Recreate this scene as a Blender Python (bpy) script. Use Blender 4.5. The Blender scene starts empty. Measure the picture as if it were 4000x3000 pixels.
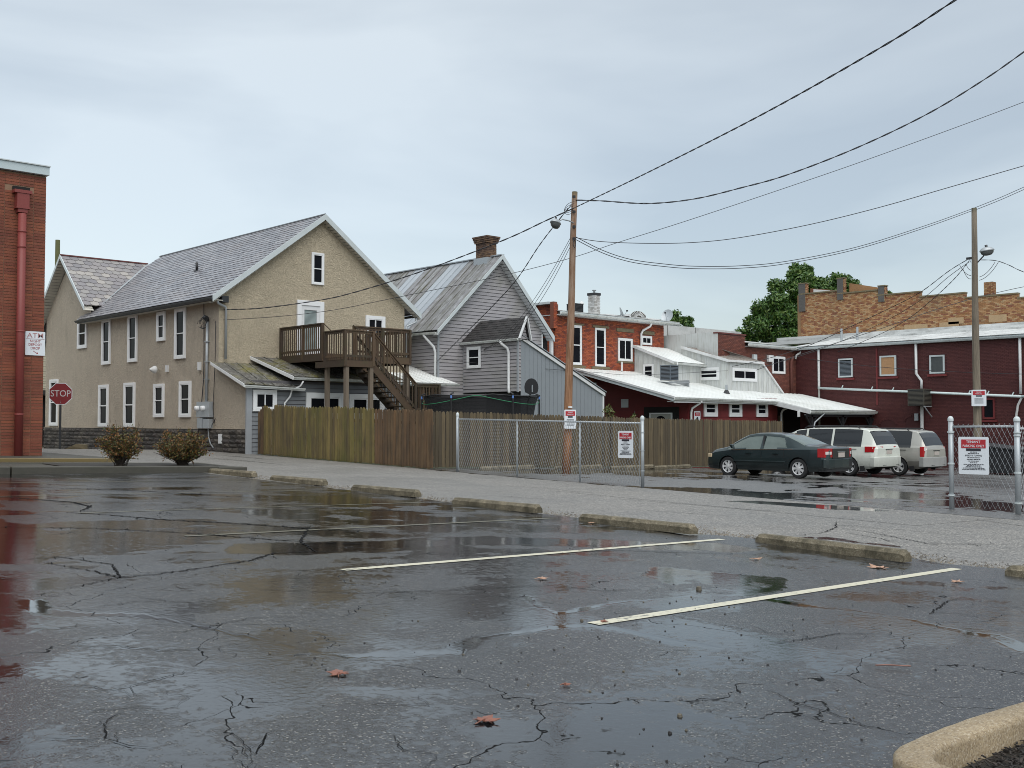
import bpy, math, random
import numpy as np
from mathutils import Matrix, Vector
random.seed(7); rng = np.random.default_rng(7)
S = bpy.context.scene
COL = S.collection
R = math.radians

# ------------------------------------------------------------------ camera, world, sun, exposure
# World axes: +Y runs along the alley (up-left in the photo), +X across it (up-right); Z = 0 is eye level.
cd = bpy.data.cameras.new('camera'); cam = bpy.data.objects.new('camera', cd); COL.objects.link(cam)
cd.sensor_width = 36.0; cd.lens = 37.62; cd.clip_start = 0.1; cd.clip_end = 4000
cam.location = (0, 0, 0); cam.rotation_euler = (R(90 + 2.055), 0, R(-43.1)); S.camera = cam

SUN_EL, SUN_AZ = 52.0, 205.0          # degrees; the sun's heading is measured from +Y clockwise
w = bpy.data.worlds.new('World'); S.world = w; w.use_nodes = True
nt = w.node_tree; nt.nodes.clear(); L = nt.links.new
def wn(t, **k):
    n = nt.nodes.new(t)
    for a, b in k.items(): setattr(n, a, b)
    return n
out = wn('ShaderNodeOutputWorld')
sky = wn('ShaderNodeTexSky', sky_type='NISHITA'); sky.sun_disc = False
sky.sun_elevation = R(SUN_EL); sky.sun_rotation = R(SUN_AZ)
bg1 = wn('ShaderNodeBackground'); bg1.inputs[1].default_value = 0.06; L(sky.outputs[0], bg1.inputs[0])
tc = wn('ShaderNodeTexCoord'); sep = wn('ShaderNodeSeparateXYZ'); L(tc.outputs['Generated'], sep.inputs[0])
# overcast deck: brighter towards the zenith, soft cloud mottling
mp = wn('ShaderNodeMapping'); mp.inputs['Scale'].default_value = (1.0, 1.0, 3.2); L(tc.outputs['Generated'], mp.inputs[0])
nz = wn('ShaderNodeTexNoise'); nz.inputs['Scale'].default_value = 1.7; nz.inputs['Detail'].default_value = 5; nz.inputs['Roughness'].default_value = 0.48
nz.inputs['Distortion'].default_value = 0.5
L(mp.outputs[0], nz.inputs['Vector'])
rp = wn('ShaderNodeValToRGB'); L(nz.outputs['Fac'], rp.inputs[0])
rp.color_ramp.elements[0].position = 0.38; rp.color_ramp.elements[0].color = (0.305, 0.325, 0.320, 1)
rp.color_ramp.elements[1].position = 0.62; rp.color_ramp.elements[1].color = (0.455, 0.475, 0.455, 1)
el = wn('ShaderNodeMath', operation='MAXIMUM'); L(sep.outputs[2], el.inputs[0]); el.inputs[1].default_value = 0.0
e3 = wn('ShaderNodeMath', operation='POWER'); L(el.outputs[0], e3.inputs[0]); e3.inputs[1].default_value = 2.4
e4 = wn('ShaderNodeMath', operation='MULTIPLY_ADD'); L(e3.outputs[0], e4.inputs[0]); e4.inputs[1].default_value = 1.55; e4.inputs[2].default_value = 0.92
gr = wn('ShaderNodeMath', operation='MULTIPLY_ADD'); L(el.outputs[0], gr.inputs[0]); gr.inputs[1].default_value = 0.35; L(e4.outputs[0], gr.inputs[2])
# slightly brighter to the north-west (+Y) than to the east (+X)
az = wn('ShaderNodeMath', operation='SUBTRACT'); L(sep.outputs[1], az.inputs[0]); L(sep.outputs[0], az.inputs[1])
az2 = wn('ShaderNodeMath', operation='MULTIPLY_ADD'); L(az.outputs[0], az2.inputs[0]); az2.inputs[1].default_value = 0.10; L(gr.outputs[0], az2.inputs[2])
bg2 = wn('ShaderNodeBackground'); L(rp.outputs[0], bg2.inputs[0]); L(az2.outputs[0], bg2.inputs[1])
add = wn('ShaderNodeAddShader'); L(bg1.outputs[0], add.inputs[0]); L(bg2.outputs[0], add.inputs[1]); L(add.outputs[0], out.inputs[0])

sd = bpy.data.lights.new('sun', 'SUN'); sd.energy = 1.5; sd.angle = R(60); sd.color = (1.0, 0.965, 0.92)
sun = bpy.data.objects.new('sun', sd); COL.objects.link(sun); sun.location = (-20, -30, 60)
sdir = Vector((math.sin(R(SUN_AZ)) * math.cos(R(SUN_EL)), math.cos(R(SUN_AZ)) * math.cos(R(SUN_EL)), math.sin(R(SUN_EL))))
sun.rotation_euler = sdir.to_track_quat('Z', 'Y').to_euler()

vs = S.view_settings; vs.view_transform = 'Standard'; vs.look = 'None'; vs.gamma = 1; vs.exposure = 0.14; vs.use_curve_mapping = False
S.cycles.filter_width = 0.95; S.cycles.max_bounces = 7; S.cycles.diffuse_bounces = 3; S.cycles.glossy_bounces = 4; S.cycles.transparent_max_bounces = 12

# ------------------------------------------------------------------ materials
class NT:
    def __init__(s, name):
        s.m = bpy.data.materials.new(name); s.m.use_nodes = True; s.t = s.m.node_tree
        s.b = s.t.nodes['Principled BSDF']
    def n(s, t, ins=None, **k):
        x = s.t.nodes.new(t)
        for a, b in k.items(): setattr(x, a, b)
        for a, b in (ins or {}).items():
            if hasattr(b, 'links') or isinstance(b, bpy.types.NodeSocket): s.t.links.new(b, x.inputs[a])
            else: x.inputs[a].default_value = b
        return x
    def link(s, a, b): s.t.links.new(a, b)
    def math(s, op, a, b=0.0, c=None):
        d = {0: a, 1: b}
        if c is not None: d[2] = c
        return s.n('ShaderNodeMath', d, operation=op).outputs[0]
    def mix(s, f, a, b, blend='MIX'):
        x = s.n('ShaderNodeMix', None, data_type='RGBA', blend_type=blend)
        for i, v in ((0, f), (6, a), (7, b)):
            if isinstance(v, bpy.types.NodeSocket): s.link(v, x.inputs[i])
            else: x.inputs[i].default_value = v if i == 0 else (*v[:3], 1)
        return x.outputs[2]
    def pos(s, scale=(1, 1, 1)):
        g = s.n('ShaderNodeNewGeometry'); mp = s.n('ShaderNodeMapping', {0: g.outputs['Position'], 'Scale': scale}); return mp.outputs[0]
    def noise(s, scale, detail=4, rough=0.55, vec=None, dist=0.0):
        return s.n('ShaderNodeTexNoise', {'Vector': vec if vec is not None else s.pos(), 'Scale': scale, 'Detail': detail, 'Roughness': rough, 'Distortion': dist}).outputs['Fac']
    def ramp(s, f, stops):
        x = s.n('ShaderNodeValToRGB', {0: f}); cr = x.color_ramp
        while len(cr.elements) < len(stops): cr.elements.new(0.5)
        for e, (p, c) in zip(cr.elements, stops):
            e.position = p; e.color = (*c, 1) if len(c) == 3 else c
        return x.outputs[0]
    def vary(s):
        """a number 0..1 that differs from piece to piece, whether the pieces are objects or islands of one mesh"""
        g = s.n('ShaderNodeNewGeometry'); o = s.n('ShaderNodeObjectInfo')
        return s.math('FRACT', s.math('ADD', g.outputs['Random Per Island'], o.outputs['Random']))
    def bump(s, h, strength=0.3, dist=0.02):
        x = s.n('ShaderNodeBump', {'Height': h, 'Strength': strength, 'Distance': dist}); s.link(x.outputs[0], s.b.inputs['Normal'])
    def set(s, **k):
        for a, v in k.items():
            i = s.b.inputs[a.replace('_', ' ')]
            if isinstance(v, bpy.types.NodeSocket): s.link(v, i)
            elif isinstance(v, tuple): i.default_value = (*v[:3], 1)
            else: i.default_value = v

def simple(name, c, rough=0.6, metal=0.0, var=0.0, noise=0.12, nscale=3.0, bump=0.0, bscale=40, spec=0.5, dirt=None, stretch=(1, 1, 1)):
    t = NT(name); v = t.pos(stretch)
    n = t.noise(nscale, 6, 0.6, v)
    f = t.math('MULTIPLY_ADD', n, 2 * noise, 1 - noise)
    if var: f = t.math('MULTIPLY', f, t.math('MULTIPLY_ADD', t.vary(), 2 * var, 1 - var))
    col = t.n('ShaderNodeVectorMath', {0: c, 'Scale': f}, operation='SCALE').outputs[0]
    if dirt: col = t.mix(t.ramp(t.noise(dirt[1], 6, 0.65, v), [(0.5, (0, 0, 0)), (0.72, (dirt[2],) * 3)]), col, dirt[0])
    t.set(Base_Color=col, Roughness=rough, Metallic=metal)
    t.b.inputs['Specular IOR Level'].default_value = spec
    if bump: t.bump(t.noise(bscale, 4, 0.6, v), bump, 0.01)
    return t.m

def palette(name, cols, rough=0.8, noise=0.15, nscale=9, bump=0.25, bscale=60, tint=None, stain=None, streak=None):
    """pieces of several colours: each brick, slate, picket picks its own"""
    t = NT(name); v = t.vary()
    x = t.n('ShaderNodeValToRGB', {0: v}); cr = x.color_ramp; cr.interpolation = 'CONSTANT'
    while len(cr.elements) < len(cols): cr.elements.new(0.5)
    for i, (e, c) in enumerate(zip(cr.elements, cols)): e.position = i / len(cols); e.color = (*c, 1)
    n = t.noise(nscale, 5, 0.6)
    col = t.n('ShaderNodeVectorMath', {0: x.outputs[0], 'Scale': t.math('MULTIPLY_ADD', n, 2 * noise, 1 - noise)}, operation='SCALE').outputs[0]
    if stain: col = t.mix(t.ramp(t.noise(stain[1], 6, 0.6), [(0.48, (0, 0, 0)), (0.7, (stain[2],) * 3)]), col, stain[0])
    if streak:
        sv = t.pos(streak[3]); col = t.mix(t.ramp(t.noise(streak[1], 5, 0.6, sv), [(0.45, (0, 0, 0)), (0.68, (streak[2],) * 3)]), col, streak[0])
    t.set(Base_Color=col, Roughness=rough)
    t.bump(t.noise(bscale, 4, 0.6), bump, 0.01)
    return t.m

M = {}
M['white'] = simple('white_paint', (0.70, 0.71, 0.71), 0.45, noise=0.06, dirt=((0.35, 0.34, 0.30), 2.2, 0.35))
M['trim'] = simple('window_trim', (0.78, 0.79, 0.79), 0.4, noise=0.04)
M['fascia'] = simple('fascia_metal', (0.55, 0.60, 0.61), 0.35, noise=0.05, dirt=((0.32, 0.34, 0.30), 1.5, 0.4))
M['bankcap'] = simple('coping_metal', (0.50, 0.58, 0.60), 0.35, noise=0.05)
M['gutter'] = simple('gutter_metal', (0.62, 0.64, 0.62), 0.35, noise=0.07, dirt=((0.18, 0.19, 0.12), 3, 0.6))
M['galv'] = simple('galvanised_steel', (0.40, 0.43, 0.45), 0.42, 0.35, noise=0.12, nscale=8)
M['darkmetal'] = simple('dark_metal', (0.035, 0.037, 0.04), 0.4, 0.3, noise=0.2)
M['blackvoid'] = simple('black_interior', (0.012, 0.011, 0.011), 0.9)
M['black'] = simple('black_plastic', (0.015, 0.015, 0.017), 0.5)
M['soffit'] = simple('soffit_boards', (0.50, 0.48, 0.42), 0.6, noise=0.1, var=0.08)
M['greycorner'] = simple('corner_trim', (0.30, 0.32, 0.34), 0.5)
M['concrete'] = simple('weathered_concrete', (0.21, 0.175, 0.12), 0.8, noise=0.35, nscale=22, bump=1.0, bscale=110, dirt=((0.045, 0.040, 0.022), 3.5, 0.85))
M['kerb'] = simple('kerb_concrete', (0.060, 0.056, 0.044), 0.6, noise=0.3, nscale=6, bump=0.6, bscale=90, dirt=((0.05, 0.05, 0.035), 1.8, 0.8))
M['glass'] = simple('window_glass', (0.010, 0.011, 0.014), 0.05, noise=0.3, spec=0.22)
M['glass'].node_tree.nodes['Principled BSDF'].inputs['IOR'].default_value = 1.2
M['rubber'] = simple('tyre_rubber', (0.018, 0.018, 0.019), 0.7, bump=0.2)
M['signwhite'] = simple('sign_face', (0.72, 0.76, 0.80), 0.35, noise=0.02)
M['signred'] = simple('sign_red', (0.42, 0.02, 0.03), 0.4, noise=0.03)
M['signblack'] = simple('sign_ink', (0.02, 0.02, 0.03), 0.5)
M['pipe_red'] = simple('red_pipe_paint', (0.21, 0.042, 0.036), 0.5, noise=0.1)
M['teal'] = simple('white_pipe', (0.66, 0.76, 0.76), 0.35, noise=0.05)
M['cable'] = simple('cable_black', (0.03, 0.03, 0.035), 0.5)
M['wood_grey'] = simple('weathered_post', (0.17, 0.135, 0.10), 0.85, noise=0.35, nscale=2, bump=0.6, bscale=30, stretch=(6, 6, 0.6))

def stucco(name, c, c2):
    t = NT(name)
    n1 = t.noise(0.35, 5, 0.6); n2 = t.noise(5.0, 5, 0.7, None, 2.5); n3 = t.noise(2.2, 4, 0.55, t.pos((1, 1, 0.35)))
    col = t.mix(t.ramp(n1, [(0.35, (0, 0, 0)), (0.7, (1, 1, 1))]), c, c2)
    col = t.mix(t.ramp(n2, [(0.38, (0.55,) * 3), (0.62, (0, 0, 0))]), col, tuple(x * 0.62 for x in c))  # shading of the trowel strokes put into the colour as darker mottles
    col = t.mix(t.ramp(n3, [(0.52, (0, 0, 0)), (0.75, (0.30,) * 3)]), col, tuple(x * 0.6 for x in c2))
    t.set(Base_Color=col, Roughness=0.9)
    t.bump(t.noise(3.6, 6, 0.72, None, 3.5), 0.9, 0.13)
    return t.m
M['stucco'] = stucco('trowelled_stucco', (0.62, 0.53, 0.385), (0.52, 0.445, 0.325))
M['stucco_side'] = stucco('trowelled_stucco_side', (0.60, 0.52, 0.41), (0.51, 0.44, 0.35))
M['slate'] = palette('roof_slate', [(0.25, 0.25, 0.27), (0.19, 0.19, 0.21), (0.30, 0.295, 0.31), (0.23, 0.235, 0.255), (0.27, 0.26, 0.275), (0.21, 0.21, 0.23)], 0.30, 0.12, 5, 0.3, 50, stain=((0.24, 0.21, 0.20), 0.6, 0.5))
M['slate_scallop'] = palette('scalloped_slate', [(0.22, 0.21, 0.215), (0.25, 0.235, 0.235), (0.28, 0.265, 0.255), (0.20, 0.19, 0.20), (0.24, 0.225, 0.23), (0.35, 0.325, 0.30), (0.23, 0.215, 0.225), (0.26, 0.24, 0.24)], 0.5, 0.12, 5, 0.3, 50)
M['stone'] = palette('rough_block_stone', [(0.060, 0.052, 0.045), (0.085, 0.075, 0.062), (0.045, 0.040, 0.036), (0.11, 0.095, 0.08), (0.07, 0.06, 0.055)], 0.8, 0.4, 12, 1.0, 25, stain=((0.03, 0.028, 0.025), 3, 0.8))
M['mortar_dark'] = simple('dark_mortar', (0.045, 0.04, 0.035), 0.9)
M['bankbrick'] = palette('long_red_brick', [(0.225, 0.062, 0.030), (0.195, 0.052, 0.026), (0.255, 0.074, 0.034), (0.175, 0.046, 0.024), (0.21, 0.062, 0.032)], 0.65, 0.22, 25, 0.9, 90, stain=((0.09, 0.022, 0.013), 0.5, 0.7))
M['bankmortar'] = simple('buff_mortar', (0.25, 0.155, 0.10), 0.9, noise=0.2)
M['redbrick'] = palette('orange_red_brick', [(0.34, 0.075, 0.03), (0.27, 0.06, 0.028), (0.40, 0.10, 0.04), (0.17, 0.045, 0.03), (0.31, 0.07, 0.035), (0.36, 0.085, 0.03)], 0.8, 0.2, 10, 0.5, 60, stain=((0.13, 0.04, 0.028), 0.9, 0.6))
M['redmortar'] = simple('red_mortar', (0.20, 0.075, 0.05), 0.9)
M['brownbrick'] = palette('brown_red_brick', [(0.155, 0.050, 0.035), (0.13, 0.043, 0.03), (0.18, 0.06, 0.04), (0.14, 0.05, 0.038)], 0.85, 0.2, 10, 0.5, 60)
M['brownmortar'] = simple('brown_mortar', (0.11, 0.055, 0.045), 0.9)
M['maroonbrick'] = palette('painted_maroon_brick', [(0.085, 0.020, 0.019), (0.078, 0.018, 0.018), (0.092, 0.023, 0.021)], 0.7, 0.12, 3, 0.3, 40, stain=((0.055, 0.014, 0.014), 0.5, 0.6))
M['maroonmortar'] = simple('painted_maroon_joint', (0.06, 0.015, 0.015), 0.8)
M['tanbrick'] = palette('tan_mottled_brick', [(0.36, 0.19, 0.085), (0.30, 0.145, 0.06), (0.42, 0.25, 0.125), (0.22, 0.085, 0.05), (0.38, 0.21, 0.10), (0.27, 0.115, 0.055), (0.40, 0.27, 0.15)], 0.85, 0.15, 10, 0.4, 60, stain=((0.14, 0.10, 0.065), 0.35, 0.6))
M['tanmortar'] = simple('tan_mortar', (0.25, 0.155, 0.08), 0.9)
M['maroonboard'] = palette('maroon_board', [(0.155, 0.020, 0.021), (0.14, 0.018, 0.019), (0.165, 0.023, 0.023)], 0.6, 0.15, 3, 0.2, 30)
M['siding'] = palette('grey_vinyl_siding', [(0.34, 0.325, 0.335), (0.325, 0.312, 0.325), (0.355, 0.34, 0.35)], 0.55, 0.08, 2, 0.1, 30, stain=((0.20, 0.20, 0.15), 0.8, 0.5))
M['siding_dark'] = palette('blue_grey_siding', [(0.185, 0.195, 0.205), (0.175, 0.185, 0.195), (0.19, 0.20, 0.21)], 0.55, 0.08, 2, 0.1, 30)
M['siding_gap_shade'] = simple('siding_gap_shade', (0.10, 0.095, 0.10), 0.8)  # backing coloured dark to stand in for the shade under each board lap
M['cream_siding'] = palette('cream_siding', [(0.50, 0.47, 0.36), (0.47, 0.44, 0.34)], 0.6, 0.08)
M['board_grey'] = palette('grey_steel_panel', [(0.255, 0.28, 0.30), (0.25, 0.275, 0.295)], 0.45, 0.06, 1.5, 0.05, 20)
M['white_board'] = palette('white_grooved_board', [(0.56, 0.58, 0.57), (0.60, 0.62, 0.60), (0.53, 0.55, 0.54)], 0.6, 0.1, 2, 0.1, 30, streak=((0.34, 0.34, 0.30), 3, 0.5, (3, 3, 0.4)))
M['white_roof'] = palette('white_metal_roof', [(0.80, 0.82, 0.80), (0.78, 0.80, 0.78), (0.82, 0.83, 0.81)], 0.4, 0.05, 1.2, 0.05, 20, stain=((0.50, 0.50, 0.46), 0.5, 0.35))
M['flat_roof'] = palette('weathered_white_roof', [(0.60, 0.61, 0.60), (0.54, 0.55, 0.54), (0.64, 0.65, 0.64)], 0.5, 0.15, 1.0, 0.1, 20, stain=((0.22, 0.22, 0.21), 0.8, 0.7))
M['seam_roof'] = palette('old_standing_seam', [(0.22, 0.215, 0.225), (0.17, 0.165, 0.165), (0.27, 0.27, 0.28), (0.19, 0.18, 0.185), (0.15, 0.145, 0.14)], 0.42, 0.3, 3, 0.1, 20, streak=((0.105, 0.10, 0.07), 1.6, 0.95, (.5, 4, .5)), stain=((0.42, 0.43, 0.44), 2.5, 0.6))
M['seam_light'] = palette('newer_standing_seam', [(0.36, 0.39, 0.42), (0.32, 0.35, 0.38)], 0.36, 0.1, 3, 0.05, 20)
M['brown_metal'] = palette('faded_brown_metal', [(0.30, 0.265, 0.235), (0.36, 0.33, 0.30), (0.26, 0.225, 0.20)], 0.5, 0.15, 2, 0.1, 20)
M['moss_roof'] = palette('mossy_metal_roof', [(0.085, 0.08, 0.07), (0.10, 0.095, 0.085), (0.07, 0.068, 0.06)], 0.55, 0.3, 4, 0.6, 30, stain=((0.15, 0.135, 0.025), 1.1, 1.0), streak=((0.28, 0.27, 0.25), 7, 0.7, (1, 1, 1)))
M['shingle'] = palette('dark_asphalt_shingle', [(0.040, 0.037, 0.037), (0.05, 0.046, 0.045), (0.032, 0.030, 0.030), (0.045, 0.04, 0.04)], 0.7, 0.2, 8, 0.5, 80)
M['ridge_red'] = simple('red_ridge_tile', (0.13, 0.04, 0.035), 0.7)
M['picket_green'] = palette('algae_stained_picket', [(0.190, 0.145, 0.048), (0.150, 0.115, 0.041), (0.215, 0.16, 0.056), (0.125, 0.097, 0.038), (0.17, 0.125, 0.048)], 0.8, 0.25, 4, 0.4, 40, streak=((0.075, 0.055, 0.032), 1.6, 0.85, (3, 3, 0.5)), stain=((0.09, 0.10, 0.018), 0.7, 0.6))
M['picket_brown'] = palette('brown_cedar_picket', [(0.145, 0.085, 0.043), (0.125, 0.075, 0.038), (0.165, 0.095, 0.044), (0.11, 0.068, 0.036), (0.135, 0.085, 0.043)], 0.8, 0.3, 4, 0.4, 40, streak=((0.055, 0.04, 0.026), 1.8, 0.85, (3, 3, 0.5)))
M['picket_grey'] = palette('grey_brown_picket', [(0.120, 0.092, 0.052), (0.095, 0.073, 0.043), (0.145, 0.110, 0.062), (0.078, 0.061, 0.038)], 0.85, 0.2, 4, 0.4, 40, streak=((0.065, 0.05, 0.032), 2.0, 0.8, (3, 3, 0.4)))
M['deckwood'] = palette('wet_deck_timber', [(0.085, 0.053, 0.031), (0.068, 0.044, 0.027), (0.105, 0.066, 0.038), (0.052, 0.035, 0.023)], 0.7, 0.3, 5, 0.3, 40, stain=((0.055, 0.055, 0.02), 2.5, 0.5))
M['chimbrick'] = palette('brown_chimney_brick', [(0.14, 0.085, 0.055), (0.11, 0.065, 0.045), (0.165, 0.10, 0.06), (0.08, 0.05, 0.038)], 0.85, 0.2, 20, 0.5, 60)
M['whitebrick'] = palette('white_painted_brick', [(0.55, 0.55, 0.54), (0.48, 0.48, 0.47), (0.60, 0.60, 0.59), (0.38, 0.37, 0.35)], 0.7, 0.2, 10, 0.4, 50)
M['plywood'] = simple('osb_board', (0.42, 0.24, 0.12), 0.7, noise=0.3, nscale=12)
M['sandstone'] = simple('old_sandstone', (0.17, 0.14, 0.085), 0.85, noise=0.3, nscale=8, bump=0.6)
M['mulch'] = palette('dark_mulch', [(0.022, 0.018, 0.016), (0.035, 0.027, 0.022), (0.016, 0.014, 0.013), (0.045, 0.034, 0.028)], 0.8, 0.3, 20, 0.6, 60)
M['leaf_fallen'] = simple('fallen_leaf', (0.22, 0.085, 0.055), 0.45, noise=0.35, nscale=30, bump=0.5)
M['rope'] = simple('green_rope', (0.03, 0.22, 0.10), 0.6)
M['pebble'] = palette('dark_pebble', [(0.03, 0.028, 0.028), (0.022, 0.02, 0.02), (0.10, 0.085, 0.06)], 0.5, 0.3, 60, 0.5, 90)

def aggregate(name, cols, base_n, rough, wet=0.0):
    """concrete or asphalt whose small stones show"""
    t = NT(name)
    v = t.n('ShaderNodeTexVoronoi', {'Vector': t.pos(), 'Scale': base_n}, feature='F1')
    c = t.ramp(t.n('ShaderNodeSeparateColor', {0: v.outputs['Color']}).outputs[0], [(i / max(1, len(cols) - 1), q) for i, q in enumerate(cols)])
    n = t.noise(1.5, 5, 0.6)
    c = t.n('ShaderNodeVectorMath', {0: c, 'Scale': t.math('MULTIPLY_ADD', n, 0.8, 0.6)}, operation='SCALE').outputs[0]
    t.set(Base_Color=c, Roughness=rough)
    t.bump(t.math('ADD', t.math('SUBTRACT', 1.0, v.outputs['Distance']), t.noise(60, 3, .6)), 0.3, 0.0015)
    return t.m
M['curbagg'] = aggregate('exposed_aggregate_curb', [(0.17, 0.125, 0.07), (0.26, 0.195, 0.115), (0.33, 0.26, 0.165), (0.21, 0.155, 0.095), (0.40, 0.34, 0.25)], 130, 0.65)

def stopcrete():
    t = NT('stained_aggregate_concrete')
    v = t.n('ShaderNodeTexVoronoi', {'Vector': t.pos(), 'Scale': 110}, feature='F1')
    c = t.ramp(t.n('ShaderNodeSeparateColor', {0: v.outputs['Color']}).outputs[0], [(0, (0.14, 0.115, 0.075)), (.4, (0.20, 0.165, 0.11)), (.8, (0.27, 0.23, 0.155)), (1, (0.36, 0.32, 0.24))])
    f = t.ramp(t.noise(5, 6, 0.7), [(0.40, (0.15,) * 3), (0.62, (0.85,) * 3)])
    c = t.mix(f, c, (0.05, 0.043, 0.024))
    t.set(Base_Color=c, Roughness=0.75); t.bump(t.math('ADD', v.outputs['Distance'], t.noise(30, 4, .6)), 0.5, 0.004); return t.m
M['concrete'] = stopcrete()
def asphalt(name, dark, light, speck, r_wet, r_dry, fine_scale, bumpk, damp=(0.4, 0.65), cracks=False):
    t = NT(name)
    lvl = t.n('ShaderNodeAttribute', None, attribute_name='puddle').outputs['Fac']
    p1 = t.pos()
    nf = t.noise(16, 5, 0.6, p1, 0.4)                       # stone tips stand out of shallow water
    pud = t.n('ShaderNodeMapRange', {0: t.math('ADD', lvl, t.math('MULTIPLY_ADD', nf, 0.9, -0.45)), 1: 0.40, 2: 0.60, 3: 0.0, 4: 1.0}).outputs[0]
    big = t.noise(0.32, 5, 0.55, p1, 0.6)
    mid = t.noise(1.6, 5, 0.6, p1)
    vo = t.n('ShaderNodeTexVoronoi', {'Vector': p1, 'Scale': fine_scale}, feature='F1')
    rnd = t.n('ShaderNodeSeparateColor', {0: vo.outputs['Color']}).outputs[0]
    stone = t.ramp(rnd, [(0.0, dark), (0.6, light), (0.90, tuple(x * 1.3 for x in light)), (0.975, speck), (1.0, tuple(x * 1.3 for x in speck))])
    shade = t.math('MULTIPLY_ADD', t.math('ADD', big, mid), 0.55, 0.45)
    c = t.n('ShaderNodeVectorMath', {0: stone, 'Scale': shade}, operation='SCALE').outputs[0]
    c = t.mix(pud, c, tuple(x * 0.5 for x in dark))
    drier = t.n('ShaderNodeMapRange', {0: big, 1: damp[0], 2: damp[1], 3: r_wet, 4: r_dry}).outputs[0]
    rough = t.math('ADD', drier, t.math('MULTIPLY_ADD', mid, 0.10, -0.05))
    deep = t.n('ShaderNodeMapRange', {0: lvl, 1: 0.78, 2: 0.97, 3: 0.0, 4: 1.0}).outputs[0]
    smooth = t.math('MULTIPLY_ADD', deep, -0.035, 0.055)
    rough = t.math('MULTIPLY_ADD', t.math('SUBTRACT', smooth, rough), pud, rough)
    if cracks:                                             # a wandering net of hairline cracks, broken here and there
        wv = t.n('ShaderNodeTexNoise', {'Vector': p1, 'Scale': 0.9, 'Detail': 5, 'Roughness': 0.52})
        wp = t.n('ShaderNodeVectorMath', {0: p1, 1: t.n('ShaderNodeVectorMath', {0: wv.outputs['Color'], 'Scale': 1.1}, operation='SCALE').outputs[0]}, operation='ADD').outputs[0]
        cr = None
        for sc_, wd_, th_ in ((0.40, 0.0034, 0.40), (0.85, 0.0028, 0.55)):
            e = t.n('ShaderNodeTexVoronoi', {'Vector': wp, 'Scale': sc_}, feature='DISTANCE_TO_EDGE').outputs['Distance']
            l_ = t.n('ShaderNodeMapRange', {0: e, 1: wd_ * sc_ * 0.6, 2: wd_ * sc_ * 1.7, 3: 1.0, 4: 0.0}).outputs[0]
            mk = t.n('ShaderNodeMapRange', {0: t.noise(0.7 + sc_, 3, 0.6, p1), 1: th_, 2: th_ + 0.06, 3: 0.0, 4: 1.0}).outputs[0]
            l_ = t.math('MULTIPLY', l_, mk); cr = l_ if cr is None else t.math('MAXIMUM', cr, l_)
        c = t.mix(t.math('MULTIPLY', cr, 0.85), c, (0.003, 0.003, 0.003))
        rough = t.math('MULTIPLY_ADD', t.math('SUBTRACT', 0.75, rough), cr, rough)
        t.link(t.math('MULTIPLY_ADD', cr, -0.45, 0.5), t.b.inputs['Specular IOR Level'])
    t.set(Base_Color=c, Roughness=rough)
    t.b.inputs['IOR'].default_value = 1.58
    h = t.math('ADD', t.math('MULTIPLY', vo.outputs['Distance'], -1.0), t.math('MULTIPLY', t.noise(fine_scale * 0.35, 3, 0.6, p1), 1.2))
    rip = t.math('MULTIPLY', t.noise(22, 3, 0.55, p1), t.math('MULTIPLY_ADD', deep, -0.24, 0.30))
    dry = t.math('SUBTRACT', 1.0, t.math('MULTIPLY', pud, t.math('MULTIPLY_ADD', deep, 0.07, 0.92)))
    hh = t.math('ADD', t.math('MULTIPLY', h, t.math('MULTIPLY', dry, bumpk)), rip)
    t.bump(hh, 0.55, 0.006)
    return t.m
M['lot'] = asphalt('wet_dark_asphalt', (0.014, 0.0145, 0.016), (0.032, 0.033, 0.036), (0.19, 0.18, 0.16), 0.12, 0.25, 105, 0.55, cracks=True)
M['alley'] = asphalt('damp_grey_asphalt', (0.085, 0.080, 0.074), (0.185, 0.174, 0.160), (0.36, 0.34, 0.30), 0.42, 0.62, 48, 1.3, (0.30, 0.6))
M['rearlot'] = asphalt('wet_grey_asphalt', (0.045, 0.043, 0.042), (0.105, 0.102, 0.10), (0.24, 0.23, 0.21), 0.16, 0.46, 52, 1.0, (0.38, 0.6))
M['ground'] = simple('bare_ground', (0.05, 0.055, 0.03), 0.95, noise=0.4, nscale=1.5)
M['dirt'] = simple('planter_soil', (0.022, 0.018, 0.013), 0.7, noise=0.4, nscale=10, bump=0.8)
M['crack'] = simple('dark_wet_crack', (0.006, 0.006, 0.0065), 0.8, spec=0.1)  # plain dark colour of the wet cracks

def linepaint(name, c, under):
    t = NT(name)
    n = t.noise(14, 6, 0.7); n2 = t.noise(1.2, 3, 0.5)
    f = t.ramp(t.math('ADD', t.math('MULTIPLY', n, 0.75), t.math('MULTIPLY', n2, 0.25)), [(0.32, (0.0,) * 3), (0.44, (1, 1, 1))])
    t.set(Base_Color=t.mix(f, under, c), Roughness=0.35)
    t.bump(t.noise(60, 3, 0.6), 0.3, 0.004)
    return t.m
M['line'] = linepaint('worn_line_paint', (0.62, 0.58, 0.44), (0.05, 0.05, 0.048))
M['line_old'] = linepaint('faded_line_paint', (0.12, 0.11, 0.07), (0.033, 0.033, 0.032))
M['yellow'] = linepaint('worn_yellow_paint', (0.17, 0.125, 0.05), (0.09, 0.08, 0.06))

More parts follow.
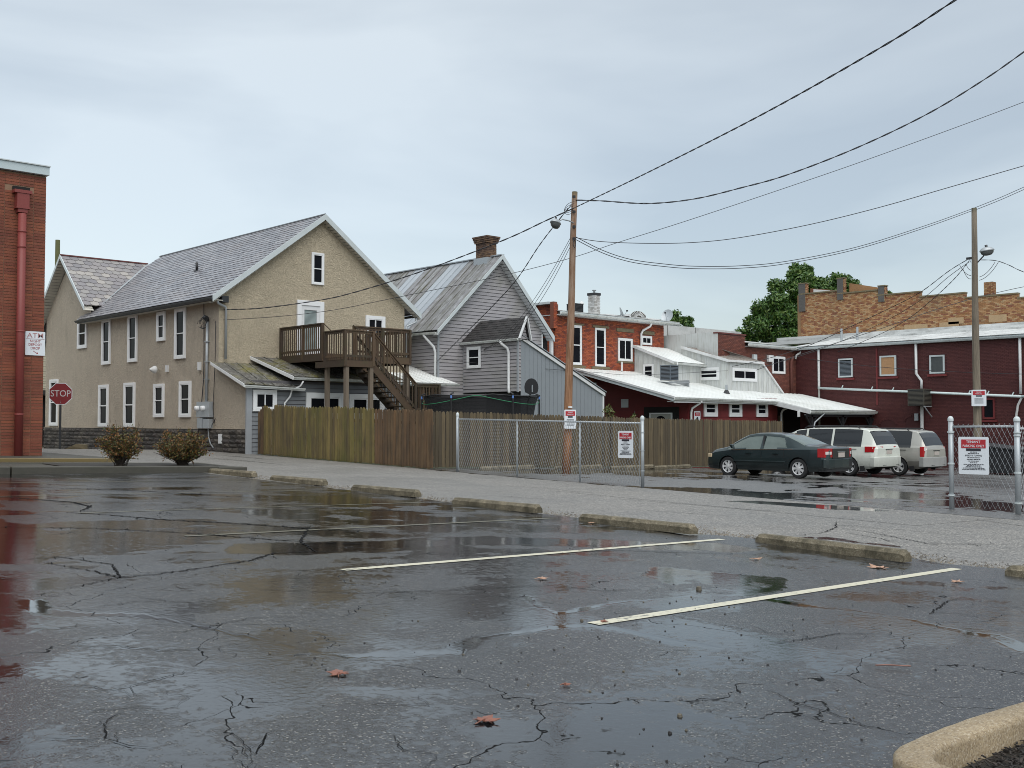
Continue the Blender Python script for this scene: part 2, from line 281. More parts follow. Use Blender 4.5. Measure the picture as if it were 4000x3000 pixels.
def pole_mat(name, lo, hi, top):
    t = NT(name)
    g = t.n('ShaderNodeNewGeometry'); z = t.n('ShaderNodeSeparateXYZ', {0: g.outputs['Position']}).outputs[2]
    f = t.n('ShaderNodeMapRange', {0: z, 1: -1.0, 2: 4.5, 3: 0.0, 4: 1.0}).outputs[0]
    f2 = t.n('ShaderNodeMapRange', {0: z, 1: top - 0.35, 2: top, 3: 0.0, 4: 0.9}).outputs[0]
    n = t.noise(3, 6, 0.65, t.pos((5, 5, 0.35)))
    c = t.mix(f, lo, hi)
    c = t.mix(t.ramp(n, [(0.42, (0.75,) * 3), (0.6, (0, 0, 0))]), c, tuple(x * 0.45 for x in lo))
    c = t.mix(f2, c, (0.045, 0.055, 0.02))
    t.set(Base_Color=c, Roughness=0.8); t.bump(n, 0.6, 0.02)
    return t.m
M['pole1'] = pole_mat('orange_brown_pole', (0.36, 0.165, 0.07), (0.29, 0.205, 0.15), 7.75)
M['pole2'] = pole_mat('grey_weathered_pole', (0.27, 0.225, 0.165), (0.20, 0.165, 0.125), 9.95)

def leafmat(name, cols, trans=0.25):
    t = NT(name); v = t.vary()
    c = t.ramp(v, [(i / max(1, len(cols) - 1), q) for i, q in enumerate(cols)])
    t.set(Base_Color=c, Roughness=0.5)
    return t.m
M['tree_leaf'] = leafmat('tree_leaf', [(0.022, 0.062, 0.013), (0.045, 0.11, 0.02), (0.085, 0.165, 0.03), (0.14, 0.20, 0.045)])
M['bush_leaf'] = leafmat('turning_bush_leaf', [(0.05, 0.075, 0.018), (0.09, 0.10, 0.022), (0.17, 0.075, 0.02), (0.24, 0.10, 0.025), (0.07, 0.09, 0.02)])
M['vine_leaf'] = leafmat('vine_leaf', [(0.05, 0.09, 0.02), (0.10, 0.13, 0.03), (0.14, 0.12, 0.03)])
M['twig'] = simple('dark_twig', (0.03, 0.022, 0.016), 0.8)
M['bark'] = simple('tree_bark', (0.06, 0.045, 0.035), 0.9)

# ------------------------------------------------------------------ mesh and object helpers
ORG = {}
def tag(o, label=None, cat=None, group=None, kind=None):
    if label: o['label'] = label
    if cat: o['category'] = cat
    if group: o['group'] = group
    if kind: o['kind'] = kind
    return o
def thing(name, label, cat, loc=(0, 0, 0), group=None, rotz=0.0, local=False):
    o = bpy.data.objects.new(name, None); COL.objects.link(o); o.empty_display_size = 0.3
    o.location = loc; o.rotation_euler = (0, 0, rotz)
    ORG[o.name] = Vector((0, 0, 0)) if local else Vector(loc)
    return tag(o, label, cat, group)
def link(o, parent, org=None):
    COL.objects.link(o)
    if parent is not None:
        o.parent = parent; ORG[o.name] = ORG.get(parent.name, Vector((0, 0, 0)))
    return o

class MB:
    def __init__(s): s.v = []; s.f = []; s.mi = []
    def add(s, v, f, mi=0):
        n = len(s.v); s.v.extend([tuple(p) for p in v]); s.f.extend([tuple(i + n for i in q) for q in f]); s.mi.extend([mi] * len(f)); return s
    def box(s, x0, x1, y0, y1, z0, z1, mi=0):
        if x0 > x1: x0, x1 = x1, x0
        if y0 > y1: y0, y1 = y1, y0
        if z0 > z1: z0, z1 = z1, z0
        return s.add([(x0, y0, z0), (x1, y0, z0), (x1, y1, z0), (x0, y1, z0), (x0, y0, z1), (x1, y0, z1), (x1, y1, z1), (x0, y1, z1)],
                     [(0, 3, 2, 1), (4, 5, 6, 7), (0, 1, 5, 4), (1, 2, 6, 5), (2, 3, 7, 6), (3, 0, 4, 7)], mi)
    def pbox(s, pl, u0, u1, o0, o1, z0, z1, mi=0):
        """box on a wall plane: pl = ('Y', c) faces -Y and u is X; pl = ('X', c) faces -X and u is Y; o = distance out of the wall"""
        if pl[0] == 'Y': return s.box(u0, u1, pl[1] - o0, pl[1] - o1, z0, z1, mi)
        return s.box(pl[1] - o0, pl[1] - o1, u0, u1, z0, z1, mi)
    def prism(s, pts, d, mi=0):
        """planar polygon pushed along the vector d"""
        n = len(pts); a = [Vector(p) for p in pts]; b = [p + Vector(d) for p in a]
        return s.add(a + b, [tuple(range(n)), tuple(range(2 * n - 1, n - 1, -1))] + [(i, i + n, (i + 1) % n + n, (i + 1) % n) for i in range(n)], mi)
    def bar(s, p, q, w, h=None, up=(0, 0, 1), mi=0):
        """rectangular bar from p to q, w across and h along up"""
        h = w if h is None else h
        p, q = Vector(p), Vector(q); d = (q - p).normalized(); up = Vector(up)
        if abs(d.dot(up)) > 0.98: up = Vector((0, 1, 0))
        a = d.cross(up).normalized() * (w / 2); b = a.cross(d).normalized() * (h / 2)
        v = [p - a - b, p + a - b, p + a + b, p - a + b, q - a - b, q + a - b, q + a + b, q - a + b]
        return s.add(v, [(0, 3, 2, 1), (4, 5, 6, 7), (0, 1, 5, 4), (1, 2, 6, 5), (2, 3, 7, 6), (3, 0, 4, 7)], mi)
    def tube(s, path, r, n=8, mi=0, caps=True):
        P = [Vector(p) for p in path]; rs = r if isinstance(r, (list, tuple)) else [r] * len(P)
        base = len(s.v); prev = None
        for i, p in enumerate(P):
            d = (P[min(i + 1, len(P) - 1)] - P[max(i - 1, 0)]).normalized()
            if prev is None:
                a = d.cross(Vector((0, 0, 1)))
                if a.length < 1e-3: a = d.cross(Vector((0, 1, 0)))
            else: a = prev - d * prev.dot(d)
            a.normalize(); prev = a; b = d.cross(a)
            s.v.extend([tuple(p + (a * math.cos(2 * math.pi * k / n) + b * math.sin(2 * math.pi * k / n)) * rs[i]) for k in range(n)])
        for i in range(len(P) - 1):
            for k in range(n):
                s.f.append((base + i * n + k, base + i * n + (k + 1) % n, base + (i + 1) * n + (k + 1) % n, base + (i + 1) * n + k)); s.mi.append(mi)
        if caps:
            s.f.append(tuple(base + k for k in range(n))[::-1]); s.f.append(tuple(base + (len(P) - 1) * n + k for k in range(n))); s.mi += [mi, mi]
        return s
    def lathe(s, prof, n=16, c=(0, 0, 0), axis='Z', mi=0):
        """profile [(r, h)] turned round an axis through c"""
        base = len(s.v); c = Vector(c)
        for r, h in prof:
            for k in range(n):
                a = 2 * math.pi * k / n; x, y = r * math.cos(a), r * math.sin(a)
                s.v.append(tuple(c + (Vector((x, y, h)) if axis == 'Z' else Vector((h, x, y)) if axis == 'X' else Vector((x, h, y)))))
        for i in range(len(prof) - 1):
            for k in range(n):
                s.f.append((base + i * n + k, base + i * n + (k + 1) % n, base + (i + 1) * n + (k + 1) % n, base + (i + 1) * n + k)); s.mi.append(mi)
        return s
    def build(s, name, mat, parent=None, smooth=False, label=None, kind=None, bevel=0.0):
        off = ORG.get(parent.name, Vector((0, 0, 0))) if parent is not None else Vector((0, 0, 0))
        me = bpy.data.meshes.new(name)
        me.from_pydata([(x - off.x, y - off.y, z - off.z) for x, y, z in s.v], [], s.f)
        for m in (mat if isinstance(mat, (list, tuple)) else [mat]): me.materials.append(m)
        if any(s.mi): me.polygons.foreach_set('material_index', s.mi)
        if smooth: me.polygons.foreach_set('use_smooth', [True] * len(me.polygons))
        me.update()
        o = bpy.data.objects.new(name, me); link(o, parent)
        if parent is None: ORG[o.name] = Vector((0, 0, 0))
        if bevel:
            b = o.modifiers.new('bevel', 'BEVEL'); b.width = bevel; b.segments = 2; b.limit_method = 'ANGLE'
        if label: o['label'] = label
        if kind: o['kind'] = kind
        return o

CAP = 300
def dist2(p): return p[0] * p[0] + p[1] * p[1] + p[2] * p[2]
def inst(parent, name, tpl, mats4, mat, cap=CAP, smooth=False):
    """alike pieces: one shared mesh, one object each; past the cap joined as stuff"""
    off = ORG.get(parent.name, Vector((0, 0, 0)))
    mats4 = sorted(mats4, key=lambda m: dist2(m.translation))
    me = bpy.data.meshes.new(name); me.from_pydata(tpl[0], [], tpl[1])
    me.materials.append(mat)
    if smooth: me.polygons.foreach_set('use_smooth', [True] * len(me.polygons))
    me.update()
    for m in mats4[:cap]:
        o = bpy.data.objects.new(name, me); link(o, parent); o.matrix_local = Matrix.Translation(-off) @ m
    rest = mats4[cap:]
    if rest:
        V = np.array(tpl[0] and [(*p, 1.0) for p in tpl[0]]); vv = []; ff = []; n = len(tpl[0])
        for i, m in enumerate(rest):
            vv.append((V @ np.array(m).T)[:, :3]); ff.extend([tuple(q + i * n for q in f) for f in tpl[1]])
        mb = MB(); mb.v = [tuple(p) for p in np.concatenate(vv)]; mb.f = ff; mb.mi = [0] * len(ff)
        mb.build(name + 's_beyond', mat, parent, kind='stuff', smooth=smooth)
def pieces(parent, name, items, mat, cap=CAP):
    """pieces of different shapes: items = [(verts, faces)]"""
    items = sorted(items, key=lambda q: dist2(q[0][0]))
    for v, f in items[:cap]: MB().add(v, f).build(name, mat, parent)
    if items[cap:]:
        mb = MB()
        for v, f in items[cap:]: mb.add(v, f)
        mb.build(name + 's_beyond', mat, parent, kind='stuff')
def T(x, y, z): return Matrix.Translation((x, y, z))
def S3(x, y, z): return Matrix.Diagonal((x, y, z, 1))
UB = MB().box(0, 1, 0, 1, 0, 1); UBOX = (UB.v, UB.f)
def boxpiece(x0, x1, y0, y1, z0, z1):
    m = MB().box(x0, x1, y0, y1, z0, z1); return (m.v, m.f)
def text(parent, body, size, loc, rot, mat, name='lettering', align='CENTER', sx=1.0, thick=0.0015, bold=0.004):
    c = bpy.data.curves.new(name, 'FONT'); c.body = body; c.size = size; c.align_x = align; c.align_y = 'CENTER'; c.extrude = thick
    c.materials.append(mat); c.offset = size * bold; c.resolution_u = 3
    tmp = bpy.data.objects.new('tmp', c); me = bpy.data.meshes.new_from_object(tmp); bpy.data.objects.remove(tmp); bpy.data.curves.remove(c)
    o = bpy.data.objects.new(name, me); link(o, parent)
    off = ORG.get(parent.name, Vector((0, 0, 0)))
    o.location = Vector(loc) - off; o.rotation_euler = rot; o.scale = (sx, 1, 1)
    return o

def gz(a, b):
    """height of the sloping ground"""
    a = min(max(a, -30), 62); b = min(max(b, -25), 90)
    z = -1.4508 - 0.02557 * a + 0.0213 * b
    if b > 40: z -= 0.035 * (min(b, 57) - 40) + 0.0213 * max(0, b - 57)
    return z
def gzv(A, B):
    A = np.clip(A, -30, 62); Bc = np.clip(B, -25, 90)
    return -1.4508 - 0.02557 * A + 0.0213 * Bc - np.where(Bc > 40, 0.035 * (np.minimum(Bc, 57) - 40) + 0.0213 * np.maximum(0, Bc - 57), 0)

def vnoise(x, y, sc, seed):
    r = np.random.default_rng(seed); g = r.random((256, 256)); x = x / sc; y = y / sc
    xi = np.floor(x).astype(int); yi = np.floor(y).astype(int); fx = x - xi; fy = y - yi
    fx = fx * fx * (3 - 2 * fx); fy = fy * fy * (3 - 2 * fy)
    q = lambda i, j: g[i % 256, j % 256]
    return (q(xi, yi) * (1 - fx) + q(xi + 1, yi) * fx) * (1 - fy) + (q(xi, yi + 1) * (1 - fx) + q(xi + 1, yi + 1) * fx) * fy
def fbm(x, y, sc, seed, n=4):
    return sum(vnoise(x, y, sc / 2 ** i, seed + i) * 0.5 ** i for i in range(n)) / sum(0.5 ** i for i in range(n))
def dpoly(X, Y, pts, closed=False):
    d = np.full(X.shape, 1e9); n = len(pts)
    for i in range(n if closed else n - 1):
        (x0, y0), (x1, y1) = pts[i][:2], pts[(i + 1) % n][:2]
        dx, dy = x1 - x0, y1 - y0; t = np.clip(((X - x0) * dx + (Y - y0) * dy) / (dx * dx + dy * dy + 1e-9), 0, 1)
        d = np.minimum(d, np.hypot(X - x0 - t * dx, Y - y0 - t * dy))
    return d
def inside(X, Y, pts):
    c = np.zeros(X.shape, bool); n = len(pts)
    for i in range(n):
        (x0, y0), (x1, y1) = pts[i], pts[(i + 1) % n]
        if y0 == y1: continue
        c ^= ((y0 > Y) != (y1 > Y)) & (X < (x1 - x0) * (Y - y0) / (y1 - y0) + x0)
    return c
def sheet(name, xs, ys, dz, mat, puddle=None, zf=None, mask=None):
    xs = np.array(xs); ys = np.array(ys); X, Y = np.meshgrid(xs, ys); Z = gzv(X, Y) + dz
    if zf is not None: Z = Z + zf(X, Y)
    nx, ny = len(xs), len(ys)
    I = np.arange(nx * ny).reshape(ny, nx); F = np.stack([I[:-1, :-1], I[:-1, 1:], I[1:, 1:], I[1:, :-1]], -1).reshape(-1, 4)
    if mask is not None:
        cx = (X[:-1, :-1] + X[1:, 1:]) / 2; cy = (Y[:-1, :-1] + Y[1:, 1:]) / 2; F = F[mask(cx, cy).reshape(-1)]
    me = bpy.data.meshes.new(name); V = np.stack([X, Y, Z], -1).reshape(-1, 3)
    me.vertices.add(len(V)); me.vertices.foreach_set('co', V.ravel().astype(np.float32))
    me.loops.add(F.size); me.loops.foreach_set('vertex_index', F.ravel().astype(np.int32))
    me.polygons.add(len(F)); me.polygons.foreach_set('loop_start', np.arange(0, F.size, 4, dtype=np.int32))
    me.polygons.foreach_set('loop_total', np.full(len(F), 4, np.int32))
    me.update(); me.validate()
    me.polygons.foreach_set('use_smooth', [True] * len(me.polygons))
    at = me.attributes.new('puddle', 'FLOAT', 'POINT')
    if puddle is not None: at.data.foreach_set('value', np.clip(puddle(X, Y), 0, 1).ravel().astype(np.float32))
    me.materials.append(mat)
    o = bpy.data.objects.new(name, me); COL.objects.link(o); ORG[o.name] = Vector((0, 0, 0)); o['kind'] = 'structure'
    return o
# ------------------------------------------------------------------ ground, lot, alley, rear lot
sheet('ground', [-900, -300, -120, -60] + list(np.arange(-40, 120, 4)) + [150, 300, 900], [-700, -200, -80] + list(np.arange(-40, 130, 4)) + [200, 400, 900], -0.06, M['ground'])

S1 = [(2.89, 8.38), (2.81, 7.97), (2.95, 7.7), (3.26, 7.47), (3.39, 7.17), (3.48, 6.79), (3.55, 6.4), (3.59, 6.13), (3.67, 5.71), (3.78, 5.47), (4.12, 5.34), (4.36, 5.21), (4.61, 5.38), (4.83, 5.45), (5.15, 5.46), (5.62, 5.43), (5.8, 5.32), (5.86, 5.11), (5.86, 4.69), (5.94, 4.34)]
S1c = [(6.32, 6.59), (6.03, 6.13), (5.92, 5.82), (6.16, 5.85), (6.69, 5.93), (7.18, 5.84), (7.87, 5.77)]
BIG = [(8.84, 7.29), (8.2, 6.88), (8.0, 6.45), (7.6, 5.72), (8.02, 5.5), (8.74, 5.6), (9.38, 6.0)]
SS2 = [(7.99, 5.35), (8.01, 5.0), (8.18, 4.58), (8.17, 4.09), (8.04, 3.73), (8.0, 3.5), (8.13, 3.42), (7.74, 3.05)]
SS3 = [(5.85, 5.0), (5.77, 4.6), (6.1, 4.09), (6.16, 3.78), (5.88, 3.48), (5.85, 3.28), (5.78, 3.01), (5.8, 2.6)]
S4 = [(1.9, 6.4), (2.2, 6.0), (2.5, 5.3), (2.3, 4.8), (2.45, 4.35), (2.3, 3.6)]
S5 = [(3.1, 5.0), (3.5, 4.6), (3.9, 4.3), (4.4, 3.9), (4.9, 3.7)]
def lot_puddle(X, Y):
    n = fbm(X, Y, 0.9, 11) - 0.5; n2 = fbm(X, Y, 0.22, 31) - 0.5; n3 = fbm(X, Y, 3.2, 51, 5)
    def band(pts, wd, k=1.0): return np.clip((wd - dpoly(X, Y, pts) + n * 0.16 + n2 * 0.10) / 0.06, 0, 1) * k
    p = 0.26 + 0.42 * np.clip((fbm(X * .8 + Y * .35, Y * 1.0, 2.3, 171, 4) - .42) / .16, 0, 1) * np.clip((fbm(X, Y, .7, 181, 4) - .30) / .35, 0, 1)
    broad = lambda pts, wd: np.clip((wd - dpoly(X, Y, pts) + n * 0.5) / 0.30, 0, 1) * 0.62
    for q_ in (S1, SS2, SS3, S4, S5, S1c): p = np.maximum(p, broad(q_, 0.28))
    p = np.maximum(p, band(S1, 0.10))
    p = np.maximum(p, band(S1[:4], 0.13)); p = np.maximum(p, band(S1[9:14], 0.12))
    p = np.maximum(p, band(S1c, 0.09)); p = np.maximum(p, band(SS2, 0.13)); p = np.maximum(p, band(SS3, 0.05, 0.75))
    p = np.maximum(p, band(S4, 0.06, 0.55)); p = np.maximum(p, band(S5, 0.10, 0.5))
    dd = np.where(inside(X, Y, BIG), 0.25, -dpoly(X, Y, BIG, True))
    p = np.maximum(p, np.clip((dd + n * 0.9 + n2 * 0.3) / 0.15, 0, 1) * 0.9)
    # broad shallow films of water that follow the low spots, broken up by the coarse stone
    far = np.clip((np.hypot(X, Y) - 7) / 6, 0, 1)
    fine = fbm(X * 1.0, Y * 1.6, 0.35, 131, 4) - 0.5
    ns = fbm(X * 0.55 + Y * 0.25, Y, 1.7, 71, 5)
    p = np.maximum(p, np.clip((ns - 0.53 + fine * 0.22) / 0.10, 0, 1) * (0.45 + 0.2 * far))
    ns2 = fbm(X + 0.3 * Y, Y * 0.8, 2.6, 91, 5)
    p = np.maximum(p, np.clip((ns2 - 0.53 + fine * 0.35) / 0.07, 0, 1) * far * 0.85)
    ctr = np.clip((0.55 - dpoly(X, Y, [(6.2, 10.4), (8.0, 10.1), (9.3, 9.7), (11.0, 8.1)]) + n * 0.8 + fine * 0.5) / 0.15, 0, 1) * 0.9
    p = np.maximum(p, ctr)
    left = np.clip((1.1 - dpoly(X, Y, [(1.0, 8.2), (2.6, 9.6), (3.6, 13.0), (4.6, 18.0)]) + n * 1.2 + fine * 0.5) / 0.2, 0, 1) * 0.75
    p = np.maximum(p, left * (ns > 0.47))
    return p
xs = [-40, -20, -10, -5, -2] + list(np.arange(-0.5, 12.55, 0.055)); ys = [-25, -15, -8, -4, -2, 0] + list(np.arange(0.8, 12, 0.055)) + list(np.arange(12, 30.3, 0.09))
EDGE = lambda Y: 12.35 + 0.02 * (Y - 5) + 0.10 * np.sin(Y * 1.9) + 0.05 * np.sin(Y * 5.3)
sheet('parking_lot', xs, ys, 0.004, M['lot'], lot_puddle, mask=lambda X, Y: X < EDGE(Y))

def alley_puddle(X, Y):
    n = fbm(X, Y, 0.8, 13) - 0.5
    a = np.clip((0.16 - dpoly(X, Y, [(13.08, 8.29), (13.58, 7.93), (13.42, 7.5), (13.5, 6.96)]) + n * 0.3) / 0.05, 0, 1)
    e = np.clip((0.05 - np.abs(X - 12.9 - 0.2 * n * 4) + n * 0.2) / 0.08, 0, 1) * 0.6
    b = np.clip((0.10 - np.abs(X - 20.3 + (Y - 24) * 0.0) + n * 0.5) / 0.1, 0, 1) * (Y < 25.2) * (Y > 16) * 0.9
    return np.maximum(np.maximum(a, e), b)
sheet('alley', list(np.arange(12.0, 20.6, 0.12)), [-30, -20, -10, -5] + list(np.arange(-2, 34, 0.12)) + list(np.arange(34, 92, 0.6)), 0.0, M['alley'], alley_puddle)
# the side street in front of the stop sign, behind the bank
sheet('side_street', list(np.arange(-30, 12.2, 1.0)), list(np.arange(30.4, 92, 1.2)), -0.012, M['alley'])

def rear_puddle(X, Y):
    n = fbm(X, Y, 1.0, 17) - 0.5; n2 = fbm(X, Y, 4.0, 23, 5)
    poly = [(18.2, 13.0), (18.5, 12.0), (18.7, 10.9), (19.6, 9.98), (20.13, 10.44), (20.9, 11.5), (20.1, 13.2)]
    q = np.clip((dpoly(X, Y, [(21.9, 14.9), (23.2, 14.9), (25.5, 15.6), (28.67, 16.3), (34, 16)]) * -1 + 0.16 + n * 0.6) / 0.08, 0, 1)
    r = np.clip((0.18 - dpoly(X, Y, [(20.9, 12.9), (21.9, 12.0), (22.2, 13.3)]) + n * 0.5) / 0.08, 0, 1)
    s = np.clip((0.14 - dpoly(X, Y, [(21.4, 11.0), (21.7, 10.5), (22.1, 9.6), (22.4, 8.6)]) + n * 0.3) / 0.06, 0, 1)
    fine = fbm(X, Y * 1.5, 0.5, 133, 4) - 0.5
    u = np.clip((n2 - 0.50 + fine * 0.35) / 0.08, 0, 1) * np.clip((Y - 17) / 3, 0, 1) * 0.9
    return np.maximum.reduce([q, r, s, u, np.clip((n2 - 0.62 + fine * 0.2) / 0.05, 0, 1) * 0.8])
sheet('rear_parking_lot', list(np.arange(20.35, 34, 0.14)) + list(np.arange(34, 58.5, 0.4)), [-30, -15, -5, 0] + list(np.arange(4, 26, 0.14)), 0.004, M['rearlot'], rear_puddle)
# the puddle spreading over the gate opening between alley and rear lot
def gate_pud(X, Y):
    n = fbm(X, Y, 1.0, 17) - 0.5
    poly = [(18.15, 13.6), (18.4, 12.2), (18.55, 11.0), (19.2, 10.05), (20.1, 9.9), (20.3, 11.2), (19.6, 13.3)]
    d = np.where(inside(X, Y, poly), dpoly(X, Y, poly, True), -dpoly(X, Y, poly, True))
    return np.clip((d - 0.25 + n * 0.75) / 0.10, 0, 1) * np.clip((20.34 - X) / 0.3, 0, 1)
sheet('alley_gateway', list(np.arange(17.0, 20.36, 0.06)), list(np.arange(8.4, 17.0, 0.06)), 0.003, M['alley'], gate_pud)

# painted stall lines (flush sheets above the asphalt)
def strip(name, path, wd, dz, mat, jit=0.0, kind='structure', label=None, step=0.15):
    mb = MB(); P = [Vector((p[0], p[1])) for p in path]; pts = []
    for a, b in zip(P, P[1:]):
        n = max(1, int((b - a).length / step)); pts += [a.lerp(b, i / n) for i in range(n)]
    pts.append(P[-1]); m = len(pts); vs_ = []
    for i, p in enumerate(pts):
        d = (pts[min(i + 1, m - 1)] - pts[max(i - 1, 0)]).normalized(); nn = Vector((-d.y, d.x))
        wv = wd if not callable(wd) else wd(i / (m - 1))
        c = p + nn * random.uniform(-jit, jit)
        l, r = c + nn * wv / 2 * random.uniform(1 - jit * 8, 1 + jit * 8), c - nn * wv / 2
        vs_ += [(l.x, l.y, gz(l.x, l.y) + dz), (r.x, r.y, gz(r.x, r.y) + dz)]
    mb.add(vs_, [(2 * i, 2 * i + 1, 2 * i + 3, 2 * i + 2) for i in range(m - 1)])
    return mb
for k, yy in enumerate([5.38, 8.6, 11.85, 15.1, 18.35, 21.6]):
    old = k >= 2
    mb = strip('l', [(5.85, yy + 0.02 * k), (11.85 + 0.05 * k, yy)], 0.12 if k < 2 else 0.10 if k == 2 else 0.07, 0.008, None)
    mb.build('stall_line', M['line_old'] if old else M['line'], None, kind='structure')

# cracks: thin dark sheets, wandering
CR = [([(2.9, 6.9), (3.3, 6.7), (3.9, 6.9), (4.6, 6.6)], .008), ([(4.6, 8.0), (5.2, 7.4), (6.1, 7.1), (6.9, 6.9)], .012), ([(1.5, 4.3), (1.8, 4.1), (2.2, 4.0), (2.5, 3.7)], .008), ([(2.5, 3.7), (2.9, 3.35), (3.3, 3.2)], .007), ([(8.3, 8.9), (9.6, 8.4), (10.8, 7.3)], .02), ([(6.41, 9.98), (6.8, 10.9), (7.9, 12.4)], .03), ([(3.54, 10.67), (3.94, 10.77), (4.18, 10.02), (3.93, 9.2), (3.49, 8.91), (3.03, 8.65)], .020),
      ([(3.71, 10.42), (3.83, 9.79), (3.93, 9.2), (4.27, 9.2), (4.8, 9.38), (5.44, 9.64), (5.93, 10.05), (6.41, 9.98), (7.4, 9.2), (8.3, 8.9)], .026),
      ([(2.54, 6.6), (2.78, 6.5), (2.93, 6.24), (3.21, 6.14), (3.49, 6.2)], .009), ([(2.3, 5.51), (2.6, 5.59), (2.87, 5.69)], .008),
      ([(2.3, 5.51), (2.24, 5.66), (2.2, 5.75)], .006), ([(1.75, 4.87), (1.85, 4.76), (1.95, 4.72), (2.07, 4.98), (2.17, 5.06), (2.3, 5.02)], .008),
      ([(1.95, 4.72), (1.99, 4.55), (2.07, 4.45)], .007), ([(2.49, 7.32), (2.71, 7.25), (2.91, 7.16)], .010),
      ([(5.82, 18.36), (6.48, 16.96), (6.39, 16.08), (5.96, 15.4), (5.75, 15.32)], .06), ([(2.36, 4.13), (2.55, 4.36), (2.64, 4.39)], .008), ([(2.36, 4.13), (2.45, 4.5)], .006),
      ([(5.75, 15.32), (6.13, 14.71), (6.52, 13.81), (7.17, 12.98), (7.68, 11.96), (8.6, 11.0)], .06), ([(4.35, 13.7), (5.26, 13.17), (6.02, 12.24), (6.6, 11.07), (7.3, 10.2)], .04),
      ([(6.64, 5.31), (6.64, 4.94), (6.65, 4.55), (6.76, 4.28), (6.86, 4.16)], .010), ([(6.38, 4.19), (6.74, 4.13), (7.13, 4.11), (7.44, 3.87)], .012),
      ([(5.21, 3.47), (5.07, 3.17), (5.04, 2.93), (4.97, 2.69), (5.0, 2.51)], .008), ([(8.57, 4.13), (9.4, 4.36), (9.78, 4.36)], .018),
      ([(3.0, 9.8), (3.1, 9.5), (3.25, 9.35)], .008), ([(3.6, 8.2), (3.75, 7.8), (3.9, 7.7), (4.3, 7.5)], .008), ([(3.2, 7.9), (3.5, 7.95), (3.75, 7.8)], .008),
      ([(3.15, 4.6), (3.3, 4.45), (3.45, 4.35), (3.5, 4.2)], .006), ([(6.9, 6.9), (7.1, 6.4), (7.5, 6.3)], .010), ([(2.0, 5.2), (2.3, 5.1), (2.5, 5.0)], .006),
      ([(3.0, 4.0), (2.9, 3.8), (3.0, 3.6)], .006), ([(9.0, 15.5), (10.2, 14.0), (11.4, 13.2)], .04), ([(7.0, 20.5), (8.5, 19.0), (9.5, 17.2)], .05)]
AC = [([(16.24, 9.41), (15.5, 9.0), (15.26, 8.85), (14.17, 8.45), (13.57, 8.46)], .022), ([(15.26, 8.85), (14.99, 8.07), (14.24, 6.85), (15.9, 6.0)], .02),
      ([(14.6, 8.3), (14.3, 7.6), (13.9, 7.2)], .016), ([(15.6, 9.1), (15.9, 8.2), (16.2, 7.4)], .014), ([(16.6, 14.5), (16.9, 12.5), (17.2, 10.5)], .02), ([(14.8, 12.3), (15.3, 10.8)], .018),
      ([(17.2, 19), (17.5, 17.4), (17.3, 16)], .02), ([(19.6, 8.6), (18.9, 7.4), (18.5, 6.2)], .02), ([(17.0, 33), (17.2, 30), (17.0, 28.0)], .05), ([(18.6, 35), (18.7, 31.5)], .07), ([(14.4, 16.2), (14.9, 14.9)], .02)]
def wander(pts, amp):
    o = []
    for (a, b), (c, d) in zip(pts, pts[1:]):
        n = max(2, int(math.hypot(c - a, d - b) / 0.035)); L_ = math.hypot(c - a, d - b)
        for i in range(n):
            t = i / n; k = amp * (0 if i == 0 else 1)
            o.append((a + (c - a) * t + random.gauss(0, k), b + (d - b) * t + random.gauss(0, k)))
    return o + [pts[-1]]
def crackmesh(lst, dz):
    mb = MB()
    for pts, wd in lst:
        wp = wander(pts, min(0.012, 0.004 + wd * 0.35)); m = len(wp)
        s_ = strip('c', wp, lambda t: wd * (0.25 + 0.85 * math.sin(math.pi * min(1, max(0.02, t * 1.1))) ** 0.6) * random.uniform(0.5, 1.1), dz, None, step=0.5)
        mb.add(s_.v, s_.f)
        for _ in range(max(1, m // 12)):
            k = random.randrange(1, m - 1); x, y = wp[k]; a = random.uniform(0, 6.28); br = [(x, y)]
            for j in range(random.randint(3, 8)):
                a += random.gauss(0, 0.5); x += 0.05 * math.cos(a); y += 0.05 * math.sin(a); br.append((x, y))
            s_ = strip('c', br, wd * 0.35, dz, None, step=0.5); mb.add(s_.v, s_.f)
    return mb
crackmesh(CR, 0.0085).build('pavement_cracks', M['crack'], None, kind='structure')
crackmesh(AC, 0.0075).build('alley_cracks', M['crack'], None, kind='structure')

# ------------------------------------------------------------------ kerbs, sidewalk, planter by the bank
def gbox(mb, x0, x1, y0, y1, h, base=-0.3):
    """slab whose top follows the slope"""
    c = [(x0, y0), (x1, y0), (x1, y1), (x0, y1)]
    return mb.add([(x, y, gz(x, y) + base) for x, y in c] + [(x, y, gz(x, y) + h) for x, y in c],
                  [(0, 3, 2, 1), (4, 5, 6, 7), (0, 1, 5, 4), (1, 2, 6, 5), (2, 3, 7, 6), (3, 0, 4, 7)])
gbox(MB(), -24, 12.9, 30.35, 46, 0.10).build('sidewalk', M['kerb'], None, kind='structure', bevel=0.015)
gbox(MB(), -24, 12.92, 30.20, 30.345, 0.10).build('sidewalk_kerb', M['yellow'], None, kind='structure', bevel=0.02)
pl = thing('planter_bed', 'long low concrete kerbed planter bed between lot and side street', 'planter', (11, 26, gz(11, 26)))
k = 0
for x0, x1 in ((-20, -12), (-12, -4), (-4, 3.2), (3.2, 8.05), (8.06, 13.0)):
    gbox(MB(), x0, x1 - 0.02, 24.65, 24.93, 0.16).build('kerb_stone', M['kerb'], pl, bevel=0.02)
    gbox(MB(), x0, x1 - 0.02, 27.2, 27.4, 0.12).build('kerb_stone', M['kerb'], pl, bevel=0.02)
gbox(MB(), 13.0, 13.8, 24.65, 24.93, 0.14).build('kerb_stone', M['kerb'], pl, bevel=0.02)
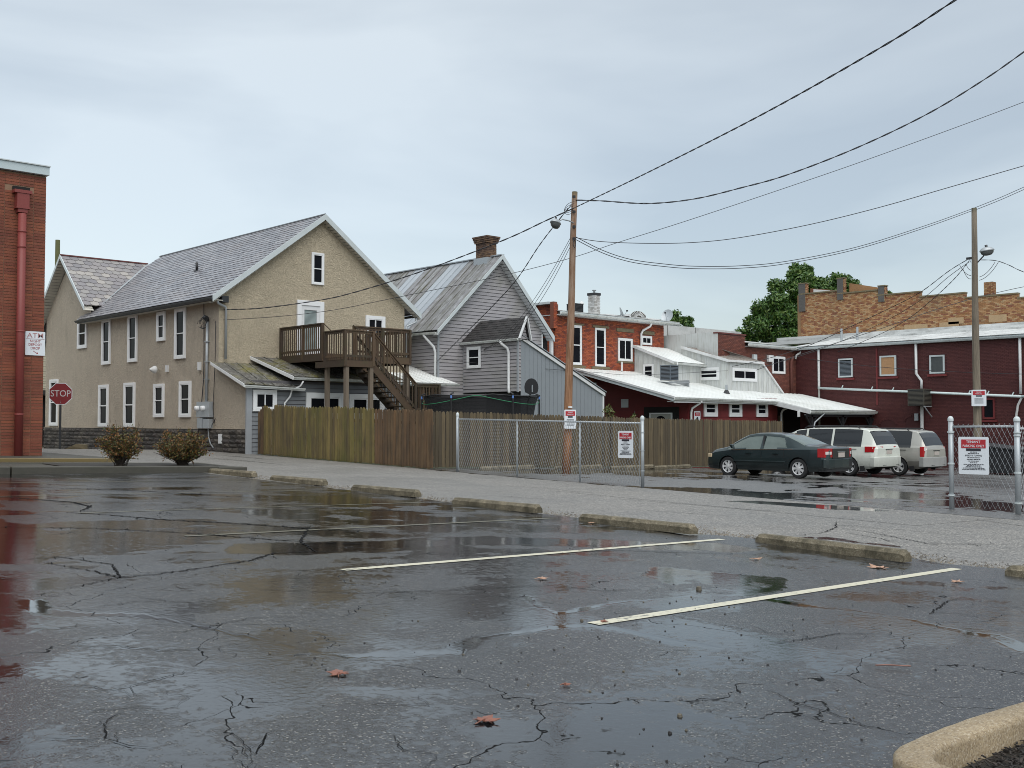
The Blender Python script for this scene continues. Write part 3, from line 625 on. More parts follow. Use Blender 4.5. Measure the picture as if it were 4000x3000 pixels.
gbox(MB(), 13.65, 13.85, 24.95, 27.4, 0.12).build('kerb_stone', M['kerb'], pl, bevel=0.02)
gbox(MB(), 9.6, 13.64, 24.94, 27.19, 0.11).build('soil', M['dirt'], pl)
gbox(MB(), -20, 9.59, 24.94, 27.19, 0.09).build('paved_infill', M['kerb'], pl)

# ------------------------------------------------------------------ near corner kerb with mulch bed
isl = thing('corner_island', 'exposed aggregate curb curving round a dark mulch bed', 'curb', (4.6, 1.6, gz(4.6, 1.6)))
OUT = [(9.0, 2.02), (7.4, 2.12), (6.3, 2.21), (5.71, 2.25), (5.37, 2.27), (5.09, 2.285), (4.85, 2.285), (4.62, 2.28), (4.49, 2.27), (4.39, 2.265), (4.31, 2.245), (4.22, 2.2), (4.165, 2.13), (4.14, 2.0), (4.13, 1.8), (4.1, 1.2), (4.05, 0.2), (4.0, -2)]
INN = [(9.0, 1.88), (7.4, 1.97), (6.3, 2.06), (5.7, 2.095), (5.33, 2.11), (5.08, 2.12), (4.85, 2.125), (4.71, 2.13), (4.56, 2.135), (4.46, 2.125), (4.38, 2.10), (4.325, 2.06), (4.30, 2.02), (4.285, 1.95), (4.28, 1.8), (4.25, 1.2), (4.2, 0.2), (4.15, -2)]
n = len(OUT); vs_ = []; fs_ = []
prof = [(0, -0.2), (0, 0.105), (0.05, 0.122), (0.14, 0.13), (0.86, 0.13), (0.95, 0.122), (1, 0.105), (1, -0.2)]
O2, I2 = [], []
for i in range(n - 1):
    for j in range(3):
        t = j / 3
        O2.append(tuple(OUT[i][q] * (1 - t) + OUT[i + 1][q] * t for q in (0, 1))); I2.append(tuple(INN[i][q] * (1 - t) + INN[i + 1][q] * t for q in (0, 1)))
for (ox, oy), (ix, iy) in zip(O2, I2):
    wob = random.uniform(-0.0012, 0.0012)
    for t, h in prof:
        x, y = ox + (ix - ox) * t, oy + (iy - oy) * t
        vs_.append((x, y, gz(x, y) + h + (wob if 0 < t < 1 else 0)))
m = len(prof)
for i in range(len(O2) - 1):
    for k in range(m - 1): fs_.append((i * m + k, i * m + k + 1, (i + 1) * m + k + 1, (i + 1) * m + k))
MB().add(vs_, fs_).build('curb_stone', M['curbagg'], isl, smooth=True)
bed = MB(); P = INN; bed.add([(x, y, gz(x, y) + 0.005) for x, y in P] + [(9.0, -2, gz(9, -2))], [tuple(range(len(P) + 1))[::-1]]); bed.build('soil', M['dirt'], isl)
ch = MB()
for _ in range(5200):
    x = random.uniform(4.3, 6.2); y = random.uniform(0.9, 2.1); z = gz(x, y) + random.uniform(0.01, 0.035)
    a = random.uniform(0, 3.14); l = random.uniform(0.012, 0.035); ww = random.uniform(0.004, 0.011)
    d = Vector((math.cos(a), math.sin(a), random.uniform(-0.4, 0.4))) * l
    ch.bar((x, y, z), Vector((x, y, z)) + d, ww, ww * 0.5)
ch.build('mulch_chips', M['mulch'], isl, kind='stuff')

# ------------------------------------------------------------------ wheel stops
def stop_mesh(Ln, w=0.165, h=0.135):
    prof = [(-w / 2, 0), (-w / 2, h * 0.68), (-w * 0.27, h), (w * 0.27, h), (w / 2, h * 0.68), (w / 2, 0)]
    xs_ = [0, 0.05] + list(np.linspace(0.2, Ln - 0.2, 7)) + [Ln - 0.05, Ln]; mb = MB(); v = []
    for i, y in enumerate(xs_):
        k = 0.72 if i in (0, len(xs_) - 1) else 1.0
        for x, z in prof: v.append((x * (0.85 if k < 1 else 1) + random.uniform(-.003, .003), y - Ln / 2, z * k + random.uniform(-.003, .003) * (z > 0)))
    m = len(prof); f = [(i * m + k, i * m + (k + 1) % m, (i + 1) * m + (k + 1) % m, (i + 1) * m + k) for i in range(len(xs_) - 1) for k in range(m)]
    f += [tuple(range(m)), tuple(range((len(xs_) - 1) * m, len(xs_) * m))[::-1]]
    return mb.add(v, f)
SM = stop_mesh(2.28)
SL = ['nearest complete concrete wheel stop, beside the end of the nearest painted line', 'weathered concrete wheel stop straight in front of the gate opening, second nearest complete', 'mossy concrete wheel stop in front of the chain-link panel',
      'concrete wheel stop in front of the brown end of the picket fence', 'concrete wheel stop in front of the greenish picket fence', 'farthest concrete wheel stop, touching the planter bed kerb', 'concrete wheel stop cut off by the right edge of the photo']
for i, (x, y, rz) in enumerate([(11.98, 7.06, -9), (12.05, 10.24, -4), (12.35, 13.62, -3), (12.62, 17.15, -3), (12.72, 20.5, -2), (12.75, 23.5, -2), (11.8, 3.7, -4)]):
    o = SM.build('wheel_stop', M['concrete'], None) if i == 0 else bpy.data.objects['wheel_stop'].copy()
    if i: COL.objects.link(o)
    o.location = (x, y, gz(x, y)); o.rotation_euler = (0, 0, R(rz)); tag(o, SL[i], 'wheel stop', 'wheel stops along the alley edge')
RSL = ['pale wheel stop behind the left half of the chain-link panel', 'pale wheel stop behind the chain-link panel near the leaning pole', 'pale wheel stop just right of the chain-link panel', 'pale wheel stop at the picket fence in front of the dark sedan', 'wheel stop under the nose of the white minivan', 'wheel stop under the nose of the beige minivan']
for i, x in enumerate([23.3, 26.6, 29.4, 31.6, 36.6, 39.6]):
    o = bpy.data.objects['wheel_stop'].copy(); COL.objects.link(o); o.name = 'wheel_stop'
    o.location = (x, 25.1, gz(x, 25.1)); o.rotation_euler = (0, 0, R(90 + random.uniform(-1.5, 1.5))); tag(o, RSL[i], 'wheel stop', 'wheel stops in the rear lot')

# loose gravel swept against the lot edge
gv = MB()
for _ in range(3800):
    y = random.uniform(3, 24); x = EDGE(y) + abs(random.gauss(0.05, 0.28)); s_ = random.uniform(0.005, 0.018); z = gz(x, y) + 0.004
    a = random.uniform(0, 3)
    ca, sa = math.cos(a) * s_, math.sin(a) * s_
    gv.add([(x + ca, y + sa, z), (x - sa, y + ca, z), (x - ca, y - sa, z), (x + sa, y - ca, z), (x, y, z + s_ * 0.9)], [(0, 1, 4), (1, 2, 4), (2, 3, 4), (3, 0, 4)])
gv.build('loose_gravel', aggregate('gravel_bits', [(0.10, 0.085, 0.065), (0.2, 0.17, 0.13), (0.06, 0.055, 0.05)], 9, 0.7), None, kind='stuff')
# ------------------------------------------------------------------ windows, gutters, siding helpers
def window(parent, pl, u0, u1, z0, z1, fw=0.12, depth=0.07, sash='hung', glassmat=None, trim='trim', sill=False, fbottom=True, blinds=False):
    wdw = MB()
    wdw.pbox(pl, u0, u0 + fw, 0.0, depth, z0, z1); wdw.pbox(pl, u1 - fw, u1, 0.0, depth, z0, z1)
    wdw.pbox(pl, u0 + fw, u1 - fw, 0.0, depth, z1 - fw, z1); wdw.pbox(pl, u0 + fw, u1 - fw, 0.0, depth, z0, z0 + fw)
    if sill: wdw.pbox(pl, u0 - 0.05, u1 + 0.05, 0.0, depth + 0.04, z0 - 0.05, z0 - 0.002)
    wo = wdw.build('window', M[trim], parent, bevel=0.008)
    a, b, c, d = u0 + fw, u1 - fw, z0 + fw, z1 - fw; r = 0.035 if (b - a) < 0.8 else 0.05
    s = MB(); e = 0.012
    s.pbox(pl, a, a + r, 0.004, depth - e, c, d); s.pbox(pl, b - r, b, 0.004, depth - e, c, d)
    s.pbox(pl, a + r, b - r, 0.004, depth - e, c, c + r); s.pbox(pl, a + r, b - r, 0.004, depth - e, d - r, d)
    m = (c + d) / 2; h = (a + b) / 2
    if sash == 'hung': s.pbox(pl, a + r, b - r, 0.004, depth - e - 0.003, m - r * 0.55, m + r * 0.55)
    if sash in ('slide', 'pair'): s.pbox(pl, h - r * 0.6, h + r * 0.6, 0.004, depth - e - 0.003, c + r, d - r)
    s.build('sash', M[trim], wo)
    g = glassmat or M['glass']
    if sash == 'hung':
        MB().pbox(pl, a + r, b - r, 0.003, 0.02, m, d - r).build('pane', g, wo); MB().pbox(pl, a + r, b - r, 0.003, 0.012, c + r, m - 0.002).build('pane', g, wo)
    elif sash in ('slide', 'pair'):
        MB().pbox(pl, a + r, h, 0.003, 0.02, c + r, d - r).build('pane', g, wo); MB().pbox(pl, h + 0.002, b - r, 0.003, 0.012, c + r, d - r).build('pane', g, wo)
    else: MB().pbox(pl, a + r, b - r, 0.003, 0.012, c + r, d - r).build('pane', g, wo)
    if blinds:
        bl = MB(); z = c + r + 0.02
        while z < d - r - 0.02: bl.pbox(pl, a + r, b - r, 0.02, 0.026, z, z + 0.02); z += 0.04
        bl.build('blind_slats', M['white'], wo, kind='stuff')
    return wo

def gutter(parent, p, q, mat='gutter', r=0.065, name='gutter'):
    """K-style gutter from p to q; out = side it hangs to"""
    p, q = Vector(p), Vector(q); d = (q - p).normalized(); o = Vector((0, 0, 1)).cross(d)
    if o.dot(-(p + q)) < 0: o = -o
    prof = [(0, 0), (0.8 * r, -0.0), (1.0 * r, 0.5 * r), (1.35 * r, 0.9 * r), (1.5 * r, 1.6 * r), (1.38 * r, 1.6 * r), (1.2 * r, 1.0 * r), (0.85 * r, 0.35 * r), (0.05 * r, 0.3 * r), (0.0, 1.6 * r)]
    v = [p + o * a + Vector((0, 0, b)) for a, b in prof] + [q + o * a + Vector((0, 0, b)) for a, b in prof]; n = len(prof)
    return MB().add(v, [(i, (i + 1) % n, (i + 1) % n + n, i + n) for i in range(n)] + [tuple(range(n)), tuple(range(2 * n - 1, n - 1, -1))]).build(name, M[mat], parent)
def downspout(parent, path, mat='white', w=0.075, name='downspout'):
    mb = MB(); mb.tube([Vector(p) for p in path], w / 2, 8)
    return mb.build(name, M[mat], parent, smooth=True)

def clapboards(parent, pl, rows, mat, name='siding_board', lap=0.024, cap=CAP):
    """rows = [(z0, z1, u0, u1, u0top, u1top)]; each a wedge thicker at its lower edge"""
    it = []
    for z0, z1, a, b, at, bt in rows:
        z0 += 0.022                                   # shadow gap under the board above
        if b - a < 0.02: continue
        if pl[0] == 'Y':
            f = lambda u, o, z: (u, pl[1] - o, z)
        else: f = lambda u, o, z: (pl[1] - o, u, z)
        v = [f(a, 0, z0), f(b, 0, z0), f(b, lap, z0), f(a, lap, z0), f(at, 0, z1), f(bt, 0, z1), f(bt, 0.003, z1), f(at, 0.003, z1)]
        it.append((v, [(0, 1, 2, 3), (4, 7, 6, 5), (3, 2, 6, 7), (0, 3, 7, 4), (1, 5, 6, 2)]))
    pieces(parent, name, it, M[mat], cap)
def rows_rect(u0, u1, z0, z1, h):
    n = max(1, round((z1 - z0) / h)); h = (z1 - z0) / n
    return [(z0 + i * h, z0 + (i + 1) * h, u0, u1, u0, u1) for i in range(n)]

def brickwall(parent, pl, u0, u1, z0, z1, bl, bh, joint, mat, mortar, holes=(), top=None, proud=0.012, bond=0.5, cap=0, name='brick', back=0.25, zfun=None):
    """mortar bed with every brick standing proud of it; holes = [(u0, u1, z0, z1)]; top(u) = height of the wall there"""
    items = []; cntz = int((z1 - z0) / bh)
    mv = MB()
    us = sorted({u0, u1, *[h[0] for h in holes], *[h[1] for h in holes]}) if top is None else None
    if top is None: mv.pbox(pl, u0, u1, -back, 0.0, z0, z1)
    else:
        K = top
        for (a, b, t) in K: mv.pbox(pl, a, b, -back, 0.0, z0, t)
    mv.build('mortar_bed', M[mortar], parent)
    mats_ = []
    for j in range(cntz):
        za = z0 + j * bh + joint / 2; zb = z0 + (j + 1) * bh - joint / 2
        off = (j % 2) * bond * bl; u = u0 - off
        while u < u1:
            a, b = max(u0, u + joint / 2), min(u1, u + bl - joint / 2); u += bl
            if b - a < 0.03: continue
            if top is not None:
                tt = [t for (p, q, t) in top if p <= (a + b) / 2 <= q]
                if not tt or zb > tt[0]: continue
            if any(a < h[1] and b > h[0] and za < h[3] and zb > h[2] for h in holes): continue
            o = proud + random.uniform(-0.003, 0.003)
            if pl[0] == 'Y': mats_.append(T(a, pl[1] - o, za) @ S3(b - a, o + 0.004, zb - za))
            else: mats_.append(T(pl[1] - o, a, za) @ S3(o + 0.004, b - a, zb - za))
    tpl = ([(0, 0, 0), (1, 0, 0), (1, 1, 0), (0, 1, 0), (0, 0, 1), (1, 0, 1), (1, 1, 1), (0, 1, 1)], [(0, 1, 5, 4), (3, 0, 4, 7), (4, 5, 6, 7), (0, 3, 2, 1), (1, 2, 6, 5)])
    inst(parent, name, tpl, mats_, M[mat], cap)

def sign_board(name, label, loc, rotz, w, h, draw, group=None, cat='sign', r=0.03):
    """flat sheet sign facing local -Y, with rounded corners; draw(root) adds the print"""
    t = thing(name, label, cat, loc, group, rotz, local=True)
    pts = []
    for cx, cz, a0 in ((w / 2 - r, h / 2 - r, 0), (-w / 2 + r, h / 2 - r, 90), (-w / 2 + r, -h / 2 + r, 180), (w / 2 - r, -h / 2 + r, 270)):
        for k in range(4): a = R(a0 + 30 * k); pts.append((cx + r * math.cos(a), 0, cz + r * math.sin(a)))
    MB().prism(pts, (0, 0.004, 0)).build('sign_plate', M['signwhite'], t)
    draw(t); return t
RX = (R(90), 0, 0)
def tow_print(w, h, small=False):
    def d(t):
        MB().box(-w * .40, w * .40, -0.006, -0.0005, h * .20, h * .43).build('red_panel', M['signred'], t)
        text(t, 'TENANT', h * .095, (0, -0.008, h * .365), RX, M['signwhite'], sx=1.0)
        text(t, 'PARKING ONLY', h * .095, (0, -0.008, h * .255), RX, M['signwhite'], sx=0.82)
        MB().box(-w * .24, w * .24, -0.006, -0.0005, h * .125, h * .19).build('black_panel', M['signblack'], t)
        text(t, "SPEEDY'S TOWING", h * .058, (0, -0.003, h * .0), RX, M['signblack'], sx=0.9)
        lines = MB()
        for z, ww in ((.095, .22), (.055, .36), (-.055, .40), (-.10, .44), (-.145, .34), (-.19, .24), (-.235, .66), (-.27, .44), (-.30, .52), (-.335, .70), (-.37, .78)):
            x = -ww * w / 2
            while x < ww * w / 2:                                  # word-long bars: print too small to read in the photo
                l = random.uniform(.03, .09) * w; e = min(x + l, ww * w / 2)
                lines.box(x, e, -0.004, -0.0008, h * z - h * .009, h * z + h * .009); x = e + .015 * w
        lines.build('fine_print', M['signblack'], t)
    return d

# ------------------------------------------------------------------ stucco house
SH = thing('stucco_house', 'tan stucco two-storey house with slate roof and rough stone base', 'house', (20.3, 38.6, gz(20.3, 38.6)))
WX, WY, EZ, RZ_, RX_ = 20.3, 38.6, 4.98, 8.72, 25.0     # side wall plane, gable plane, eave, ridge
body = MB()
# side wall facing the alley (main body and, flush with it, the cross wing)
body.box(WX, WX + 0.3, 36.35, 38.6, -0.25, 2.30)
side = MB(); side.add([(WX, 38.6, -0.25), (WX, 57.2, -0.25), (WX, 57.2, 5.45), (WX, 54.15, 8.02), (WX, 51.35, 5.45), (WX, 51.35, 5.02), (WX, 38.6, 5.02)], [(0, 1, 2, 3, 4, 5, 6)])
side.add([(WX, 57.2, -0.25), (WX + 9, 57.2, -0.25), (WX + 9, 57.2, 5.4), (WX, 57.2, 5.4)], [(0, 1, 2, 3)])
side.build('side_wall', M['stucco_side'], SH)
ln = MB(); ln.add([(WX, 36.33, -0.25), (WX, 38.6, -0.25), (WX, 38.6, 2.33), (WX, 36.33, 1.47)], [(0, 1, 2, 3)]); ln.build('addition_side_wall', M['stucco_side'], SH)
g = MB(); g.add([(WX, WY, -0.25), (29.45, WY, -0.25), (29.45, WY, 5.20), (25.0, WY, 8.56), (WX, WY, 5.0)], [(0, 1, 2, 3, 4)])
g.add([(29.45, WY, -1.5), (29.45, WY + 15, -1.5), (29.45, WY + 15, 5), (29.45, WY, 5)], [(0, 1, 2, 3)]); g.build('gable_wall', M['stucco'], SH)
# stone base: every block its own piece, rough faced
MB().box(WX - 0.02, WX + 0.3, 36.35, 57.25, -1.9, -0.26).build('base_wall', M['mortar_dark'], SH)
st = []
z = -0.28; row = 0
while z > -1.62:
    hh = random.uniform(0.15, 0.20); y = 36.34 + random.uniform(-0.2, 0)
    while y < 57.2:
        l = random.uniform(0.30, 0.75); a, b = max(36.34, y) + 0.008, min(57.24, y + l) - 0.008; y += l
        if b - a < 0.08: continue
        z0, z1 = z - hh + 0.007, z - 0.007; o = 0.055; j = lambda s=0.02: random.uniform(-s, s)
        x0 = WX - 0.02; v = [(x0, a, z0), (x0, b, z0), (x0, b, z1), (x0, a, z1)]
        v += [(x0 - o * .35 + j(.01), a, z0), (x0 - o * .35 + j(.01), b, z0), (x0 - o * .35 + j(.01), b, z1), (x0 - o * .35 + j(.01), a, z1)]
        my = (a + b) / 2 + j(.05); mz = (z0 + z1) / 2
        v += [(x0 - o + j(.025), a + (b - a) * .2, mz + j(.02)), (x0 - o + j(.03), my, mz + j(.03)), (x0 - o + j(.025), a + (b - a) * .8, mz + j(.02))]
        st.append((v, [(0, 1, 5, 4), (1, 2, 6, 5), (2, 3, 7, 6), (3, 0, 4, 7), (4, 5, 10, 9), (4, 9, 8), (5, 6, 10), (6, 7, 8, 9), (6, 9, 10), (7, 4, 8)]))
    z -= hh
pieces(SH, 'base_stone', st, M['stone'])
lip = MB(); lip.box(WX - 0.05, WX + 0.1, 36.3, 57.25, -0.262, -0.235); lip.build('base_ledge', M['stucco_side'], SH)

# windows: upper row, lower row (u along +Y)
PX = ('X', WX)
for (a, b, z0, z1) in ((51.75, 52.89, 3.60, 5.08), (48.95, 49.92, 2.70, 4.84), (46.05, 47.0, 2.70, 4.84), (43.27, 44.05, 3.48, 4.74), (41.38, 42.35, 2.64, 4.76),
                       (55.35, 56.5, -0.17, 2.2), (49.1, 50.2, -0.2, 1.76), (46.2, 47.36, -0.2, 1.78), (43.3, 44.28, 0.22, 1.65), (40.84, 41.86, 0.21, 1.70)):
    window(SH, PX, a, b, z0, z1, fw=0.125, depth=0.08)
PY = ('Y', WY)
window(SH, PY, 24.52, 25.13, 5.82, 7.18, fw=0.08, depth=0.07)
window(SH, PY, 27.30, 28.34, 3.55, 4.70, fw=0.15, depth=0.08, sash='slide')
# balcony door with wide casing
dr = MB()
for a, b, z0, z1 in ((23.82, 24.02, 2.75, 5.11), (24.93, 25.13, 2.75, 5.11), (24.02, 24.93, 4.90, 5.11)): dr.pbox(PY, a, b, 0, 0.09, z0, z1)
dro = dr.build('door', M['trim'], SH, bevel=0.01)
d2 = MB()
for a, b, z0, z1 in ((24.02, 24.17, 2.75, 4.90), (24.78, 24.93, 2.75, 4.90), (24.17, 24.78, 4.72, 4.90), (24.17, 24.78, 2.75, 3.05)): d2.pbox(PY, a, b, 0, 0.055, z0, z1)
d2.build('door_leaf', M['white'], dro)
MB().pbox(PY, 24.17, 24.78, 0.003, 0.015, 3.05, 4.72).build('pane', simple('door_glass', (0.16, 0.20, 0.20), 0.25, noise=0.1), dro)
bl = MB(); zz = 3.07
while zz < 4.70: bl.pbox(PY, 24.18, 24.77, 0.016, 0.021, zz, zz + 0.022); zz += 0.045
bl.build('blind_slats', simple('pale_blind', (0.34, 0.40, 0.39), 0.5), dro, kind='stuff')

# main roof: deck, slates one by one, fascia, soffit
ex, ez, yf, yb = 19.88, 4.93, 38.28, 53.8       # eave x and z, front and back edge
rx, rz = 25.0, 8.80; rr = 30.12
sl = Vector((rx - ex, 0, rz - ez)); SLn = sl.length; su = sl.normalized(); sn = Vector((-su.z, 0, su.x))
deck = MB(); deck.add([(ex, yf, ez - 0.04), (ex, 52.2, ez - 0.04), (21.2, 53.4, 5.95), (24.25, 54.2, 8.22), (rx, yb, rz - 0.04), (rx, yf, rz - 0.04)], [(0, 1, 2, 3, 4, 5)])
deck.add([(rx, yf, rz - 0.02), (rx, yb, rz - 0.02), (rr, yb, ez - 0.02), (rr, yf, ez - 0.02)], [(0, 1, 2, 3)])
rf = deck.build('roof', M['slate'], SH)
def wing_z(y): return 8.32 - abs(y - 54.15) * 0.92
tp = MB().add([(0, 0, 0), (0, 1, 0), (1, 1, 0), (1, 0, 0), (0, 0, 1), (0, 1, 1), (1, 1, 0.35), (1, 0, 0.35)], [(4, 5, 6, 7), (0, 1, 5, 4), (0, 4, 7, 3), (1, 2, 6, 5)])
TPL = (tp.v, tp.f); ml = []
ex_rows = 27; exp_ = SLn / ex_rows
for i in range(ex_rows):
    y = yf - (0.17 if i % 2 else 0) ; d0 = i * exp_
    while y < yb + 0.4:
        wd = 0.33 + random.uniform(-0.02, 0.02); a, b = max(yf, y) + 0.004, min(yb + 0.3, y + wd) - 0.004; y += wd
        if b - a < 0.05: continue
        c = Vector((ex, 0, ez)) + su * d0; ym = (a + b) / 2
        if ym > 52.0 - 0.0 and c.z < wing_z(ym) - 0.02: continue
        if ym > 51.95 and d0 < 0.6: continue
        if ym > 53.75 - 0.0 and c.z > 8.0: continue
        tilt = random.uniform(-0.004, 0.006)
        m = Matrix(((su.x, 0, sn.x, c.x), (0, 1, 0, a), (su.z, 0, sn.z, c.z), (0, 0, 0, 1)))
        ml.append(m @ T(random.uniform(-0.012, 0.012), 0, 0.0) @ S3(exp_ + 0.02, b - a - 0.006, 0.028 + tilt))
inst(rf, 'slate', TPL, ml, M['slate'])
rcap = MB()
y = yf
while y < yb: rcap.prism([(rx - 0.11, y, rz - 0.035), (rx, y, rz + 0.05), (rx + 0.11, y, rz - 0.035)], (0, 0.44, 0)); y += 0.45
rcap.build('ridge_cap', M['darkmetal'], rf)
# vent pipe on the slope
vp_ = Vector((ex, 44.6, ez)) + su * 3.1; MB().tube([vp_, vp_ + Vector((0, 0, 0.38))], 0.06, 10).build('vent_pipe', M['black'], rf, smooth=True)
MB().box(vp_.x - 0.1, vp_.x + 0.16, vp_.y - 0.14, vp_.y + 0.14, vp_.z - 0.02, vp_.z + 0.02).build('vent_flashing', M['darkmetal'], rf)
# rake boards, soffits
def rake(parent, p, q, y, depth=0.20, th=0.04, mat='fascia', name='rake_board', axis='Y'):
    d = Vector((0, th, 0)) if axis == 'Y' else Vector((th, 0, 0))
    P_, Q_ = Vector(p), Vector(q)
    return MB().prism([P_, Q_, Q_ - Vector((0, 0, depth)), P_ - Vector((0, 0, depth))], d).build(name, M[mat], parent)
rake(rf, (ex - 0.03, yf - 0.04, ez + 0.02), (rx, yf - 0.04, rz + 0.02), 0, 0.24)
rake(rf, (rx, yf - 0.04, rz + 0.02), (rr + 0.03, yf - 0.04, ez + 0.02), 0, 0.26)
for s_ in (-1, 1):
    it = []; n = 34; x_e = ex if s_ < 0 else rr
    for i in range(n):
        t0, t1 = i / n, (i + 1) / n - 0.004
        A = lambda t: (x_e + (rx - x_e) * t, ez + (rz - ez) * t - 0.25)
        (xa, za), (xb, zb) = A(t0), A(t1)
        it.append(([(xa, yf, za), (xa, WY, za), (xb, WY, zb), (xb, yf, zb), (xa, yf, za + 0.02), (xb, yf, zb + 0.02)], [(0, 1, 2, 3), (0, 3, 5, 4)]))
    pieces(rf, 'soffit_board', it, M['soffit'])
MB().box(ex + 0.03, WX, yf, 52.0, ez - 0.16, ez - 0.13).build('eave_soffit', M['soffit'], rf)
MB().box(ex + 0.0, ex + 0.03, yf, 52.0, ez - 0.18, ez - 0.02).build('eave_board', M['darkmetal'], rf)
gutter(SH, (ex, yf, ez - 0.17), (ex, 52.1, ez - 0.13), 'darkmetal')
MB().box(WX - 0.02, WX + 0.26, WY - 0.30, WY - 0.02, 4.72, 4.97).build('corner_return', M['darkmetal'], SH)
# white downspouts at the two gable corners
downspout(SH, [(20.1, 38.35, 4.80), (20.15, 38.4, 4.68), (20.5, 38.46, 4.56), (20.55, 38.5, 4.45), (20.55, 38.5, 2.5)], 'galv', 0.1)
downspout(SH, [(30.0, 38.4, 4.75), (29.95, 38.4, 4.55), (29.5, 38.48, 4.35), (29.47, 38.48, 4.2), (29.47, 38.48, 2.9)], 'galv', 0.1)
gutter(SH, (rr, 46, ez - 0.12), (rr, yf, ez - 0.16), 'darkmetal')

# cross wing roof: ridge along X, scalloped slates on the near slope
WR = 8.32; wy = 54.15; wex = 19.82
wd_ = MB(); wd_.add([(wex, wy, WR), (25.2, wy, WR), (22.2, 51.2, 5.62), (wex, 51.2, 5.62)], [(0, 1, 2, 3)])
wd_.add([(wex, wy, WR), (25.2, wy, WR), (25.2, 57.6, 5.2), (wex, 57.6, 5.2)], [(0, 1, 2, 3)])
wr = wd_.build('wing_roof', M['slate_scallop'], SH)
dv = Vector((0, wy - 51.2, WR - 5.62)); dl = dv.length; du = dv.normalized(); dn = Vector((0, -du.z, du.y))
sc = MB(); pr = [(0.06, 0.02), (0.5, -0.13), (0.94, 0.02), (1.0, 0.22), (1.0, 1.3), (0, 1.3), (0, 0.22)]
sc.add([(a, b, 1.0 if b < 0.3 else 0.2) for a, b in pr] + [(a, b, 0) for a, b in pr], [tuple(range(7))] + [(i, i + 7, (i + 1) % 7 + 7, (i + 1) % 7) for i in range(7)])
ml = []; rows = 13; ee = dl / rows
for i in range(rows):
    c0 = Vector((0, 51.2, 5.62)) + du * (i * ee); x = wex - (0.21 if i % 2 else 0)
    xm = ex + (c0.z + 0.15 - ez) / (rz - ez) * (rx - ex)
    while x < xm - 0.02:
        a, b = max(wex, x), min(x + 0.42, xm); x += 0.42
        if b - a < 0.06: continue
        m = Matrix(((1, 0, 0, a), (0, du.y, dn.y, c0.y), (0, du.z, dn.z, c0.z), (0, 0, 0, 1))); ml.append(m @ S3(b - a - 0.016, ee, 0.042))
inst(wr, 'scalloped_slate', (sc.v, sc.f), ml, M['slate_scallop'])
MB().bar((wex - 0.02, wy, WR + 0.03), (24.35, wy, WR + 0.03), 0.16, 0.06).build('ridge_tile', M['ridge_red'], wr)
MB().bar((20.75, 51.35, 5.72), (24.3, 54.05, 8.30), 0.22, 0.03).build('valley_flashing', M['galv'], wr)
rake(wr, (wex - 0.03, 51.0, 5.55), (wex - 0.03, wy, WR + 0.05), 0, 0.2, axis='X'); rake(wr, (wex - 0.03, wy, WR + 0.05), (wex - 0.03, 57.7, 5.1), 0, 0.2, axis='X')
it = []
for i in range(24):
    t0, t1 = i / 24, (i + 1) / 24 - 0.006; q = lambda t: (wy + (57.65 - wy) * t, WR - 0.16 + (5.1 - WR) * t)
    (ya, za), (yb_, zb) = q(t0), q(t1); it.append(([(wex, ya, za), (WX, ya, za), (WX, yb_, zb), (wex, yb_, zb)], [(0, 1, 2, 3)]))
    q = lambda t: (wy + (51.0 - wy) * t, WR - 0.16 + (5.5 - WR) * t)
    (ya, za), (yb_, zb) = q(t0), q(t1); it.append(([(wex, ya, za), (WX, ya, za), (WX, yb_, zb), (wex, yb_, zb)], [(0, 1, 2, 3)]))
pieces(wr, 'soffit_board', it, M['soffit'])

# electric service: mast, meters, cable loops, lamps and plates on the side wall
es = thing('electric_meters', 'pair of grey electric meter boxes with a tall service mast on stucco', 'meter box', (20.15, 39.4, -0.3))
MB().box(20.08, 20.29, 38.95, 39.99, -0.02 + 0.22, 0.82).build('meter_box', M['galv'], es, bevel=0.01)
MB().box(20.10, 20.29, 39.52, 39.96, -0.24, 0.18).build('disconnect_box', M['galv'], es, bevel=0.01); MB().box(20.10, 20.29, 38.99, 39.47, -0.24, 0.14).build('disconnect_box', M['galv'], es, bevel=0.01)
for y in (39.35, 39.85):
    MB().lathe([(0.0, -0.13), (0.085, -0.13), (0.10, -0.09), (0.10, 0)], 14, (20.08, y, 0.56), 'X').build('meter', M['trim'], es, smooth=True)
MB().tube([(20.22, 39.42, 0.82), (20.22, 39.40, 4.05)], 0.055, 10).build('service_mast', M['galv'], es, smooth=True)
MB().tube([(20.22, 39.40, 4.02), (20.2, 39.40, 4.18), (20.12, 39.40, 4.22), (20.05, 39.42, 4.12)], 0.075, 10).build('weather_head', M['darkmetal'], es, smooth=True)
for z in (1.7, 2.4, 3.2): MB().box(20.14, 20.30, 39.32, 39.50, z, z + 0.03).build('mast_strap', M['galv'], es)
lp = MB()
for k in range(5):
    c = Vector((20.1, 39.55 + random.uniform(-.1, .25), 3.95)); r_ = random.uniform(.18, .32)
    lp.tube([c + Vector((random.uniform(-.05, .05), r_ * math.cos(a), r_ * 0.8 * math.sin(a))) for a in np.linspace(0, 5.6, 14)], 0.009, 4)
lp.build('cable_loop', M['cable'], es)
MB().tube([(20.24, 39.75, 4.85), (20.24, 39.70, 3.0), (20.25, 39.72, 1.8), (20.24, 39.9, 0.5), (20.22, 40.1, -0.6)], 0.018, 5).build('riser_cable', M['cable'], es)
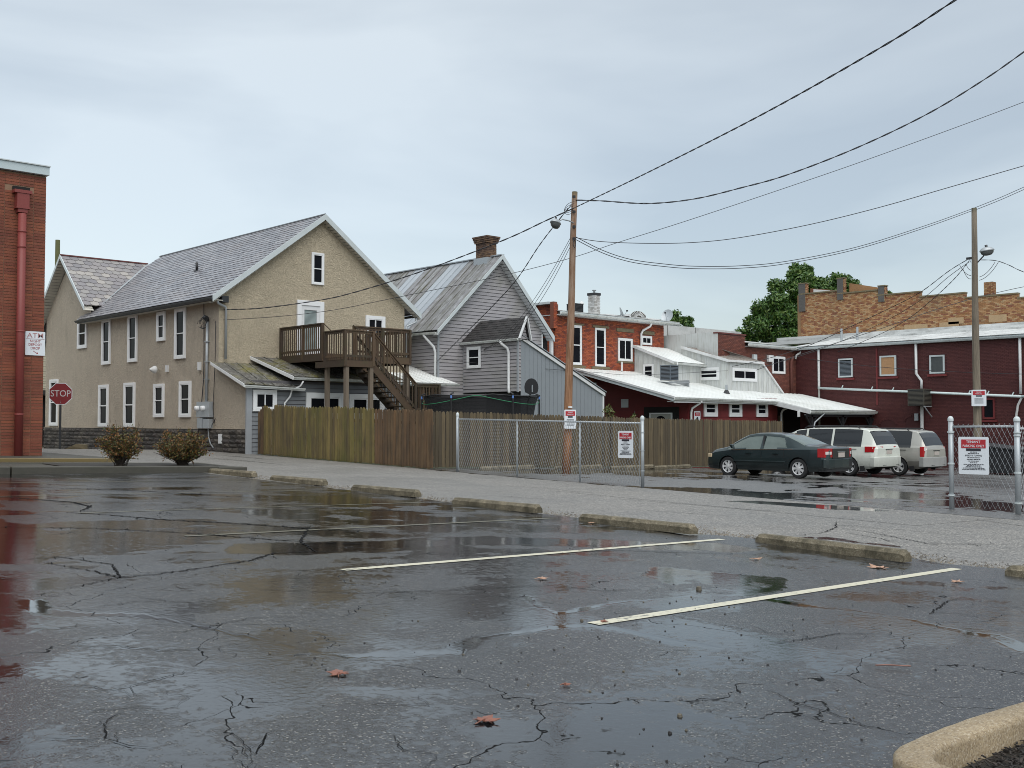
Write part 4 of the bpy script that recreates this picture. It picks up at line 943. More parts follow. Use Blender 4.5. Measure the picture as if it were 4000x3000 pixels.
MB().tube([(20.24, 38.75, 4.0), (20.26, 38.80, 2.6), (20.26, 38.86, 1.6), (20.24, 38.9, 0.6), (20.24, 38.8, -0.05), (20.16, 38.55, 0.15), (20.1, 38.7, -0.1), (20.2, 38.9, -0.2)], 0.014, 5).build('riser_cable', M['cable'], es)
MB().tube([(20.2, 39.2, -0.24), (20.2, 39.15, -0.6), (20.18, 38.95, -0.85), (20.2, 38.75, -1.0)], 0.025, 6).build('conduit', M['galv'], es)
tag(MB().lathe([(0.02, -0.26), (0.17, -0.05), (0.17, 0.02), (0.05, 0.10)], 10, (20.12, 43.87, 2.26), 'X').build('wall_lamp', M['white'], None, smooth=True), 'small white hooded wall lamp between the stucco house storeys', 'wall lamp')
tag(MB().box(20.2, 20.3, 42.93, 43.07, 2.14, 2.42).build('utility_box', M['white'], None), 'small white utility box right of the hooded wall lamp', 'utility box')
tag(MB().box(20.2, 20.3, 40.02, 40.18, 2.10, 2.44).build('utility_box', M['white'], None), 'small white utility box beside the service mast on stucco', 'utility box')
tag(MB().box(20.16, 20.26, 38.15, 38.30, -0.82, -0.45).build('outlet_box', M['white'], None), 'white outlet cover low on the rough stone base', 'outlet')

# lean-to additions under the deck
AD = thing('kitchen_addition', 'low grey-sided addition with mossy metal roof under the timber deck', 'house addition', (21, 36.3, gz(21, 36.3)))
clapboards(AD, ('Y', 36.3), rows_rect(20.46, 27.5, -1.75, 1.5, 0.165), 'siding_dark', cap=40)
MB().box(20.46, 27.5, 36.301, 36.5, -1.9, 1.6).build('wall', M['siding_gap_shade'], AD); MB().box(20.24, 20.47, 36.26, 36.34, -1.9, 1.35).build('corner_board', M['greycorner'], AD)
window(AD, ('Y', 36.28), 20.50, 21.52, 0.42, 1.24, fw=0.14, sash='pair')
window(AD, ('Y', 36.28), 22.83, 24.58, 0.15, 1.18, fw=0.18, sash='pair'); window(AD, ('Y', 36.28), 24.86, 26.62, 0.15, 1.16, fw=0.18, sash='pair')
def seamroof(parent, quad, n, mat, name='roof_panel', seam=0.03, th=0.02, under=None, cap=CAP):
    """quad = eave-left, eave-right, top-right, top-left; n sheets with a raised seam between"""
    a, b, c, d = [Vector(p) for p in quad]; it = []; up = (b - a).cross(d - a).normalized()
    if up.z < 0: up = -up
    for i in range(n):
        t0, t1 = i / n, (i + 1) / n; p, q, r_, s_ = a.lerp(b, t0), a.lerp(b, t1), d.lerp(c, t1), d.lerp(c, t0)
        e = (q - p).normalized() * 0.03; m = MB()
        m.add([p, q, r_, s_, p + up * th, q + up * th, r_ + up * th, s_ + up * th], [(0, 3, 2, 1), (4, 5, 6, 7), (0, 1, 5, 4), (1, 2, 6, 5), (2, 3, 7, 6), (3, 0, 4, 7)])
        u = up * (th + seam); m.add([p + up * th, p + e + up * th, s_ + e + up * th, s_ + up * th, p + u, p + e + u, s_ + e + u, s_ + u], [(4, 5, 6, 7), (0, 1, 5, 4), (1, 2, 6, 5), (3, 0, 4, 7)])
        it.append((m.v, m.f))
    pieces(parent, name, it, mat if not isinstance(mat, str) else M[mat], cap)
seamroof(AD, [(19.98, 36.02, 1.44), (22.55, 36.02, 1.34), (23.3, 38.6, 2.36), (19.96, 38.6, 2.34)], 6, 'moss_roof')
seamroof(AD, [(22.05, 35.9, 1.76), (27.4, 35.9, 1.76), (27.4, 38.6, 2.62), (21.72, 38.6, 2.62)], 10, 'moss_roof')
MB().prism([(19.95, 35.98, 1.45), (19.95, 38.6, 2.38), (19.95, 38.6, 2.26), (19.95, 35.98, 1.33)], (0.04, 0, 0)).build('rake_board', M['white'], AD)
MB().prism([(22.0, 35.86, 1.78), (21.68, 38.6, 2.66), (21.68, 38.6, 2.54), (22.0, 35.86, 1.64)], (0.04, 0, 0)).build('rake_board', M['white'], AD)
gutter(AD, (20.0, 36.0, 1.30), (22.6, 36.0, 1.22)); gutter(AD, (22.0, 35.88, 1.64), (26.0, 35.88, 1.62))
downspout(AD, [(22.45, 35.85, 1.6), (22.4, 35.95, 1.42), (22.1, 36.1, 1.24), (22.05, 36.15, 1.0), (21.85, 36.2, 0.75), (21.82, 36.2, 0.2)])
# white porch roof between the two houses
seamroof(AD, [(27.6, 37.0, 1.74), (31.25, 37.0, 1.74), (30.85, 40.3, 2.72), (27.6, 40.3, 2.72)], 9, 'white_roof')
gutter(AD, (27.6, 36.97, 1.60), (31.3, 36.97, 1.62))
# ------------------------------------------------------------------ timber deck with stairs
DK = thing('timber_deck', 'raised brown timber deck with railings and long stair on posts', 'deck', (24, 35, gz(24, 35)))
def dpart(name, mb): return mb.build(name, M['deckwood'], DK)
def bal(x, y, z0, z1, dx=0.035): return boxpiece(x - dx / 2, x + dx / 2, y - dx / 2, y + dx / 2, z0, z1)
def railing(p, q, zf0, zf1, rail=1.12, posts=(0, 1), gap=0.145, bot=0.12, hang=-0.02):
    """railing run from p to q over a floor rising zf0..zf1"""
    p, q = Vector((*p, 0)), Vector((*q, 0)); Ln = (q - p).length
    z = lambda t: zf0 + (zf1 - zf0) * t
    P = lambda t, h: (p.x + (q.x - p.x) * t, p.y + (q.y - p.y) * t, z(t) + h)
    dpart('handrail', MB().bar(P(0, rail), P(1, rail), 0.12, 0.04)); dpart('rail_board', MB().bar(P(0, rail - 0.075), P(1, rail - 0.075), 0.035, 0.09))
    dpart('rail_board', MB().bar(P(0, bot), P(1, bot), 0.035, 0.09))
    n = int(Ln / gap); its = []
    for i in range(1, n):
        t = i / n; x, y, _ = P(t, 0); m = MB().bar((x, y, z(t) + hang), (x, y, z(t) + rail - 0.03), 0.036, 0.036, up=(0, 1, 0)); its.append((m.v, m.f))
    pieces(DK, 'baluster', its, M['deckwood'])
    for t in posts: x, y, zz = P(t, 0); dpart('railing_post', MB().box(x - 0.05, x + 0.05, y - 0.05, y + 0.05, zz - 0.25, zz + rail + 0.02))
# upper deck floor, beams
its = [boxpiece(23.04, 27.3, y, y + 0.135, 2.66, 2.70) for y in np.arange(35.42, 38.5, 0.14)]; pieces(DK, 'deck_board', its, M['deckwood'])
dpart('rim_joist', MB().box(23.0, 23.04, 35.4, 38.58, 2.40, 2.66)); dpart('rim_joist', MB().box(23.0, 27.34, 35.36, 35.40, 2.40, 2.66)); dpart('rim_joist', MB().box(27.3, 27.34, 35.4, 38.58, 2.40, 2.66))
for y in np.arange(35.9, 38.5, 0.5): dpart('joist', MB().box(23.05, 27.29, y, y + 0.04, 2.44, 2.655))
# lower landing
its = [boxpiece(23.1, 24.4, y, y + 0.135, 2.36, 2.40) for y in np.arange(33.95, 35.3, 0.14)]; pieces(DK, 'deck_board', its, M['deckwood'])
dpart('rim_joist', MB().box(23.02, 24.42, 33.88, 33.92, 2.12, 2.36)); dpart('rim_joist', MB().box(23.02, 23.06, 33.93, 35.9, 2.12, 2.36)); dpart('rim_joist', MB().box(24.4, 24.44, 33.93, 35.3, 2.12, 2.36))
dpart('step_riser', MB().box(23.1, 24.4, 35.30, 35.34, 2.36, 2.55))
railing((23.04, 38.5), (23.04, 35.42), 2.72, 2.72, 1.14, (0, 0.54, 1)); railing((24.5, 35.40), (27.3, 35.40), 2.72, 2.72, 1.12, (0, 0.5, 1)); railing((27.3, 35.42), (27.3, 38.5), 2.72, 2.72, 1.12, (1,))
railing((23.08, 35.3), (23.08, 33.92), 2.42, 2.42, 1.10, (0,)); railing((23.08, 33.92), (24.37, 33.92), 2.42, 2.42, 1.10, (0, 1))
dpart('handrail', MB().bar((23.08, 35.42, 3.86), (23.4, 35.1, 3.42), 0.09, 0.035)); dpart('handrail', MB().bar((24.45, 35.4, 3.88), (24.9, 34.95, 3.4), 0.09, 0.035))
# stair flight down towards +X, landing, second flight
x0, z0, x1, z1 = 24.42, 2.36, 26.45, 0.46
nst = 10
for i in range(nst):
    t = (i + 0.5) / nst; x = x0 + (x1 - x0) * (i + 1) / nst; z = z0 + (z1 - z0) * (i + 1) / nst
    dpart('stair_tread', MB().box(x - 0.26, x + 0.02, 33.98, 35.1, z - 0.04, z))
for y in (33.94, 35.1): dpart('stringer', MB().prism([(x0 - 0.02, y, z0 - 0.02), (x1 + 0.1, y, z1 - 0.06), (x1 + 0.1, y, z1 - 0.46), (x0 - 0.02, y, z0 - 0.40)], (0, 0.04, 0)))
for yy in (33.92, 35.12): railing((x0, yy), (x1, yy), z0 + 0.02, z1 + 0.02, 1.08, (1,), 0.15, 0.10)
dpart('landing_floor', MB().box(26.4, 27.7, 33.9, 35.2, 0.38, 0.42)); dpart('rim_joist', MB().box(26.4, 27.72, 33.86, 33.90, 0.16, 0.40))
railing((26.5, 33.92), (27.66, 33.92), 0.42, 0.42, 1.12, (1,)); railing((27.66, 33.94), (27.66, 35.2), 0.42, 0.42, 1.12, (1,))
for y in (33.94, 35.1): dpart('stringer', MB().prism([(27.7, y, 0.40), (29.2, y, -1.35), (29.2, y, -1.75), (27.7, y, 0.05)], (0, 0.04, 0)))
for (x, y, a, b) in ((23.17, 33.98, gz(23, 34), 2.12), (24.30, 33.98, gz(24, 34), 2.12), (23.2, 35.32, gz(23, 35), 2.4), (27.2, 35.5, gz(27, 35), 2.4), (27.2, 38.3, gz(27, 38), 2.4), (26.5, 33.98, gz(26, 34), 0.4), (27.6, 33.98, gz(27, 34), 0.4)):
    MB().box(x - 0.075, x + 0.075, y - 0.075, y + 0.075, a, b).build('support_post', M['wood_grey'], DK)

# ------------------------------------------------------------------ grey sided house
GH = thing('grey_house', 'grey vinyl-sided gabled house with streaked metal roof and brick chimney', 'house', (31, 38, gz(31, 38)))
GY = 38.0; gxl, gxr, gez = 30.93, 37.62, 4.24; gax, gaz = 34.6, 7.74
gb = MB(); gb.add([(gxl, GY, -2), (gxr, GY, -2), (gxr, GY, 4.53), (gax, GY, gaz), (gxl, GY, gez)], [(0, 1, 2, 3, 4)])
gb.add([(gxl, GY, -2), (gxl, 47.5, -2), (gxl, 47.5, gez), (gxl, GY, gez)], [(0, 1, 2, 3)]); gb.add([(gxr, GY, -2), (gxr, 47.5, -2), (gxr, 47.5, 4.4), (gxr, GY, 4.4)], [(0, 1, 2, 3)])
gb.build('wall', M['siding_gap_shade'], GH)
rows = []; h = 0.165; z = -0.9
while z < gaz - 0.15:
    def ext(zz):
        a = gxl if zz <= gez else gxl + (zz - gez) / (gaz - gez) * (gax - gxl); b = gxr if zz <= 4.53 else gxr - (zz - 4.53) / (gaz - 4.53) * (gxr - gax); return a, b
    (a0, b0), (a1, b1) = ext(z), ext(z + h)
    if z < 3.9: b0 = min(b0, gxr); 
    rows.append((z, z + h, a0 + 0.06 * (z < gez), b0, a1 + 0.06 * (z < gez), b1)); z += h
clapboards(GH, ('Y', GY), rows, 'siding')
clapboards(GH, ('X', gxl), rows_rect(38.07, 46.0, -0.9, 4.05, 0.165), 'siding')
MB().box(gxl - 0.02, gxl + 0.06, GY - 0.02, GY + 0.06, -1.9, gez + 0.1).build('corner_board', M['greycorner'], GH); MB().box(gxr - 0.05, gxr + 0.03, GY - 0.025, GY + 0.05, -1.9, 4.4).build('corner_board', M['trim'], GH)
gy0 = 37.62; gx0, gx1 = 30.62, 38.02; ge, ge2, gt = 4.20, 4.32, 8.0
yy = np.linspace(gy0, 47.2, 21); its = {'a': [], 'b': []}
light = {5, 6, 7, 12, 13, 19}
rfg = MB().add([(gx0, gy0, ge), (gx0, 47.2, ge), (34.6, 47.2, gt), (34.6, gy0, gt)], [(0, 1, 2, 3)]).add([(gx1, gy0, ge2), (gx1, 47.2, ge2), (34.6, 47.2, gt), (34.6, gy0, gt)], [(0, 1, 2, 3)]).build('roof', M['seam_roof'], GH)
for i in range(20):
    seamroof(rfg, [(gx0, yy[i], ge), (gx0, yy[i + 1], ge), (34.6, yy[i + 1], gt), (34.6, yy[i], gt)], 1, 'seam_light' if i in light else 'seam_roof')
rake(rfg, (gx0 - 0.05, gy0 - 0.04, ge), (34.6, gy0 - 0.04, gt + 0.06), 0, 0.20); rake(rfg, (34.6, gy0 - 0.04, gt + 0.06), (gx1 + 0.08, gy0 - 0.04, ge2), 0, 0.28)
MB().bar((34.6, gy0, gt + 0.05), (34.6, 47.2, gt + 0.05), 0.2, 0.05).build('ridge_cap', M['seam_light'], rfg)
for x_e, z_e in ((gx0, ge), (gx1, ge2)):
    it = []
    for i in range(26):
        t0, t1 = i / 26, (i + 1) / 26 - 0.005; A = lambda t: (x_e + (34.6 - x_e) * t, z_e + (gt - z_e) * t - 0.24)
        (xa, za), (xb, zb) = A(t0), A(t1); it.append(([(xa, gy0, za), (xa, GY, za), (xb, GY, zb), (xb, gy0, zb)], [(0, 1, 2, 3)]))
    pieces(rfg, 'soffit_board', it, M['white'])
gutter(GH, (gx0 - 0.03, 37.7, ge - 0.20), (gx0 - 0.03, 41.3, ge - 0.14)); gutter(GH, (gx1, 37.7, ge2 - 0.2), (gx1, 42, ge2 - 0.2))
downspout(GH, [(30.55, 38.6, 4.0), (30.6, 38.4, 3.8), (30.8, 38.15, 3.45), (30.84, 38.1, 3.2), (30.84, 38.1, 1.6)], 'white', 0.12)
downspout(GH, [(30.5, 39.4, 4.02), (30.35, 40.6, 3.72)], 'gutter', 0.10)
MB().box(37.98, 38.12, 37.70, 37.84, 0.5, 4.2).build('downspout', M['white'], GH)
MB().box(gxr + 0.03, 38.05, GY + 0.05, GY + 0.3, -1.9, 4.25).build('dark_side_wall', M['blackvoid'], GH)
# chimney, brick by brick, with a corbelled head
CHM = thing('chimney', 'square brown brick chimney with flared top on grey house ridge', 'chimney', (34.6, 38.8, 7.6)); 
cb = []; z = 7.45; k = 0
while z < 8.98:
    fl = 0.0 if z < 8.66 else 0.04 + (z - 8.66) * 0.32
    hx, hy = 0.30 + fl, 0.42 + fl
    MBc = []
    for side in range(4):
        Ls = 2 * (hx if side % 2 == 0 else hy); nb = 3 if side % 2 == 0 else 4; off = 0.5 * (k % 2) * Ls / nb
        e = [0] + [off + i * Ls / nb for i in range(0 if off else 1, nb + 1)]; e = sorted({min(max(q, 0), Ls) for q in e} | {Ls})
        for a, b in zip(e, e[1:]):
            if b - a < 0.04: continue
            a += 0.006; b -= 0.006; o = random.uniform(0, 0.008)
            if side == 0: cb.append(boxpiece(34.6 - hx + a, 34.6 - hx + b, 38.82 - hy - o, 38.82 - hy + .08, z, z + 0.072))
            if side == 1: cb.append(boxpiece(34.6 + hx - .08, 34.6 + hx + o, 38.82 - hy + a, 38.82 - hy + b, z, z + 0.072))
            if side == 2: cb.append(boxpiece(34.6 - hx + a, 34.6 - hx + b, 38.82 + hy - .08, 38.82 + hy + o, z, z + 0.072))
            if side == 3: cb.append(boxpiece(34.6 - hx - o, 34.6 - hx + .08, 38.82 - hy + a, 38.82 - hy + b, z, z + 0.072))
    z += 0.084; k += 1
pieces(CHM, 'brick', cb, M['chimbrick']); MB().box(34.32, 34.88, 38.42, 39.22, 7.3, 8.95).build('core', M['mortar_dark'], CHM)
MB().box(34.22, 34.98, 38.32, 39.32, 7.55, 7.98).build('flashing', M['galv'], CHM)
# projecting porch bay with its shingle roof
bx = 32.43
PB = thing('porch_bay', 'grey-sided projecting bay with dark shingle roof and white gable trim', 'house bay', (bx, 34.3, 1.3))
MB().box(bx + 0.002, 33.0, 34.31, 37.99, 1.36, 3.9).build('wall', M['siding_gap_shade'], PB)
clapboards(PB, ('X', bx), rows_rect(34.33, 37.98, 1.36, 3.72, 0.158), 'siding'); clapboards(PB, ('Y', 34.3), rows_rect(bx + 0.06, 32.62, 1.36, 3.72, 0.158), 'siding')
MB().box(bx - 0.02, bx + 0.06, 34.27, 34.34, 1.34, 3.75).build('corner_board', M['greycorner'], PB); MB().box(bx - 0.01, bx + 0.05, 37.93, 37.99, 1.36, 3.75).build('corner_board', M['greycorner'], PB)
clapboards(GH, ('X', bx + 0.03), rows_rect(36.4, 37.98, -0.9, 1.30, 0.165), 'siding')
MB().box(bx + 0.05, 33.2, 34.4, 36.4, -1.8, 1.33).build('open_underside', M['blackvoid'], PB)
window(PB, ('X', bx - 0.026), 36.70, 37.66, 2.49, 3.49, fw=0.11, depth=0.06)
bay_ridge = [(32.74, 34.08, 4.66), (32.74, 37.15, 4.68)]
br_ = MB().add([(32.28, 34.06, 3.72), (32.28, 38.0, 3.72), (32.74, 37.15, 4.68), (32.74, 34.08, 4.66)], [(0, 1, 2, 3)]).add([(32.98, 34.06, 3.66), (33.3, 38.0, 3.66), (32.74, 37.15, 4.68), (32.74, 34.08, 4.66)], [(0, 1, 2, 3)])
bro = br_.build('roof', M['shingle'], PB)
it = []; nr = 9
for i in range(nr):
    t0, t1 = i / nr, (i + 1) / nr; E0 = lambda t: (Vector((32.28, 34.06, 3.72)).lerp(Vector((32.74, 34.08, 4.66)), t), Vector((32.28, 38.0, 3.72)).lerp(Vector((32.74, 37.15, 4.68)), t))
    (a, b), (a2, b2) = E0(t0), E0(t1); n_ = Vector((-0.9, 0, 0.43)); L_ = (b - a).length; m = 12
    for j in range(m):
        u0, u1 = max(0, (j + (0.5 if i % 2 else 0) - 0.5) / m), min(1, (j + (0.5 if i % 2 else 0) + 0.48) / m)
        p, q, r_, s_ = a.lerp(b, u0), a.lerp(b, u1), a2.lerp(b2, u1), a2.lerp(b2, u0); o = n_ * random.uniform(0.012, 0.022)
        it.append(([p, q, r_, s_, p + o, q + o, r_ + n_ * .004, s_ + n_ * .004], [(4, 5, 6, 7), (0, 1, 5, 4), (0, 4, 7, 3), (1, 2, 6, 5)]))
pieces(bro, 'shingle', it, M['shingle'])
MB().bar((32.28, 34.02, 3.70), (32.74, 34.02, 4.68), 0.05, 0.11, up=(0, 1, 0)).build('rake_board', M['white'], PB); MB().bar((32.74, 34.02, 4.68), (33.0, 34.02, 3.62), 0.05, 0.11, up=(0, 1, 0)).build('rake_board', M['white'], PB)
clapboards(PB, ('Y', 34.2), [(3.68 + i * .15, 3.83 + i * .15, 32.36 + i * .06, 32.92 - i * .035, 32.42 + i * .06, 32.885 - i * .035) for i in range(5)], 'siding')
MB().box(32.30, 32.95, 34.2, 34.3, 3.66, 3.70).build('trim_board', M['white'], PB)
gutter(PB, (32.25, 34.05, 3.60), (32.25, 38.0, 3.60)); 
downspout(PB, [(32.2, 35.2, 3.62), (32.22, 35.1, 3.5), (32.33, 34.85, 3.3), (32.36, 34.8, 3.1), (32.36, 34.8, 1.5), (32.3, 34.7, 1.3)], 'white', 0.13)
# steel-clad lean-to side wall
LT = thing('steel_lean_to', 'light grey vertical steel-panel lean-to wall with sloping white top', 'shed', (34, 34.3, gz(34, 34)))
lx0, lx1, lz0, lz1 = 32.62, 38.0, 3.70, 1.32
it = []; n = 21; t_ = lambda x: lz0 + (lz1 - lz0) * (x - lx0) / (lx1 - lx0)
for i in range(n):
    a, b = lx0 + (lx1 - lx0) * i / n, lx0 + (lx1 - lx0) * (i + 1) / n - 0.012
    m = MB().prism([(a, 34.3, -1.9), (b, 34.3, -1.9), (b, 34.3, t_(b)), (a, 34.3, t_(a))], (0, -0.02, 0)); it.append((m.v, m.f))
pieces(LT, 'steel_panel', it, M['board_grey']); MB().add([(lx0, 34.31, -1.9), (lx1, 34.31, -1.9), (lx1, 34.31, lz1), (lx0, 34.31, lz0)], [(0, 1, 2, 3)]).build('wall', simple('panel_joint', (0.10, 0.11, 0.12), 0.6), LT)
rake(LT, (lx0 - 0.02, 34.2, lz0 + 0.12), (lx1 + 0.1, 34.2, lz1 + 0.08), 0, 0.15, 0.09, 'white'); MB().prism([(lx0, 34.16, lz0 + 0.16), (lx1 + 0.15, 34.16, lz1 + 0.11), (lx1 + 0.15, 37.9, lz1 + 0.11), (lx0, 37.9, lz0 + 0.16)], (0, 0, 0.03)).build('roof', M['seam_light'], LT)
MB().box(lx1 - 0.03, lx1 + 0.06, 34.24, 34.32, -1.9, lz1 + 0.02).build('corner_board', M['white'], LT)

# ------------------------------------------------------------------ two-storey orange brick building
OB = thing('orange_brick_building', 'two-storey orange red brick building with rooftop equipment', 'building', (41, 40, gz(41, 40)))
ox0, ox1, oy = 40.58, 49.72, 40.0
wins = [(41.02, 42.62, 3.12, 5.30, 'hung'), (43.72, 44.56, 3.12, 5.22, 'hung'), (45.62, 46.86, 3.5, 4.76, 'slide'), (47.67, 48.58, 4.42, 5.17, 'slide')]
wins = [(41.72 - 0.10, 42.62, 3.12, 5.28, 'hung'), (43.70, 44.56, 3.10, 5.24, 'hung'), (45.62, 46.86, 3.48, 4.78, 'slide'), (47.67, 48.60, 4.50, 5.02, 'slide')]
lint = [(41.5, 42.8, 5.29, 5.38), (43.52, 44.82, 5.25, 5.37), (45.5, 46.95, 5.14, 5.34), (47.6, 48.82, 5.10, 5.30), (41.5, 42.9, 2.95, 3.10), (43.45, 44.9, 2.95, 3.09), (45.55, 46.95, 3.38, 3.47)]
holes = [(a, b, c, d) for a, b, c, d, _ in wins] + lint
brickwall(OB, ('Y', oy), ox0, ox1, 2.2, 5.72, 0.215, 0.075, 0.012, 'redbrick', 'redmortar', holes)
brickwall(OB, ('X', ox0), 40.01, 44.0, 1.5, 6.32, 0.215, 0.075, 0.012, 'redbrick', 'redmortar')
for a, b, c, d, s_ in wins: window(OB, ('Y', oy), a, b, c, d, fw=0.09, depth=0.05, sash=s_)
for a, b, c, d in lint: MB().pbox(('Y', oy), a, b, 0, 0.05, c, d).build('stone_lintel', M['sandstone'], OB)
MB().box(ox0 - 0.05, ox1, 39.55, 41.5, 5.72, 5.76).build('soffit', M['white'], OB); MB().box(ox0 - 0.1, 50.6, 39.5, 39.55, 5.70, 5.90).build('fascia_board', M['fascia'], OB)
gutter(OB, (ox0 - 0.1, 39.5, 5.74), (50.6, 39.5, 5.74)); MB().prism([(ox0, 39.5, 5.92), (50.6, 39.5, 5.92), (50.6, 46, 6.35), (ox0, 46, 6.35)], (0, 0, 0.03)).build('roof', M['flat_roof'], OB)
brickwall(OB, ('Y', 39.84), 40.30, 40.58, 5.0, 6.42, .215, .075, .012, 'redbrick', 'redmortar', name='pier_brick'); MB().box(40.25, 40.62, 40.15, 46.0, 6.32, 6.44).build('coping', M['fascia'], OB)
downspout(OB, [(48.0, 39.5, 5.72), (48.0, 39.6, 5.55), (47.65, 39.86, 5.3), (47.55, 39.9, 5.1), (47.55, 39.9, 3.6)], 'white', 0.13)
MB().tube([(45.62, 39.7, 3.4), (45.5, 39.6, 2.85)], 0.05, 8).build('vent_pipe', M['white'], OB)
MB().box(40.8, 41.5, 41, 42, 6.0, 6.45).build('roof_box', M['fascia'], OB)
def ac_unit(name, label, x0, x1, y0, y1, z0, z1, mat, group=None):
    t = thing(name, label, 'air conditioner', ((x0 + x1) / 2, y0, z0), group)
    MB().box(x0 + .02, x1 - .02, y0 + .02, y1 - .02, z0, z1 - 0.03).build('casing', M['darkmetal'], t)
    MB().box(x0 - .01, x1 + .01, y0 - .01, y1 + .01, z1 - 0.05, z1).build('top_cover', M[mat], t, bevel=0.01)
    its = []
    for xx in (x0, x1 - 0.04):
        for yy in (y0, y1 - 0.04): its.append(boxpiece(xx, xx + .04, yy, yy + .04, z0, z1 - 0.05))
    pieces(t, 'corner_post', its, M[mat]); its = []; n = max(6, int((z1 - z0) / 0.075))
    for i in range(n):
        z = z0 + 0.03 + (z1 - z0 - 0.1) * i / n; hh = (z1 - z0 - 0.1) / n * .5
        its.append(boxpiece(x0 + .04, x1 - .04, y0 - 0.012, y0 + .02, z, z + hh)); its.append(boxpiece(x0 - .012, x0 + .02, y0 + .04, y1 - .04, z, z + hh))
    pieces(t, 'louvre', its, M[mat])
    return t
M['acblack'] = simple('ac_black', (0.02, 0.021, 0.024), 0.45); M['acblue'] = simple('ac_blue_grey', (0.13, 0.155, 0.18), 0.45, 0.2); M['acbrown'] = simple('ac_brown', (0.085, 0.078, 0.062), 0.5)
ac_unit('air_conditioner', 'black air conditioner on the orange brick building roof', 42.35, 43.0, 40.2, 40.85, 6.02, 6.52, 'acblack')
ac_unit('air_conditioner', 'blue-grey louvred air conditioner standing on low white roof', 45.55, 46.25, 36.2, 36.9, 2.28, 3.10, 'acblue')
MB().box(45.4, 47.0, 36.0, 36.2, 2.16, 2.2).box(45.4, 47.0, 36.9, 37.0, 2.16, 2.2).box(46.9, 46.95, 36.0, 37.0, 1.95, 2.3).build('unit_stand', M['galv'], bpy.data.objects['air_conditioner.001'])
WC = thing('chimney', 'white painted brick chimney with dark cap and small flue', 'chimney', (44.1, 40.5, 6)); cb = []
for k in range(13):
    z = 6.0 + k * 0.083
    for side in (0, 3):
        for i in range(3):
            a = i * 0.21 - (0.10 if k % 2 else 0); b = min(a + 0.20, 0.47); a = max(a, 0)
            if b - a < .05: continue
            if side == 0: cb.append(boxpiece(43.86 + a, 43.86 + b, 40.15 - random.uniform(0, .008), 40.25, z, z + 0.074))
            else: cb.append(boxpiece(43.84 - random.uniform(0, .008), 43.92, 40.17 + a, 40.17 + b, z, z + 0.074))
pieces(WC, 'brick', cb, M['whitebrick']); MB().box(43.87, 44.32, 40.18, 40.63, 5.9, 7.08).build('core', M['whitebrick'], WC)
MB().box(43.82, 44.36, 40.13, 40.68, 7.08, 7.22).build('cap', M['darkmetal'], WC); MB().lathe([(0.05, 0), (0.05, 0.1), (0.12, 0.14), (0.12, 0.18), (0, 0.2)], 10, (44.1, 40.4, 7.22)).build('flue', M['galv'], WC)
tag(MB().lathe([(0.06, 0), (0.06, .5), (0.13, .52), (0.13, .6), (0.02, .72), (0, .72)], 10, (43.5, 40.8, 6.05)).build('roof_vent', M['white'], None), 'small white roof vent between black air conditioner and white chimney', 'roof vent')
def dish(label, c, r_, az, group=None):
    t = thing('satellite_dish', label, 'satellite dish', (c[0], c[1], c[2] - r_ - .1), group)
    n = 18; prof = [(r_ * k / 5, 0.22 * r_ * (k / 5) ** 2) for k in range(6)]; m = MB().lathe(prof, n)
    Rm = Matrix.Translation(c) @ Matrix.Rotation(R(az), 4, 'Z') @ Matrix.Rotation(R(68), 4, 'X') @ S3(0.85, 1, 1)
    m.v = [tuple(Rm @ Vector(p)) for p in m.v]; m.build('reflector', M['galv'], t, smooth=True)
    f = Rm @ Vector((0, 0, r_ * 1.1)); MB().tube([Rm @ Vector((0, -r_ * .8, 0)), f], 0.015, 6).build('feed_arm', M['galv'], t); MB().box(f.x - .04, f.x + .04, f.y - .04, f.y + .04, f.z - .04, f.z + .04).build('receiver', M['darkmetal'], t)
    MB().tube([c, (c[0], c[1] + .15, c[2] - r_ - .1)], 0.02, 6).build('mast', M['galv'], t)
    return t
dish('grey satellite dish behind the gutter, right of the white chimney', (46.0, 40.1, 6.2), 0.36, 50); dish('satellite dish at the right end of the orange brick roof', (50.1, 40.0, 6.3), 0.42, -70)
tag(MB().box(47.3, 48.6, 40.4, 41.2, 5.98, 6.3).build('roof_hatch', M['white'], None), 'white box under the arched grille on the brick roof', 'roof hatch')
GRL = thing('arched_grille', 'half-round slatted grille standing on the orange brick roof', 'grille', (47.9, 40.35, 6.1))
MB().prism([(47.9 + .68 * math.cos(a), 40.38, 6.13 + .36 * math.sin(a)) for a in np.linspace(0, math.pi, 15)], (0, .03, 0)).build('backing', M['acbrown'], GRL)
pieces(GRL, 'slat', [((lambda m: (m.v, m.f))(MB().bar((47.9 + .2 * math.cos(a), 40.35, 6.13 + .1 * math.sin(a)), (47.9 + .66 * math.cos(a), 40.35, 6.13 + .35 * math.sin(a)), .045, .02))) for a in np.linspace(.1, math.pi - .1, 13)], M['white'])
rb = MB(); rb.box(45.0, 47.0, 40.3, 41.3, 5.95, 6.12); rb.box(46.4, 47.1, 40.3, 41.0, 5.95, 6.14); rb.box(48.8, 50.0, 40.4, 41.6, 5.95, 6.15); tag(rb.build('roof_curbs', M['white'], None), 'low white curbs along the orange brick roof edge', 'roof curb')

